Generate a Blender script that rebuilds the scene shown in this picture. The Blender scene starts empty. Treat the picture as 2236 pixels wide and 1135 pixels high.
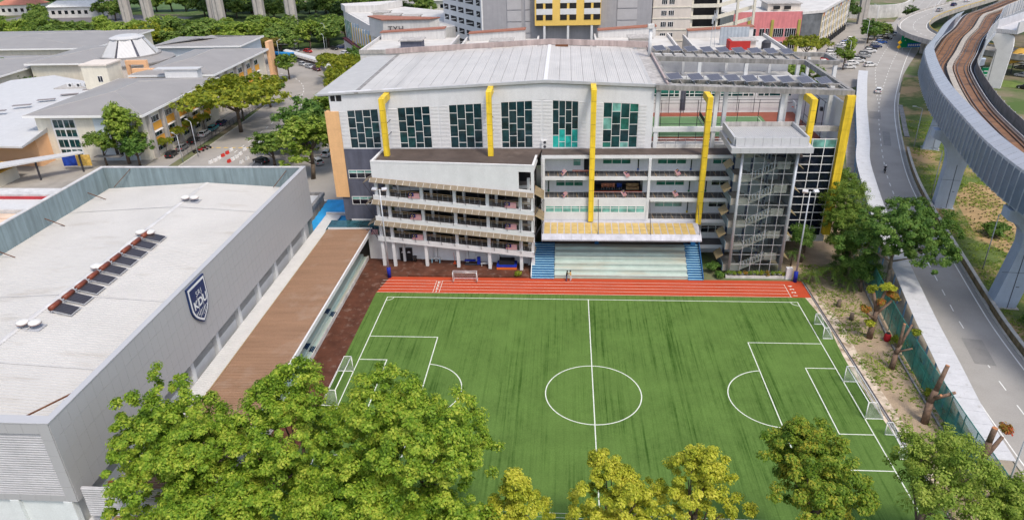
import bpy, math, random
from mathutils import Vector, Matrix, noise as mnoise
SC = bpy.context.scene
COL = SC.collection
# ---------------------------------------------------------------- camera, sky, sun, exposure
cam = bpy.data.cameras.new('camera'); camo = bpy.data.objects.new('camera', cam); COL.objects.link(camo)
PITCH, YAW, ROLL = 0.4612241168, -0.0815008868, -0.0270441389
_cp, _sp, _cy, _sy = math.cos(PITCH), math.sin(PITCH), math.cos(YAW), math.sin(YAW)
_f = Vector((_sy*_cp, _cy*_cp, -_sp)); _r = Vector((_cy, -_sy, 0)); _u = _r.cross(_f)
_r2 = math.cos(ROLL)*_r + math.sin(ROLL)*_u; _u2 = -math.sin(ROLL)*_r + math.cos(ROLL)*_u
M = Matrix((_r2, _u2, -_f)).transposed().to_4x4(); M.translation = (-3.621, -91.516, 52.029)
camo.matrix_world = M
cam.sensor_width = 36; cam.lens = 1551.633/2236*36; cam.clip_end = 6000; cam.clip_start = 1
SC.camera = camo
SUN_EL = math.radians(60); SDX, SDY = 0.57, -0.82          # horizontal direction towards the sun
w = bpy.data.worlds.new('World'); SC.world = w; w.use_nodes = True
nt = w.node_tree; bg = nt.nodes['Background']; sky = nt.nodes.new('ShaderNodeTexSky')
sky.sky_type = 'NISHITA'; sky.sun_disc = False; sky.sun_elevation = SUN_EL
sky.sun_rotation = math.atan2(SDX, SDY); sky.air_density = 1.0; sky.dust_density = 3.0; sky.ozone_density = 0.3
nt.links.new(sky.outputs[0], bg.inputs[0]); bg.inputs[1].default_value = 0.15
sl = bpy.data.lights.new('sun', 'SUN'); sl.energy = 1.6; sl.angle = math.radians(10); sl.color = (1.0, 0.93, 0.82)
so = bpy.data.objects.new('sun', sl); COL.objects.link(so)
_d = Vector((SDX*math.cos(SUN_EL), SDY*math.cos(SUN_EL), math.sin(SUN_EL)))
so.rotation_euler = _d.to_track_quat('Z', 'Y').to_euler(); so.location = _d*200
vs = SC.view_settings; vs.view_transform = 'Standard'; vs.look = 'None'; vs.exposure = 0.58; vs.gamma = 1

# ---------------------------------------------------------------- materials
MATS = {}
def S(h):                       # sRGB hex-ish triple 0..255 -> linear
    return tuple(((c/255)/12.92 if c/255 <= .04045 else ((c/255+.055)/1.055)**2.4) for c in h)
def mat(name, col, rough=.75, var=.12, scale=.6, fine=.06, metal=0, streak=0, spec=.25, stripes=None, bump=0, stretch=None, trans=0, island=0, dirt=None):
    """base colour with large and fine noise, vertical streaks, optional stripe relief; all in world metres"""
    if name in MATS: return MATS[name]
    m = bpy.data.materials.new(name); m.use_nodes = True; n = m.node_tree.nodes; L = m.node_tree.links
    b = n['Principled BSDF']; b.inputs['Roughness'].default_value = rough; b.inputs['Metallic'].default_value = metal
    b.inputs['Specular IOR Level'].default_value = spec
    g = n.new('ShaderNodeNewGeometry')
    def nz(sc, det, st=None):
        t = n.new('ShaderNodeTexNoise'); t.inputs['Scale'].default_value = sc; t.inputs['Detail'].default_value = det
        t.inputs['Roughness'].default_value = .62
        src = g.outputs['Position']
        if st:
            mp = n.new('ShaderNodeMapping'); mp.inputs['Scale'].default_value = st; L.new(src, mp.inputs[0]); src = mp.outputs[0]
        L.new(src, t.inputs['Vector']); return t.outputs['Fac']
    def rng(v, a, b_, lo=.3, hi=.7):
        r = n.new('ShaderNodeMapRange'); r.inputs[1].default_value = lo; r.inputs[2].default_value = hi
        r.inputs[3].default_value = a; r.inputs[4].default_value = b_; L.new(v, r.inputs[0]); return r.outputs[0]
    def mul(a, b_):
        k = n.new('ShaderNodeMath'); k.operation = 'MULTIPLY'; L.new(a, k.inputs[0]); L.new(b_, k.inputs[1]); return k.outputs[0]
    f = rng(nz(scale, 5, stretch), 1-var, 1+var)
    if fine: f = mul(f, rng(nz(7, 3), 1-fine, 1+fine))
    if streak: f = mul(f, rng(nz(1.0, 4, (1.6, 1.6, .12)), 1-streak, 1+streak*.35, .38, .62))
    if island: f = mul(f, rng(g.outputs['Random Per Island'], 1-island, 1+island, 0, 1))
    hgt = None
    if stripes:
        d, per, amp = stripes
        vm = n.new('ShaderNodeVectorMath'); vm.operation = 'DOT_PRODUCT'; vm.inputs[1].default_value = d; L.new(g.outputs['Position'], vm.inputs[0])
        k = n.new('ShaderNodeMath'); k.operation = 'MULTIPLY'; k.inputs[1].default_value = 2*math.pi/per; L.new(vm.outputs['Value'], k.inputs[0])
        s_ = n.new('ShaderNodeMath'); s_.operation = 'SINE'; L.new(k.outputs[0], s_.inputs[0]); hgt = s_.outputs[0]
    sc = n.new('ShaderNodeVectorMath'); sc.operation = 'SCALE'; sc.inputs[0].default_value = col; L.new(f, sc.inputs['Scale'])
    outc = sc.outputs[0]
    if dirt:                    # (colour, threshold lo, hi, scale, stretch)
        mx = n.new('ShaderNodeMix'); mx.data_type = 'RGBA'; L.new(rng(nz(dirt[3], 6, dirt[4] if len(dirt) > 4 else None), 0, 1, dirt[1], dirt[2]), mx.inputs[0])
        L.new(outc, mx.inputs[6]); mx.inputs[7].default_value = (*dirt[0], 1); outc = mx.outputs[2]
    L.new(outc, b.inputs['Base Color'])
    if hgt is not None or bump:
        bp = n.new('ShaderNodeBump'); bp.inputs['Distance'].default_value = (stripes[2] if stripes else bump); bp.inputs['Strength'].default_value = .8
        L.new(hgt if hgt is not None else nz(9, 4), bp.inputs['Height']); L.new(bp.outputs[0], b.inputs['Normal'])
    if trans:
        tl = n.new('ShaderNodeBsdfTranslucent'); ms = n.new('ShaderNodeMixShader'); ms.inputs[0].default_value = trans
        L.new(outc, tl.inputs[0]); L.new(b.outputs[0], ms.inputs[1]); L.new(tl.outputs[0], ms.inputs[2]); L.new(ms.outputs[0], n['Material Output'].inputs[0])
    MATS[name] = m; return m
def glass(name, col, rough=.06, alpha=None):
    if name in MATS: return MATS[name]
    m = bpy.data.materials.new(name); m.use_nodes = True; n = m.node_tree.nodes; L = m.node_tree.links; b = n['Principled BSDF']
    b.inputs['Roughness'].default_value = rough; b.inputs['Specular IOR Level'].default_value = .6
    g = n.new('ShaderNodeNewGeometry'); t = n.new('ShaderNodeTexNoise'); t.inputs['Scale'].default_value = .9; L.new(g.outputs['Position'], t.inputs['Vector'])
    r = n.new('ShaderNodeMapRange'); r.inputs[1].default_value = .3; r.inputs[2].default_value = .7; r.inputs[3].default_value = .55; r.inputs[4].default_value = 1.5; L.new(t.outputs['Fac'], r.inputs[0])
    s = n.new('ShaderNodeVectorMath'); s.operation = 'SCALE'; s.inputs[0].default_value = col; L.new(r.outputs[0], s.inputs['Scale']); L.new(s.outputs[0], b.inputs['Base Color'])
    if alpha is not None:
        tr = n.new('ShaderNodeBsdfTransparent'); tr.inputs[0].default_value = (.9, .94, .95, 1); ms = n.new('ShaderNodeMixShader'); ms.inputs[0].default_value = alpha
        L.new(tr.outputs[0], ms.inputs[1]); L.new(b.outputs[0], ms.inputs[2]); L.new(ms.outputs[0], n['Material Output'].inputs[0])
    MATS[name] = m; return m

white = mat('white_paint', (.63,.635,.64), streak=.025, var=.05); white_lift = mat('shade_lifted_white_paint', (.80,.80,.80), streak=.03, var=.04)  # second white is the same paint, colour brightened to offset shade on recessed walls
grey_wall = mat('light_grey_wall', (.63,.635,.65), streak=.03, var=.05)
white_louvre = mat('white_louvre', (.64,.64,.645), streak=.02, var=.04, stripes=((0,0,1), .22, .03))
slate = mat('slate_blue_wall', (.105,.11,.145), streak=.15, var=.15)
orange_wall = mat('orange_panel', (.72,.43,.21), streak=.06, var=.05)
yellow = mat('yellow_metal', (.76,.53,.035), rough=.5, var=.12, streak=.22, spec=.35)
brown_deck = mat('brown_flat_roof', (.085,.066,.058), var=.25, scale=.3, dirt=((.16,.13,.115), .55, .75, .25))
roof_sheet = mat('pale_roof_sheet', (.49,.475,.455), rough=.5, var=.07, scale=.25, streak=0, stripes=((1,0,0), .31, .012), dirt=((.38,.37,.355), .52, .8, .5, (.5,.08,1)))
roof_grey = mat('grey_roof_sheet', (.42,.415,.405), rough=.5, var=.08, stripes=((0,1,0), .35, .012))
concrete = mat('weathered_concrete', (.42,.40,.38), var=.2, streak=.25, scale=.5)
concrete_d = mat('dark_concrete', (.27,.26,.25), var=.25, streak=.3, scale=.5)
conc_pale = mat('pale_concrete', (.55,.54,.52), var=.15, streak=.15)
pink_cap = mat('pinkish_parapet', (.42,.34,.32), var=.15, streak=.2)
hall_roof_m = mat('hall_white_roof', (.495,.485,.465), rough=.55, var=.05, scale=.15, dirt=((.37,.34,.30), .57, .82, .35, (.3,1.2,1)))
hall_panel = mat('hall_grey_panel', (.40,.405,.42), rough=.45, var=.03, scale=.1, fine=.02, island=.03)
hall_inner = mat('grey_green_parapet', (.21,.27,.285), var=.1, streak=.2, scale=.3)
cap_metal = mat('pale_cap_metal', (.52,.51,.50), rough=.5, var=.18, scale=.8)
brown_roof = mat('brown_ribbed_roof', (.268,.166,.106), rough=.6, var=.13, scale=.35, stretch=(.25,2.2,1), fine=.1, dirt=((.33,.24,.18), .52, .8, .3))
white_sheet = mat('white_ribbed_sheet', (.54,.54,.535), rough=.5, var=.06, dirt=((.5,.48,.44), .6, .85, .6))
teal_seat = mat('pale_green_bench', (.44,.52,.475), rough=.5, var=.1, dirt=((.45,.39,.30), .5, .78, .5, (.2,1.5,1)))
teal_seat2 = mat('pale_green_bench_side', (.52,.67,.62), rough=.5, var=.12, scale=1.2, stretch=(3,.12,1), dirt=((.62,.52,.40), .45, .7, 1.0, (2.2,.06,1)))
navy = mat('navy_paint', (.012,.032,.10), rough=.4)
blue_step = mat('blue_step', (.015,.10,.26), rough=.5, var=.15)
blue_pale = mat('pale_blue_step', (.30,.52,.62), rough=.5, var=.12)
awning_m = mat('tan_awning', (.195,.16,.115), rough=.55, var=.18, scale=1.2, island=.12)
frame_tan = mat('tan_rail', (.33,.23,.13), rough=.6)
canopy_y = mat('yellow_polycarbonate', (.50,.36,.13), rough=.35, var=.14, spec=.5, scale=1.0, island=.08)
canopy_g = mat('canopy_grey', (.44,.44,.49), rough=.45, var=.12, streak=.1)
floor_dark = mat('corridor_floor', (.10,.098,.10), var=.15)
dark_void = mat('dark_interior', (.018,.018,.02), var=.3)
steel = mat('grey_steel', (.36,.37,.40), rough=.4, metal=.3)
steel_d = mat('dark_steel', (.05,.05,.06), rough=.45)
blue_steel = mat('navy_steel', (.03,.045,.09), rough=.4)
frame_w = mat('white_frame', (.75,.75,.74), rough=.5, var=.04)
g_dark = glass('dark_teal_glass', (.010,.032,.040)); g_mid = glass('mid_teal_glass', (.010,.047,.050)); g_lit = glass('bright_teal_glass', (.02,.33,.29), .2)
g_grn = glass('green_window', (.02,.14,.11), .12); g_pale = glass('pale_green_window', (.14,.33,.29), .15); g_navy = glass('navy_glass', (.006,.009,.018))
g_clear = glass('clear_glass', (.25,.28,.30), .35, alpha=.02)
solar_m = mat('solar_cells', (.085,.09,.115), rough=.4, var=.08, spec=.6); alum = mat('aluminium', (.62,.62,.63), rough=.35, metal=.4)
copper = mat('rust_tank', (.17,.045,.025), rough=.4, var=.15); tube_d = mat('dark_tubes', (.045,.04,.045), rough=.25, spec=.5)
rust = mat('rust', (.14,.06,.03), var=.3)
turf_line = mat('white_line', (.62,.65,.58), rough=.85, var=.12, scale=1.5)
asphalt = mat('asphalt', (.32,.305,.285), rough=.9, var=.12, scale=.12, fine=.08, dirt=((.38,.365,.345), .5, .8, .08))
asphalt_l = mat('pale_asphalt', (.30,.28,.255), rough=.9, var=.12, scale=.1, dirt=((.21,.20,.19), .52, .78, .09))
kerb_m = mat('kerb_concrete', (.44,.42,.38), var=.2, scale=1.2)
road_line = mat('road_line', (.72,.72,.70), var=.12)
road_yel = mat('yellow_line', (.62,.40,.06), var=.15)
paving = mat('brown_paving', (.092,.036,.022), rough=.65, var=.35, scale=.5, bump=.01, dirt=((.19,.125,.10), .55, .74, .9))
track_m = mat('orange_track', (.42,.060,.022), rough=.85, var=.08, scale=.35, fine=.05)
fence_net = glass('green_net', (.03,.27,.23), .7, alpha=.62)
net_w = glass('white_net', (.7,.7,.7), .9, alpha=.22)
green_pole = mat('green_pole', (.03,.17,.15), rough=.5)
bark = mat('bark', (.12,.09,.065), var=.3, scale=2); bark_pale = mat('pale_bark', (.25,.20,.15), var=.3, scale=2)
rubber = mat('tyre_rubber', (.02,.02,.02)); lamp_grey = mat('lamp_grey', (.45,.47,.50), rough=.4, metal=.3)

# ---------------------------------------------------------------- mesh helpers
class MB:
    def __init__(s): s.v = []; s.f = []
    def add(s, vs, fs):
        o = len(s.v); s.v += [tuple(p) for p in vs]; s.f += [tuple(i+o for i in f) for f in fs]; return s
    def box(s, x0, x1, y0, y1, z0, z1):
        return s.hexa([(x0,y0,z0),(x1,y0,z0),(x1,y1,z0),(x0,y1,z0),(x0,y0,z1),(x1,y0,z1),(x1,y1,z1),(x0,y1,z1)])
    def hexa(s, p):
        return s.add(p, [(0,3,2,1),(4,5,6,7),(0,1,5,4),(1,2,6,5),(2,3,7,6),(3,0,4,7)])
    def obox(s, c, size, rz=0, mtx=None):
        hx, hy, hz = size[0]/2, size[1]/2, size[2]/2
        m = mtx or Matrix.Rotation(rz, 3, 'Z'); c = Vector(c)
        return s.hexa([c+m@Vector(q) for q in ((-hx,-hy,-hz),(hx,-hy,-hz),(hx,hy,-hz),(-hx,hy,-hz),(-hx,-hy,hz),(hx,-hy,hz),(hx,hy,hz),(-hx,hy,hz))])
    def quad(s, a, b, c, d): return s.add([a,b,c,d], [(0,1,2,3)])
    def prism(s, poly, z0, z1):
        n = len(poly); return s.add([(x,y,z0) for x,y in poly]+[(x,y,z1) for x,y in poly], [tuple(range(n-1,-1,-1)), tuple(range(n,2*n))]+[(i,(i+1)%n,n+(i+1)%n,n+i) for i in range(n)])
    def prism_y(s, poly, y0, y1):          # poly of (x,z)
        n = len(poly); return s.add([(x,y0,z) for x,z in poly]+[(x,y1,z) for x,z in poly], [tuple(range(n)), tuple(range(2*n-1,n-1,-1))]+[((i+1)%n,i,n+i,n+(i+1)%n) for i in range(n)])
    def prism_x(s, poly, x0, x1):          # poly of (y,z)
        n = len(poly); return s.add([(x0,y,z) for y,z in poly]+[(x1,y,z) for y,z in poly], [tuple(range(n-1,-1,-1)), tuple(range(n,2*n))]+[(i,(i+1)%n,n+(i+1)%n,n+i) for i in range(n)])
    def tube(s, p0, p1, r0, r1=None, n=8, cap=True):
        r1 = r0 if r1 is None else r1; p0 = Vector(p0); p1 = Vector(p1); d = (p1-p0)
        if d.length < 1e-6: return s
        q = d.to_track_quat('Z','Y').to_matrix(); a = []; b = []
        for i in range(n):
            t = 2*math.pi*i/n; e = q@Vector((math.cos(t), math.sin(t), 0)); a.append(p0+e*r0); b.append(p1+e*r1)
        return s.add(a+b, [(i,(i+1)%n,n+(i+1)%n,n+i) for i in range(n)]+([tuple(range(n-1,-1,-1)), tuple(range(n,2*n))] if cap else []))
    def bar(s, p0, p1, wd, ht):             # rectangular bar between two points
        p0 = Vector(p0); p1 = Vector(p1); d = (p1-p0); l = d.length; d.normalize()
        up = Vector((0,0,1)) if abs(d.z) < .95 else Vector((0,1,0)); sd = d.cross(up).normalized(); up = sd.cross(d)
        m = Matrix((sd, d, up)).transposed(); return s.obox((p0+p1)/2, (wd,l,ht), mtx=m)
    def lathe(s, prof, n=14, c=(0,0,0)):
        o = []
        for r, z in prof:
            for i in range(n): t = 2*math.pi*i/n; o.append((c[0]+r*math.cos(t), c[1]+r*math.sin(t), c[2]+z))
        fs = [(k*n+i, k*n+(i+1)%n, (k+1)*n+(i+1)%n, (k+1)*n+i) for k in range(len(prof)-1) for i in range(n)]
        fs += [tuple(range(n-1,-1,-1)), tuple(range((len(prof)-1)*n, len(prof)*n))]; return s.add(o, fs)
    def mesh(s, name, m, smooth=False):
        me = bpy.data.meshes.new(name); me.from_pydata(s.v, [], s.f); me.materials.append(m) if m else None
        if smooth: me.polygons.foreach_set('use_smooth', [True]*len(me.polygons))
        me.update(); return me
    def build(s, name, m, parent=None, smooth=False, **kw): return obj(name, s.mesh(name, m, smooth), parent, **kw)
ORI = {}
def obj(name, me, parent=None, kind=None, label=None, cat=None, group=None, loc=None, local=False):
    """world-coordinate mesh hung under its parent (local=True: the mesh is in the parent's own frame)"""
    o = bpy.data.objects.new(name, me); COL.objects.link(o)
    if loc is not None: o.location = loc
    if parent:
        o.parent = parent
        if not local: o.matrix_parent_inverse = Matrix.Translation(-Vector(ORI.get(parent.name, (0,0,0))))
        ORI[o.name] = (0,0,0) if local else (loc if loc is not None else (0,0,0))
    for k, v_ in (('kind',kind),('label',label),('category',cat),('group',group)):
        if v_: o[k] = v_
    return o
def thing(name, label, cat, loc=(0,0,0), group=None, rz=0, scale=1):
    o = bpy.data.objects.new(name, None); COL.objects.link(o); o.location = loc; o.rotation_euler[2] = rz; o.empty_display_size = .3
    o.scale = (scale,)*3 if not hasattr(scale, '__len__') else scale
    ORI[o.name] = tuple(loc); o['label'] = label; o['category'] = cat
    if group: o['group'] = group
    return o
def copy_tree(o, loc=None, rz=None, scale=None, label=None, group=None, parent=None, swap=None):
    c = o.copy(); COL.objects.link(c)
    if parent is not None: c.parent = parent
    if loc is not None: c.location = loc
    if rz is not None: c.rotation_euler[2] = rz
    if scale is not None: c.scale = (scale,)*3 if not hasattr(scale, '__len__') else scale
    if label: c['label'] = label
    if group: c['group'] = group
    if swap and c.type == 'MESH' and c.data.materials and c.data.materials[0].name in swap:
        c.data = swap_mesh(c.data, swap[c.data.materials[0].name])
    for ch in list(o.children): copy_tree(ch, parent=c, swap=swap)
    return c
_SW = {}
def swap_mesh(me, m):
    k = (me.name, m.name)
    if k not in _SW:
        n = me.copy(); n.materials[0] = m; _SW[k] = n
    return _SW[k]
def spline(pts, step=2.0):
    P = [Vector((*p, 0)) if len(p) == 2 else Vector(p) for p in pts]; out = []
    for i in range(len(P)-1):
        p0 = P[max(i-1,0)]; p1 = P[i]; p2 = P[i+1]; p3 = P[min(i+2,len(P)-1)]; k = max(1, int((p2-p1).length/step))
        for j in range(k):
            t = j/k; out.append(.5*((2*p1)+(p2-p0)*t+(2*p0-5*p1+4*p2-p3)*t*t+(3*p1-p0-3*p2+p3)*t**3))
    out.append(P[-1]); return out
def normals(pl):                            # right-hand normal in plan
    ns = []
    for i in range(len(pl)):
        d = pl[min(i+1,len(pl)-1)]-pl[max(i-1,0)]; d.z = 0; d.normalize(); ns.append(Vector((d.y, -d.x, 0)))
    return ns
def sweep(mb, pl, prof, closed=True, ns=None):
    """sweep a profile of (offset to the right, z) along a plan polyline"""
    ns = ns or normals(pl); n = len(prof); o = len(mb.v)
    for p, q in zip(pl, ns): mb.v += [tuple(p+q*a+Vector((0,0,z))) for a, z in prof]
    m = n if closed else n-1
    for i in range(len(pl)-1):
        for k in range(m): mb.f.append((o+i*n+k, o+i*n+(k+1)%n, o+(i+1)*n+(k+1)%n, o+(i+1)*n+k))
    if closed: mb.f.append(tuple(o+k for k in range(n-1,-1,-1))); mb.f.append(tuple(o+(len(pl)-1)*n+k for k in range(n)))
    return mb
def sheet(name, poly, z, m, label=None, **kw):
    mb = MB().add([(x,y,z) for x,y in poly], [tuple(range(len(poly)))]); return mb.build(name, m, kind='structure')
def at_len(pl, ds):                         # points and directions at given arc lengths
    out = []; acc = 0; i = 0
    for s_ in ds:
        while i < len(pl)-2 and acc+(pl[i+1]-pl[i]).length < s_: acc += (pl[i+1]-pl[i]).length; i += 1
        d = pl[i+1]-pl[i]; out.append((pl[i]+d*((s_-acc)/max(d.length,1e-6)), d.normalized()))
    return out
def plen(pl): return sum((pl[i+1]-pl[i]).length for i in range(len(pl)-1))
ORD = ['first','second','third','fourth','fifth','sixth','seventh','eighth','ninth','tenth','eleventh','twelfth','thirteenth','fourteenth','fifteenth','sixteenth','seventeenth','eighteenth','nineteenth','twentieth','twenty-first','twenty-second','twenty-third','twenty-fourth','twenty-fifth','twenty-sixth','twenty-seventh','twenty-eighth','twenty-ninth','thirtieth']
# ---------------------------------------------------------------- ground, pitch, track, roads
gm = mat('earth', (.20,.165,.115), rough=.95, var=.2, scale=.15, fine=.15, dirt=((.07,.115,.03), .42, .60, .06))
sheet('ground', [(-2500,-900),(2500,-900),(2500,3000),(-2500,3000)], 0, gm)
def turf_material():
    m = bpy.data.materials.new('artificial_turf'); m.use_nodes = True; n = m.node_tree.nodes; L = m.node_tree.links; bs = n['Principled BSDF']; bs.inputs['Roughness'].default_value = .9; bs.inputs['Specular IOR Level'].default_value = .1
    g = n.new('ShaderNodeNewGeometry')
    def nz(sc, det, st, lo, hi, a, b_, rgh=.6):
        mp = n.new('ShaderNodeMapping'); mp.inputs['Scale'].default_value = st; L.new(g.outputs['Position'], mp.inputs[0]); t = n.new('ShaderNodeTexNoise'); t.inputs['Scale'].default_value = sc; t.inputs['Detail'].default_value = det; t.inputs['Roughness'].default_value = rgh
        L.new(mp.outputs[0], t.inputs['Vector']); r = n.new('ShaderNodeMapRange'); r.inputs[1].default_value = lo; r.inputs[2].default_value = hi; r.inputs[3].default_value = a; r.inputs[4].default_value = b_; L.new(t.outputs['Fac'], r.inputs[0]); return r.outputs[0]
    def op(k, a, b_):
        q = n.new('ShaderNodeMath'); q.operation = k; q.use_clamp = k != 'MULTIPLY'
        for i, v in enumerate((a, b_)):
            if isinstance(v, (int, float)): q.inputs[i].default_value = v
            else: L.new(v, q.inputs[i])
        return q.outputs[0]
    long_ = nz(1, 4, (2.0,.030,1), .50, .66, 0, 1, .75); thin = nz(1, 5, (5.5,.10,1), .50, .64, 0, 1, .7); patch = nz(.13, 3, (1,.6,1), .36, .62, .15, 1); mott = nz(1, 5, (1.6,1.1,1), .42, .68, 0, 1, .75)
    k = op('MULTIPLY', patch, op('ADD', op('MULTIPLY', long_, .75), op('MULTIPLY', thin, .42))); k = op('ADD', op('MULTIPLY', k, 1.15), op('MULTIPLY', op('MULTIPLY', mott, patch), .38))
    mx = n.new('ShaderNodeMix'); mx.data_type = 'RGBA'; L.new(k, mx.inputs[0]); mx.inputs[6].default_value = (.098,.172,.040,1); mx.inputs[7].default_value = (.030,.072,.010,1)
    f = op('MULTIPLY', nz(6, 4, (1,1,1), .3, .7, .84, 1.16), nz(.25, 3, (1,1,1), .3, .7, .90, 1.10)); sc = n.new('ShaderNodeVectorMath'); sc.operation = 'SCALE'; L.new(mx.outputs[2], sc.inputs[0]); L.new(f, sc.inputs['Scale']); L.new(sc.outputs[0], bs.inputs['Base Color']); return m
turf = turf_material()
sheet('pitch_turf', [(-32.05,-47.5),(32.35,-47.5),(32.35,1.38),(-32.05,1.38)], .012, turf)
def lines_obj(name, mb, label): return mb.build(name, turf_line, kind='structure')
LZ = .018; LW = .062
def lineq(mb, x0, y0, x1, y1, wd=LW, z=LZ):
    d = Vector((x1-x0, y1-y0, 0)).normalized()*wd; n = Vector((-d.y, d.x, 0)); a = Vector((x0,y0,z))-d; b = Vector((x1,y1,z))+d
    mb.quad(a-n, b-n, b+n, a+n)
def arcq(mb, cx, cy, r, a0, a1, n=40, wd=LW, z=LZ+.002):
    for i in range(n):
        t0 = a0+(a1-a0)*i/n; t1 = a0+(a1-a0)*(i+1)/n
        mb.quad(*[(cx+k*math.cos(t), cy+k*math.sin(t), z) for k, t in ((r-wd,t0),(r+wd,t0),(r+wd,t1),(r-wd,t1))])
mb = MB(); YM = -22.53
for x in (-30, 0, 30): lineq(mb, x, 0, x, -45.06, z=LZ)
lineq(mb, -30, 0, 30, 0, z=LZ+.001); lineq(mb, -30, -45.06, 30, -45.06, z=LZ+.001)
arcq(mb, 0, YM, 5.667, 0, 2*math.pi, 72)
for s in (-1, 1):
    xg = 30*s; xp = (30-9.39)*s; xs = (30-3.66)*s
    for xb, hw in ((xp, 11.69), (xs, 6.145)):
        lineq(mb, xg, YM+hw, xb, YM+hw, z=LZ+.001); lineq(mb, xg, YM-hw, xb, YM-hw, z=LZ+.001); lineq(mb, xb, YM-hw, xb, YM+hw, z=LZ)
    a = math.acos(.55/5.4); c = 21.2*s
    arcq(mb, c, YM, 5.4, (math.pi-a if s > 0 else -a), (math.pi+a if s > 0 else a), 36)
    arcq(mb, xg, 0, 1.0, (math.pi if s > 0 else -math.pi/2), (1.5*math.pi if s > 0 else 0), 8, wd=.05)
mb.obox((19.9,YM-.4,.07),(.25,.25,.02)) if 0 else None
lines_obj('pitch_markings', mb, '')
sheet('running_track', [(-32.05,1.38),(32.5,1.38),(32.5,6.48),(-31.0,6.48)], .016, track_m)
mb = MB()
for i in range(5): lineq(mb, -31.95+.12*i*0, 5.3-.95*i, 29.6 if i else 29.6, 5.3-.95*i, wd=.03, z=.022)
for x in (-23.4, -22.45, 29.5): lineq(mb, x, 1.5, x, 5.3, wd=.03, z=.023)
lines_obj('track_markings', mb, '')
def text_mesh(s, size, m, bold=0, space=1.0, extrude=0.0):
    cu = bpy.data.curves.new('t', 'FONT'); cu.body = s; cu.size = size; cu.align_x = 'CENTER'; cu.align_y = 'CENTER'; cu.offset = bold; cu.space_character = space; cu.extrude = extrude
    ob = bpy.data.objects.new('t', cu); me = bpy.data.meshes.new_from_object(ob); bpy.data.objects.remove(ob); me.materials.clear(); me.materials.append(m); return me
for k in range(4):
    for x, r in ((-22.93, math.pi), (30.3, math.pi/2)):
        o = obj('lane_number', text_mesh(str(k+1), .85, turf_line, .02), kind='structure', loc=(x, 1.95+.95*k, .026)); o.rotation_euler[2] = r
# brown paving with a raised platform under the ramp wing
sheet('brown_paving', [(-36.2,-47.5),(-32.05,-47.5),(-32.05,1.38),(-31.0,6.48),(-8.6,6.48),(-8.6,13.6),(-36.2,13.6)], .008, paving)
MB().box(-28.2,-8.9,6.55,12.6,0,.28).build('paved_platform', paving, kind='structure')
# dirt strip with drain channel along the right side of the pitch
dirt = mat('sandy_dirt', (.34,.26,.18), rough=.95, var=.22, scale=.35, fine=.2, bump=.02, dirt=((.14,.15,.055), .52, .70, .28))
sheet('dirt_strip', [(32.75,-60),(38.6,-60),(38.6,-20),(41.5,6),(46,22),(52,40),(30,40),(30,22),(32.75,6.5)], .010, dirt)
sand = mat('pale_sand', (.58,.49,.39), rough=.95, var=.2, scale=.5, dirt=((.27,.205,.135), .45, .62, .8))
pts = [(33.2,2),(34.0,-6),(33.6,-14),(33.6,-22),(33.9,-29),(34.3,-36)]
mb = MB(); sweep(mb, spline(pts,1.0), [(-.2,.014),(1.8,.015)], closed=False); mb.build('sand_path', sand, kind='structure')
MB().box(32.38,32.52,-47.5,6.5,0,.12).build('drain_edge', concrete_d, kind='structure')
gr = thing('drain_cover', 'dark slotted drain running along the right edge of the pitch', 'drain', (32.62,-20,0))
gme = MB().box(-.10,.10,-.42,.42,0,.05).mesh('grate', steel_d)
for i in range(62): obj('grate', gme, gr, loc=(0, 25.6-.87*i+.2, .012), local=True)
# right-hand road
RC = [(46.2,-70),(46.5,-50),(46.9,-36),(47.7,-24.3),(48.6,-15.5),(50.0,-5.5),(51.9,4.1),(53.8,13),(57.6,31),(62.8,52),(70.2,75),(81.4,106),(93.4,134),(117,184),(160,268),(210,360)]
rc = spline(RC, 3.0); rn = normals(rc)
mb = MB()
for i in range(len(rc)-1):
    def wl(p): return 4.4+max(0,min(4.2,(p.y-128)*.09))
    def wr(p): return 4.5+max(0,min(2.0,(p.y-150)*.05))
    a, b = rc[i], rc[i+1]
    mb.quad(a-rn[i]*wl(a)+Vector((0,0,.02)), a+rn[i]*wr(a)+Vector((0,0,.02)), b+rn[i+1]*wr(b)+Vector((0,0,.02)), b-rn[i+1]*wl(b)+Vector((0,0,.02)))
mb.build('road', asphalt, kind='structure')
mb = MB()
L_ = plen(rc); s_ = 4
while s_ < L_-6:
    (p, d), = at_len(rc, [s_]); q = p+d*1.7; lineq(mb, p.x, p.y, q.x, q.y, wd=.07, z=.026)
    if p.y > 112:
        n = Vector((d.y,-d.x,0)); o_ = min(4.2,(p.y-110)*.09); a = p-n*o_; c = q-n*o_; lineq(mb, a.x, a.y, c.x, c.y, wd=.07, z=.027)
    s_ += 4.6
sweep(mb, rc, [(3.75,.026),(3.92,.026)], closed=False); near = [p for p in rc if p.y < 116]; sweep(mb, near, [(-4.0,.026),(-3.86,.026)], closed=False)
mb.build('road_markings', road_line, kind='structure')
mb = MB(); sweep(mb, [p for p in rc if p.y < 128], [(4.5,0),(4.5,.15),(4.85,.15),(4.85,0)]); sweep(mb, [p for p in rc if p.y < 112], [(-4.75,0),(-4.75,.14),(-4.4,.14),(-4.4,0)])
mb.build('kerb', kerb_m, kind='structure')
mb = MB(); sweep(mb, [p for p in rc if p.y < 112], [(-7.6,.012),(-4.75,.012)], closed=False); mb.build('pavement', mat('old_pavement', (.30,.26,.21), var=.2, scale=.5), kind='structure')
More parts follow.
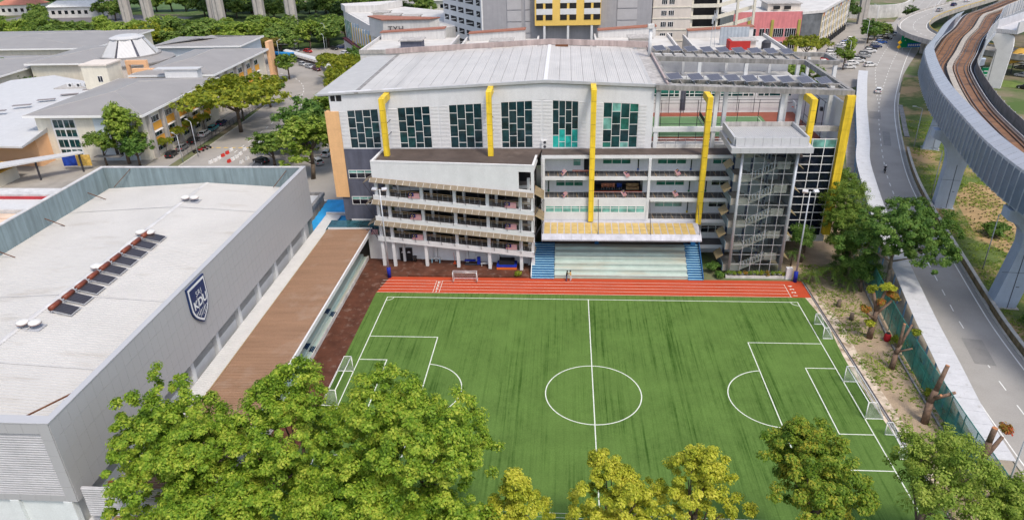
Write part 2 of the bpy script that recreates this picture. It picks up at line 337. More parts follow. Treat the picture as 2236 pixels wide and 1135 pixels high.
mb = MB().box(-.9,.9,-1.3,1.3,0,.006); o = mb.build('road_patch', mat('fresh_asphalt', (.10,.10,.10), var=.1), kind='structure', loc=(60.4,58.2,.024)); o.rotation_euler[2] = -.33
o = obj('manhole_cover', MB().lathe([(.42,0),(.42,.012)], 20).mesh('manhole_cover', kerb_m), loc=(60.0,58.0,.031), label='round pale manhole cover in the dark patch of the right-hand road', cat='manhole cover')
wall_y = mat('ochre_retaining_wall', (.26,.185,.10), var=.2, streak=.35, scale=.7)
# low ochre retaining wall on the far side of the road
t = thing('retaining_wall', 'low ochre retaining wall curving along the far side of the road', 'wall', (58,7,0))
wp = [p for p in rc if -60 < p.y < 72]; segs = max(1, len(wp)//3)
for i in range(0, len(wp)-1, 4):
    sg = wp[i:i+5]
    if len(sg) < 2: continue
    ns = normals(wp)[i:i+5]; b1 = MB(); sweep(b1, sg, [(5.0,0),(5.0,.95),(5.35,.95),(5.35,0)], ns=ns); b1.build('wall_segment', wall_y, t)
    b2 = MB(); sweep(b2, sg, [(4.95,.953),(4.95,1.05),(5.42,1.05),(5.42,.953)], ns=ns); b2.build('coping', kerb_m, t)
# verge of the viaduct: grass, bare sand
verge = mat('verge_grass', (.095,.135,.035), rough=.95, var=.25, scale=.3, fine=.25, dirt=((.36,.25,.13), .47, .60, .075))
sheet('verge', [(p.x+n.x*4.86, p.y+n.y*4.86) for p, n in zip(rc, rn) if -60 < p.y < 150]+[(125,150),(120,120),(102,85),(90,50),(86,0),(86,-60)], .03, verge)
drain = MB(); dp = spline([(89,111),(85.2,100),(81.6,90),(78.5,81)], 2); sweep(drain, dp, [(-.55,.036),(-.55,.16),(.55,.16),(.55,.036)]); drain.build('verge_drain', concrete_d, kind='structure')
# cultivated planting rows under the viaduct
sheet('planting_bed', [(66,23),(69,12),(82,12),(86,40),(78,50),(71,42)], .038, mat('bare_soil', (.34,.235,.12), rough=.95, var=.2, scale=.6, dirt=((.10,.13,.035), .55, .7, .2)))
rnd = random.Random(5); mb = MB()
for i in range(26):
    for j in range(24):
        x = 66+i*.85+rnd.uniform(-.15,.15); y = 12.5+j*1.5+(x-66)*.45+rnd.uniform(-.3,.3)
        if y < 48-(0 if x > 70 else 16) and x > 66+max(0,(y-22))*.22 and rnd.random() < .9:
            for k in range(7):
                a = rnd.uniform(0,6.28); r = rnd.uniform(.15,.4); mb.quad((x,y,.05),(x+.1*math.cos(a+1.5),y+.1*math.sin(a+1.5),.06),(x+r*math.cos(a),y+r*math.sin(a),rnd.uniform(.12,.34)),(x-.1*math.cos(a+1.5),y-.1*math.sin(a+1.5),.06))
mb.build('planted_seedlings', mat('dry_plant', (.10,.085,.03), var=.3), kind='stuff', label='rows of small dark seedlings in bare soil under the rail viaduct', cat='seedlings')
# left-hand road, side street and car parks
LR = [(-84,20),(-84,52),(-84,80),(-84.5,100),(-85.5,118),(-89,136),(-97,152),(-110,165),(-126,175),(-150,184),(-200,196)]
lr = spline(LR, 3.0); mb = MB(); sweep(mb, lr, [(-8.6,.010),(8.2,.010)], closed=False); mb.build('side_road', asphalt_l, kind='structure')
mb = MB(); lm = [p for p in lr if 60 < p.y]
for p, d in at_len(lr, [50+4.2*i for i in range(46)]):
    q = p+d*1.6; lineq(mb, p.x, p.y, q.x, q.y, wd=.09, z=.016)
mb.build('side_road_dashes', road_line, kind='structure')
mb = MB(); sweep(mb, lr, [(-8.9,0),(-8.9,.15),(-8.6,.15),(-8.6,0)]); sweep(mb, [p for p in lr if p.y < 140], [(8.2,0),(8.2,.15),(8.5,.15),(8.5,0)]); mb.build('side_road_kerb', kerb_m, kind='structure')
mb = MB()
for i in range(9): mb.quad(*[(x, y, .017) for x, y in ((-92.3+1.9*i,73.6),(-91.2+1.9*i,73.6),(-90.9+1.9*i,74.1),(-92.0+1.9*i,74.1))])
mb.build('yellow_bar_marking', road_yel, kind='structure')
sheet('campus_lane', [(-101,50),(-95.4,50),(-95.4,118),(-101,118)], .009, asphalt_l)
sheet('campus_yard', [(-190,40),(-101.2,40),(-101.2,170),(-190,170)], .007, mat('yard_concrete', (.30,.28,.25), var=.2, scale=.2))
sheet('school_car_park', [(-75.5,28),(-42,28),(-42,120),(-75.5,150)], .008, asphalt_l)
sheet('shop_car_park', [(-125,178),(-60,140),(-60,240),(-110,245),(-140,215)], .009, asphalt_l)
sheet('right_car_park', [(70,120),(86,135),(131,222),(150,262),(105,262),(62,170)], .011, asphalt_l)
sheet('junction_road', [(108,70),(128,100),(150,128),(205,160),(260,160),(260,90),(140,60)], .034, asphalt_l)
sheet('far_apron', [(-60,230),(120,250),(150,420),(-120,420)], .006, asphalt_l)
sheet('motorway', [(-330,318),(-60,250),(-50,268),(-330,352)], .012, mat('motorway_asphalt', (.16,.15,.16), var=.15, scale=.1))
sheet('far_lawn', [(-420,350),(-200,330),(-160,420),(-420,470)], .010, mat('lawn', (.075,.125,.035), var=.3, scale=.08))

for k, (x, y, sx, sy) in enumerate(((49.0,-12,1.2,3.0),(55.6,17,.9,5.5),(78.5,101,1.4,4.0),(73.4,80,.8,6.0),(51.2,-27,.9,2.2))):
    o = MB().box(-sx,sx,-sy,sy,0,.004).build('asphalt_patch', mat('asphalt_patch', (.24,.23,.22), var=.12), kind='structure', loc=(x,y,.0235)); o.rotation_euler[2] = -.2 if y < 30 else -.34
# ---------------------------------------------------------------- main school building
B = thing('school_building', 'long pale grey five-storey school building with yellow ducts behind the running track', 'building', (-1,17,0))
rnd = random.Random(11)
YW = 17.1
def ztop(x): return 26.7+(x+40.6)*(28.3-26.7)/33.9 if x < -6.7 else 28.3-(x+6.7)*.8/16.4
def zwin(x): return ztop(x)-2.95
WINS = [(-38,-33),(-29.9,-24.75),(-21.75,-16.6),(-13.6,-8.7),(-5.6,-1.6),(2.2,7.58)]
mb = MB()
xs = [-40.6]+[c for wn in WINS for c in wn]+[9.8]
for i in range(0, len(xs), 2):              # piers between the tall windows
    a, b = xs[i], xs[i+1]; mb.prism_y([(a,17.6),(b,17.6),(b,zwin(b)),(a,zwin(a))], YW, YW+.5)
for a, b in WINS: mb.box(a, b, YW, YW+.5, 17.6, 17.78)
mb.prism_y([(-40.6,zwin(-40.6)),(-6.7,zwin(-6.7)),(9.8,zwin(9.8)),(9.8,ztop(9.8)),(-6.7,ztop(-6.7)),(-40.6,ztop(-40.6))], YW-.003, YW+.503)
mb.box(-40.6,-40.1,YW+.503,49,4,26.4); mb.box(9.3,9.8,YW+.503,49,17.6,27.3); mb.box(-40.1,38.4,48.6,49,4,26.2)
mb.build('wall', grey_wall, B)
MB().prism_y([(-40.0,17.9),(9.2,17.9),(9.2,26.2),(-6.7,27.4),(-40.0,25.8)], 22, 22.2).build('inner_wall', slate, B)
MB().box(-40.1,9.3,YW+.6,48.5,17.3,17.55).build('hall_floor', floor_dark, B)
MB().box(-40.55,-33.4,YW+.05,YW+.5,5.2,17.59).build('slate_wall', slate, B)
MB().box(-39.5,-33,YW-.05,YW+.045,5.0,5.35).build('plinth', white, B)
for i in range(5):
    z0 = 9.35+i*2.88; MB().box(-41.55,-39.3,YW-.14,YW-.006,z0,z0+2.865).build('orange_panel', orange_wall, B)
MB().box(-41.5,-40.61,YW,YW+1.2,9.4,23.7).build('orange_return', orange_wall, B)
for z0 in (8.0, 12.6):                      # two small windows in the slate wall
    wn = MB().box(-39.0,-33.6,YW-.06,YW+.04,z0,z0+.07).box(-39.0,-33.6,YW-.06,YW+.04,z0+1.35,z0+1.42).box(-39.0,-33.6,YW-.055,YW+.035,z0+.9,z0+.96)
    for k in range(5): wn.box(-39.0+1.33*k,-38.92+1.33*k,YW-.06,YW+.04,z0+.07,z0+1.35)
    wn = wn.build('window', frame_w, B)
    for k in range(4):
        MB().box(-38.91+1.33*k,-37.68+1.33*k,YW-.02,YW+.03,z0+.08,z0+.89).build('pane', g_navy, wn); MB().box(-38.91+1.33*k,-37.68+1.33*k,YW-.02,YW+.03,z0+.97,z0+1.34).build('pane', g_pale, wn)
ODD = (.19,.47,.74); EVE = (.33,.6,.88)
for wi, (a, b) in enumerate(WINS):
    fr = MB(); z0 = 17.79; cw = (b-a)/4; zt = lambda x: zwin(x)-.02; t = .075
    panes = []
    for k in range(4):
        x0, x1 = a+k*cw, a+(k+1)*cw; zz = zt((x0+x1)/2); cuts = [0]+list(ODD if (k+wi) % 2 == 0 else EVE)+[1]
        if k: fr.box(x0-t/2, x0+t/2, YW+.02, YW+.16, z0, zt(x0))
        for j in range(4):
            zb, za = zz-(zz-z0)*cuts[j+1], zz-(zz-z0)*cuts[j]; last = j == 0
            if j < 3: fr.box(x0+t/2, x1-t/2, YW+.03, YW+.15, zb-t/2, zb+t/2)
            zl, zr = (zt(x0)-.04, zt(x1)-.04) if last else (za-t/2, za-t/2)
            panes.append(([(x0+t/2,zb+(t/2 if j < 3 else .02)),(x1-t/2,zb+(t/2 if j < 3 else .02)),(x1-t/2,zr),(x0+t/2,zl)], k, j))
    fr.prism_y([(a,zt(a)-.05),(b,zt(b)-.05),(b,zt(b)+.05),(a,zt(a)+.05)], YW+.021, YW+.161).box(a-.02,a+.06,YW+.02,YW+.16,z0,zt(a)-.05).box(b-.06,b+.02,YW+.02,YW+.16,z0,zt(b)-.05)
    fo = fr.build('window', frame_w, B)
    for poly, k, j in panes:
        m = g_dark
        if wi == 4: m = g_lit if j == 3 or (j == 2 and k % 2) else g_dark
        elif wi == 5: m = [g_mid, g_pale, g_mid, g_grn][(k+j) % 4] if j != 2 else g_dark
        elif j == 2 and rnd.random() < .35: m = g_mid
        elif rnd.random() < .05: m = g_mid
        MB().prism_y(poly, YW+.07, YW+.10).build('pane', m, fo)
# white louvre bands each side of every window
for (a, b) in WINS:
    for x0, x1 in ((max(a-1.45,-39.25) if a > -38 else -39.25, a-.04), (b+.04, b+(1.3 if b < 7 else 1.2))):
        for q in range(3):
            za = [17.72, 19.75, 21.75][q]; zb = [19.73, 21.73, None][q]
            zl = zb if zb else zwin(x0)-.1; zr = zb if zb else zwin(x1)-.1
            MB().prism_y([(x0,za),(x1,za),(x1,zr),(x0,zl)], YW-.05, YW-.004).build('louvre_panel', white_louvre, B)
wn = MB().box(-40.35,-38.6,YW-.03,YW-.004,25.35,26.35).build('window', dark_void, B); MB().box(-39.6,-39.45,YW-.06,YW-.031,25.35,26.35).build('mullion', white, wn)
# roof: separate sheets laid front to back, ridge flashing, gutters, back parapet
RF = MB().prism_y([(-42.4,26.42),(-36.2,26.72),(-6.7,28.12),(9.6,27.32),(11.0,27.25),(11.0,27.0),(9.6,27.0),(-6.7,27.8),(-36.2,26.4),(-42.4,26.1)], 17.06, 48.2).build('roof', roof_grey, B)
def zr(x): return 28.30-(-6.7-x)*.0475 if x < -6.7 else 28.30-(x+6.7)*.049
x = -35.6; k = 0
while x < 8.6:
    x1 = x+1.84
    if x < -7.05 and x1 > -7.8: x1 = -7.0
    x1 = min(x1, 8.9); dz = rnd.uniform(0,.02)
    MB().hexa([(x,16.9,zr(x)-.13),(x1-.045,16.9,zr(x1)-.13),(x1-.045,47.6,zr(x1)-.13),(x,47.6,zr(x)-.13),(x,16.9,zr(x)+dz),(x1-.045,16.9,zr(x1)+dz),(x1-.045,47.6,zr(x1)+dz),(x,47.6,zr(x)+dz)]).build('roof_sheet', roof_sheet, RF)
    x = x1 if x1 != -7.0 else -6.4
MB().box(-7.0,-6.4,16.88,47.7,28.05,28.38).build('ridge_flashing', white, RF)
MB().prism_y([(-42.6,26.3),(-36.4,26.72),(-36.4,26.85),(-42.6,26.46)], 16.85, 46.5).build('lean_to_sheet', roof_grey, RF)
MB().box(-36.35,-35.7,16.7,47.9,26.6,26.82).build('gutter', concrete_d, RF)
mb = MB().prism_y([(-42.6,26.25),(-6.7,28.0),(9.9,27.2),(9.9,27.62),(-6.7,28.44),(-42.6,26.5)], 16.75, 17.05); mb.build('fascia', mat('grey_fascia', (.40,.41,.42), rough=.5, var=.12), RF)
MB().prism_y([(-38.5,26.9),(-6.7,28.35),(9.6,27.6),(12.4,27.5),(12.4,28.5),(9.6,28.7),(-6.7,29.35),(-38.5,27.85)], 47.9, 48.35).build('back_parapet', pink_cap, RF)
MB().box(8.95,11.6,17.0,47.8,27.15,27.32).build('gutter', concrete, RF); MB().prism_x([(17,27.1),(47.8,27.1),(47.8,27.95),(17,27.75)], 11.6, 11.85).build('side_parapet', pink_cap, RF)
MB().box(-5.6,-3.2,46.2,46.9,28.2,28.5).build('roof_hatch', rust, RF)
# yellow ventilation ducts
def duct(x, y, z0, z1, yb, wd=.72):
    t = MB().box(x-wd/2, x+wd/2, yb, y-wd/2-.0, z1-.95, z1).build('ventilation_duct', yellow, B)
    n = max(2, round((z1-z0)/1.9)); h = (z1-z0)/n
    for i in range(n): MB().box(x-wd/2, x+wd/2, y-wd/2-.001, y+wd/2, z0+i*h, z0+(i+1)*h-.05).build('duct_section', yellow, t)
    for i in range(1, n): MB().box(x-wd/2+.04, x+wd/2-.04, y-wd/2+.04, y+wd/2-.04, z0+i*h-.049, z0+i*h-.001).build('joint', steel_d, t)
    for zz in (.3, .55): MB().tube((x, y+wd/2, z0+(z1-z0)*zz), (x+.1, max(y+1.2,yb) if 0 else y+2.4, z0+(z1-z0)*zz), .06, n=6).build('bracket', steel_d, t)
    return t
def duct2(x, y, z0, z1, ywall):             # duct with an arm running back to the wall
    t = duct(x, y, z0, z1, ywall, .8); return t
def duct_arm(x, y, z0, z1, ywall):
    wd = .8; t = MB().box(x-wd/2, x+wd/2, y+wd/2+.002, ywall, z1-1.0, z1).build('ventilation_duct', yellow, B)
    n = max(2, round((z1-z0)/1.75)); h = (z1-z0)/n
    for i in range(n):
        MB().box(x-wd/2, x+wd/2, y-wd/2, y+wd/2, z0+i*h, z0+(i+1)*h-.05).build('duct_section', yellow, t)
        if i: MB().box(x-wd/2+.05, x+wd/2-.05, y-wd/2+.05, y+wd/2-.05, z0+i*h-.049, z0+i*h-.001).build('joint', steel_d, t)
    for zz in (.3, .52): MB().tube((x, y+wd/2, z0+(z1-z0)*zz), (x+.1, ywall, z0+(z1-z0)*zz), .06, n=6).build('bracket', steel_d, t)
duct_arm(-31.25, 13.3, 17.72, 26.7, 17.09); duct_arm(-15.0, 13.3, 17.72, 27.6, 17.09); duct_arm(.55, 13.25, 6.9, 27.85, 17.09)
duct_arm(17.4, 13.25, 6.5, 26.6, 16.9); duct_arm(32.2, 13.25, 19.5, 26.2, 16.9)
# ---- ramp wing (slabs fall to the right)
P0 = Vector((-33.2,10.15,0)); P1 = Vector((-8.2,8.38,0)); WD = (P1-P0); WL = WD.length; WD.normalize(); WN = Vector((-WD.y,WD.x,0))   # WN points to the back
def wp(s, d, z): return P0+WD*s+WN*d+Vector((0,0,z))
def wprism(mb, poly, d0, d1):               # poly of (s, z) in the wing's front plane, extruded from depth d0 to d1
    n = len(poly); mb.add([wp(s,d0,z) for s,z in poly]+[wp(s,d1,z) for s,z in poly], [tuple(range(n)), tuple(range(2*n-1,n-1,-1))]+[((i+1)%n,i,n+i,n+(i+1)%n) for i in range(n)]); return mb
FL = [(5.4,3.6),(8.85,7.05),(12.4,10.6)]
mb = MB(); wprism(mb, [(0,15.25),(WL-2.3,13.5),(WL-2.3,17.75),(0,17.95)], 0, .35); wprism(mb, [(WL-2.3,16.75),(WL,16.72),(WL,17.72),(WL-2.3,17.75)], 0, .35); wprism(mb, [(WL-2.3,13.5),(WL,13.3),(WL,13.75),(WL-2.3,13.9)], 0, .35)
wprism(mb, [(WL-.45,13.75),(WL,13.75),(WL,16.72),(WL-.45,16.72)], 0, .45)
wprism(mb, [(0,15.25),(.35,15.25),(.35,17.9),(0,17.9)], .36, 6.2); wprism(mb, [(WL-.35,16.7),(WL,16.7),(WL,17.7),(WL-.35,17.7)], .36, 5.2)
mb.build('wing_wall', white, B)
MB().prism([tuple(wp(.3,.33,0)[:2]), tuple(wp(WL-.3,.33,0)[:2]), (-7.2,17.0),(-32.6,17.0)], 17.3, 17.66).build('wing_roof', brown_deck, B)
mb = MB(); wprism(mb, [(0,17.66),(WL,17.66),(WL,17.8),(0,17.98)], -.03, .28); mb.build('wing_parapet', white, B)
mb = MB(); mb2 = MB()
for i, (zl, zr_) in enumerate(FL):          # ramps in front, return ramps behind
    wprism(mb, [(-.1,zl-.78),(WL,zr_-.9),(WL,zr_),(-.1,zl)], -.12, .12)
    wprism(mb2, [(0,zl-.5),(WL,zr_-.55),(WL,zr_-.25),(0,zl-.22)], .121, 2.6)
    zz = FL[i+1][1] if i < 2 else 13.4
    wprism(mb, [(2.0,zl-.5),(WL-.5,zz-.5),(WL-.5,zz),(2.0,zl+.1)], 3.3, 3.5)
    wprism(mb2, [(2.0,zl-.35),(WL-.5,zz-.4),(WL-.5,zz-.15),(2.0,zl-.12)], 3.501, 5.8)
mb.build('ramp_slab', white, B); mb2.build('ramp_floor', mat('ramp_floor', (.17,.155,.14), var=.15), B)
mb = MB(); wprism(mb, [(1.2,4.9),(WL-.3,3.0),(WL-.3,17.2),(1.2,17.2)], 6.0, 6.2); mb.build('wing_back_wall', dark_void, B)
mb = MB(); wprism(mb, [(-2.8,0),(WL-1.2,0),(WL-1.2,3.2),(-2.8,4.4)], 2.6, 2.8); mb.build('ground_floor_wall', white_lift, B)
for x in (-32.8,-31.0,-25.66,-20.5,-15.39,-10.33,-8.45):
    s = (Vector((x,0,0))-P0).dot(WD)/1.0; s = (x-P0.x)/WD.x
    wprism(MB(), [(s-.24,0),(s+.24,0),(s+.24,15.1-1.9*s/WL),(s-.24,15.1-1.9*s/WL)], .13, .55).build('column', white, B)
    if x in (-31.0,-25.66,-20.5,-15.39,-10.33): wprism(MB(), [(s+.85,0),(s+1.25,0),(s+1.25,15),(s+.85,15)], 2.0, 2.4).build('column', white, B)
for i, (zl, zr_) in enumerate(FL):          # railings, one per ramp
    mb = MB(); wprism(mb, [(0,zl+.95),(WL,zr_+.95),(WL,zr_+1.05),(0,zl+1.05)], .3, .36); wprism(mb, [(0,zl+.55),(WL,zr_+.55),(WL,zr_+.62),(0,zl+.62)], .62, .72)
    rl = mb.build('railing', frame_tan, B)
    mb = MB()
    for k in range(31):
        s = k*WL/30; z = zl+(zr_-zl)*s/WL; wprism(mb, [(s-.025,z),(s+.025,z),(s+.025,z+.95),(s-.025,z+.95)], .31, .35)
    mb.build('balusters', steel, rl)
# awnings: tan panels on brackets under each slab
def awning(s0, s1, za, zb, n):
    t = MB(); wprism(t, [(s0,za-.02),(s1,zb-.02),(s1,zb+.05),(s0,za+.05)], -.2, -.122); t = t.build('awning', frame_tan, B)
    for k in range(n):
        a = s0+(s1-s0)*k/n; b = s0+(s1-s0)*(k+1)/n-.045; z0 = za+(zb-za)*k/n; z1 = za+(zb-za)*(k+1)/n
        MB().hexa([wp(a,-.92,z0-.46),wp(b,-.92,z1-.46),wp(b,-.21,z1-.06),wp(a,-.21,z0-.06),wp(a,-.92,z0-.4),wp(b,-.92,z1-.4),wp(b,-.21,z1),wp(a,-.21,z0)]).build('awning_panel', awning_m, t)
    mb = MB()
    for k in range(n+1):
        a = s0+(s1-s0)*k/n-.02; z0 = za+(zb-za)*k/n; MB().bar(wp(a,-.94,z0-.40), wp(a,-.2,z0+.02), .05, .05).build('awning_rib', conc_pale, t)
    for k in range(0, n+1, 2):
        a = s0+(s1-s0)*k/n; z0 = za+(zb-za)*k/n; MB().tube(wp(a,-.88,z0-.44), wp(a,-.14,z0-3.0), .035, n=5).build('strut', steel_d, t)
awning(-.2, WL, 15.25, 13.4, 24); awning(-.2, WL, 11.65, 9.75, 24); awning(-.2, WL, 8.1, 6.15, 24)
for za in (13.2, 9.65):                     # short awnings on the right-hand end
    t = MB().box(-8.15,-8.05,8.5,12.3,za-.1,za+.02).build('awning', frame_tan, B)
    for k in range(3):
        y = 8.6+k*1.22; MB().hexa([(-8.04,y,za-.06),(-6.75,y,za-.85),(-6.75,y+1.17,za-.85),(-8.04,y+1.17,za-.06),(-8.04,y,za),(-6.75,y,za-.79),(-6.75,y+1.17,za-.79),(-8.04,y+1.17,za)]).build('awning_panel', mat('tan_awning_end', (.25,.195,.115), rough=.5, var=.15, stripes=((0,1,0), .3, .03)), t)
    MB().tube((-6.8,8.7,za-.85),(-8.1,8.7,za-3.4),.05,n=5).build('strut', steel_d, t)
for za in (15.1, 11.5, 8.0):                # and on the left-hand end
    t = MB().box(-33.45,-33.35,10.4,12.6,za-.1,za+.02).build('awning', frame_tan, B)
    for k in range(2):
        y = 10.3+k*1.22; MB().hexa([(-34.8,y,za-.85),(-33.46,y,za-.06),(-33.46,y+1.17,za-.06),(-34.8,y+1.17,za-.85),(-34.8,y,za-.79),(-33.46,y,za),(-33.46,y+1.17,za),(-34.8,y+1.17,za-.79)]).build('awning_panel', awning_m, t)
    MB().tube((-34.7,10.4,za-.85),(-33.3,10.4,za-3.4),.05,n=5).build('strut', steel_d, t)
# ---- corridor block
SL = [2.6, 7.05, 10.6, 14.15]; YF, YB = 13.7, 16.35
MB().box(-7.2,32.0,YF,YW+.0,17.25,17.6).build('corridor_roof', brown_deck, B)
MB().box(-7.2,22.2,YF-.14,YF-.003,17.1,17.62).build('roof_fascia', white, B)
for z in SL: MB().box(-7.2 if z > 3 else 9,22.2,YF,YB,z-.3,z).build('corridor_floor', floor_dark, B)
for z in SL: MB().box(-7.2 if z > 3 else 16,22.2,YF-.14,YF-.003,z-.55,z+.06).build('slab_fascia', white, B)
mb = MB(); mb.box(-7.2,.9,YB,YB+.25,2.6,17.2).box(8.8,22.2,YB,YB+.25,0,17.2).box(.9,8.8,YB,YB+.25,2.6,10.3).box(.9,8.8,YB,YB+.25,13.6,17.2).box(-7.3,-7.05,YF+.01,YB,0,17.2).box(19,31,YB+.26,YB+.5,0,17.2); mb.build('corridor_wall', white_lift, B)
MB().box(.9,8.8,20,20.2,10.3,13.6).build('store_back_wall', slate, B); MB().box(.9,8.8,YB+.01,20,10.25,10.55).build('store_floor', floor_dark, B)
mb = MB(); mb.box(-7.0,9.2,YF-.2,YF-.142,7.0,8.2).box(-7.0,9.2,YF-.2,YF-.142,9.35,10.66); mb.box(-7.0,-6.6,YF-.2,YF-.142,8.2,9.35).box(.15,.95,YF-.2,YF-.142,8.2,9.35).box(8.95,9.2,YF-.2,YF-.142,8.2,9.35); mb.build('infill_wall', white, B)
for x in (-6.9, 9.4): MB().box(x-.2,x+.2,YF-.19 if x < 0 else YF-.26,YF+.25,0 if x < 0 else 2.6,17.1).build('column', white, B)
for x in (.55, 17.4): MB().box(x-.2,x+.2,YF+.02,YF+.4,2.6,17.1).build('column', white, B)
def win_row(x0, x1, z0, z1, n, y, m, m2=None, split=None):
    f = MB().box(x0,x1,y-.06,y-.004,z0,z0+.08).box(x0,x1,y-.06,y-.004,z1-.08,z1)
    for k in range(n+1): xx = x0+(x1-x0)*k/n; f.box(xx-.045,xx+.045,y-.06,y-.004,z0+.08,z1-.08)
    sp = z0+(z1-z0)*.68
    f.box(x0+.045,x1-.045,y-.058,y-.004,sp-.035,sp+.035); f = f.build('window', frame_w, B)
    for k in range(n):
        a = x0+(x1-x0)*k/n+.05; b = x0+(x1-x0)*(k+1)/n-.05
        MB().box(a,b,y-.03,y-.004,z0+.085,sp-.04).build('pane', m, f); MB().box(a,b,y-.03,y-.004,sp+.04,z1-.085).build('pane', m2 or m, f)
win_row(2.35,6.7,15.3,16.4,3,YB,g_grn); win_row(10.9,15.3,15.3,16.4,3,YB,g_grn); win_row(19.4,22.1,15.3,16.4,2,YB,g_grn)
win_row(-5.0,-.7,11.6,12.65,3,YB,g_grn); win_row(10.9,15.25,11.75,12.75,3,YB,g_grn); win_row(19.5,22.1,11.75,12.75,2,YB,g_navy)
win_row(10.9,15.2,8.1,9.05,3,YB,g_pale); win_row(19.4,22.1,8.1,9.05,2,YB,g_navy)
win_row(18.6,22.1,3.6,4.9,3,YB,g_navy); win_row(-6.6,.15,8.2,9.35,5,YF-.146,g_pale); win_row(.95,8.95,8.2,9.35,6,YF-.146,g_pale)
win_row(-2.3,-1.1,15.0,16.2,1,YB,g_pale)
def door(x, z, m, fan): 
    f = MB().box(x-.1,x+.95,YB-.05,YB-.004,z,z+2.15).build('door', frame_w, B)
    MB().box(x+.02,x+.2,YB-.08,YB-.051,z+.45,z+1.9).build('glazed_strip', g_navy, f); MB().box(x-.06,x+.24,YB-.08,YB-.051,z+.02,z+.43).build('kick_plate', m, f); MB().box(x-.1,x+.5,YB-.08,YB-.004,z+2.2,z+2.45).build('door_sign', m, f)
mblue = mat('blue_door', (.02,.10,.35)); mgreen = mat('green_door', (.02,.16,.07)); myel = mat('yellow_door', (.6,.42,.05))
for x, z, m in ((7.8,14.15,mblue),(16.0,14.15,mblue),(18.2,14.15,mblue),(-6.3,10.6,mgreen),(16.0,10.6,mgreen),(18.6,10.6,mgreen),(16.0,7.05,myel),(18.4,7.05,myel)): door(x, z, m, 0)
MB().box(-.6,.2,YB-.03,YB-.004,14.16,16.3).build('doorway', dark_void, B)
for z in SL[1:]:                            # tan strips across the dark corridor floor, glass rail in front
    mb = MB()
    for k in range(19):
        x = -6.2+k*1.52
        if z < 8 and x < 9: continue
        mb.hexa([(x,YF+.2,z+.002),(x+.12,YF+.2,z+.002),(x-.05,YB-.5,z+.002),(x-.17,YB-.5,z+.002),(x,YF+.2,z+.02),(x+.12,YF+.2,z+.02),(x-.05,YB-.5,z+.02),(x-.17,YB-.5,z+.02)])
    mb.build('floor_strips', frame_tan, B)
    rl = MB().box(-7 if z > 8 else 9.4,22.1,YF-.02,YF+.03,z+.98,z+1.04).build('railing', steel, B)
    mb = MB()
    for k in range(38):
        x = -6.8+k*.77
        if z < 8 and x < 9.4: continue
        mb.box(x-.015,x+.015,YF-.01,YF+.02,z+.06,z+.98)
    mb.build('balusters', steel, rl)
for a, b, z in ((-2.4,.15,14.16),(.95,8.7,10.61)): MB().box(a,b,YB-.25,YB-.13,z,z+.22).build('orange_barrier', mat('orange_paint', (.7,.10,.03)), B)
# ---- canopy over the stands
CN = MB().prism_x([(13.55,6.55),(9.1,6.25),(8.35,5.6),(8.35,5.75),(9.1,6.42),(13.55,6.78)], -7.1, 17.3).build('canopy', canopy_g, B)
npn = 22
for k in range(npn):
    x0 = -6.75+k*23.4/npn; x1 = x0+23.4/npn-.16
    for r in range(3):
        y0 = 9.25+r*1.2; z0 = 6.47+(y0-9.1)*.081; z1 = 6.47+(y0+1.12-9.1)*.081
        MB().hexa([(x0,y0,z0-.04),(x1,y0,z0-.04),(x1,y0+1.12,z1-.04),(x0,y0+1.12,z1-.04),(x0,y0,z0),(x1,y0,z0),(x1,y0+1.12,z1),(x0,y0+1.12,z1)]).build('canopy_panel', canopy_y, CN)
for k in range(16):
    x = -7.05+k*24.3/16; MB().hexa([(x,8.31,5.76),(x+1.46,8.31,5.76),(x+1.46,9.05,6.42),(x,9.05,6.42),(x,8.30,5.81),(x+1.46,8.30,5.81),(x+1.46,9.05,6.47),(x,9.05,6.47)]).build('lip_panel', canopy_g, CN)
for x in (-6.95,1.6,9.6,17.0): MB().tube((x,9.0,6.5),(x+.1,13.5,10.4),.05,n=6).build('tie_rod', steel_d, CN)
mb = MB()
for k in range(15): mb.box(-6.2+k*1.6,-6.05+k*1.6,9,13.4,6.05,6.2)
mb.build('purlin', concrete_d, CN)
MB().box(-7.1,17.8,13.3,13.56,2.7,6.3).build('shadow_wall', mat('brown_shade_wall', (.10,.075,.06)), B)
# ---- glass screen wall and tall yellow fin at the right end
CW = MB()
for r in range(13): z = 3.2+r*16/12; CW.box(30.4,37.65,16.38,16.5,z-.05,z+.05)
for x in (30.4,32.2,34.05,35.9,37.6): CW.box(x-.05,x+.05,16.375,16.505,3.2,19.3)
CW = CW.build('glass_wall', frame_w, B)
for r in range(12):
    for i, (a, b) in enumerate(((30.45,32.15),(32.25,34.0),(34.1,35.85),(35.95,37.55))):
        MB().box(a,b,16.42,16.46,3.25+r*16/12,3.15+(r+1)*16/12).build('pane', g_pale if r == 11 else (g_grn if r == 10 and 0 else g_navy), CW)
MB().box(30,38.3,16.6,48.5,3.2,17.3).build('end_block', white, B)
MB().box(30.3,38.3,16.3,17.0,2.2,3.15).build('end_plinth', white, B)
for k in range(13):
    z = 3.6+k*1.72; MB().hexa([(37.75,15.7,z),(38.95,15.7,z),(38.95,16.9,z),(37.75,16.9,z),(37.75,15.7,z+1.69),(38.95,15.7,z+1.69),(38.95,16.9,z+1.69),(37.75,16.9,z+1.69)]).build('yellow_fin_panel', yellow, B)
MB().box(38.0,38.7,15.95,16.6,3.6,25.9).build('fin_core', steel_d, B)
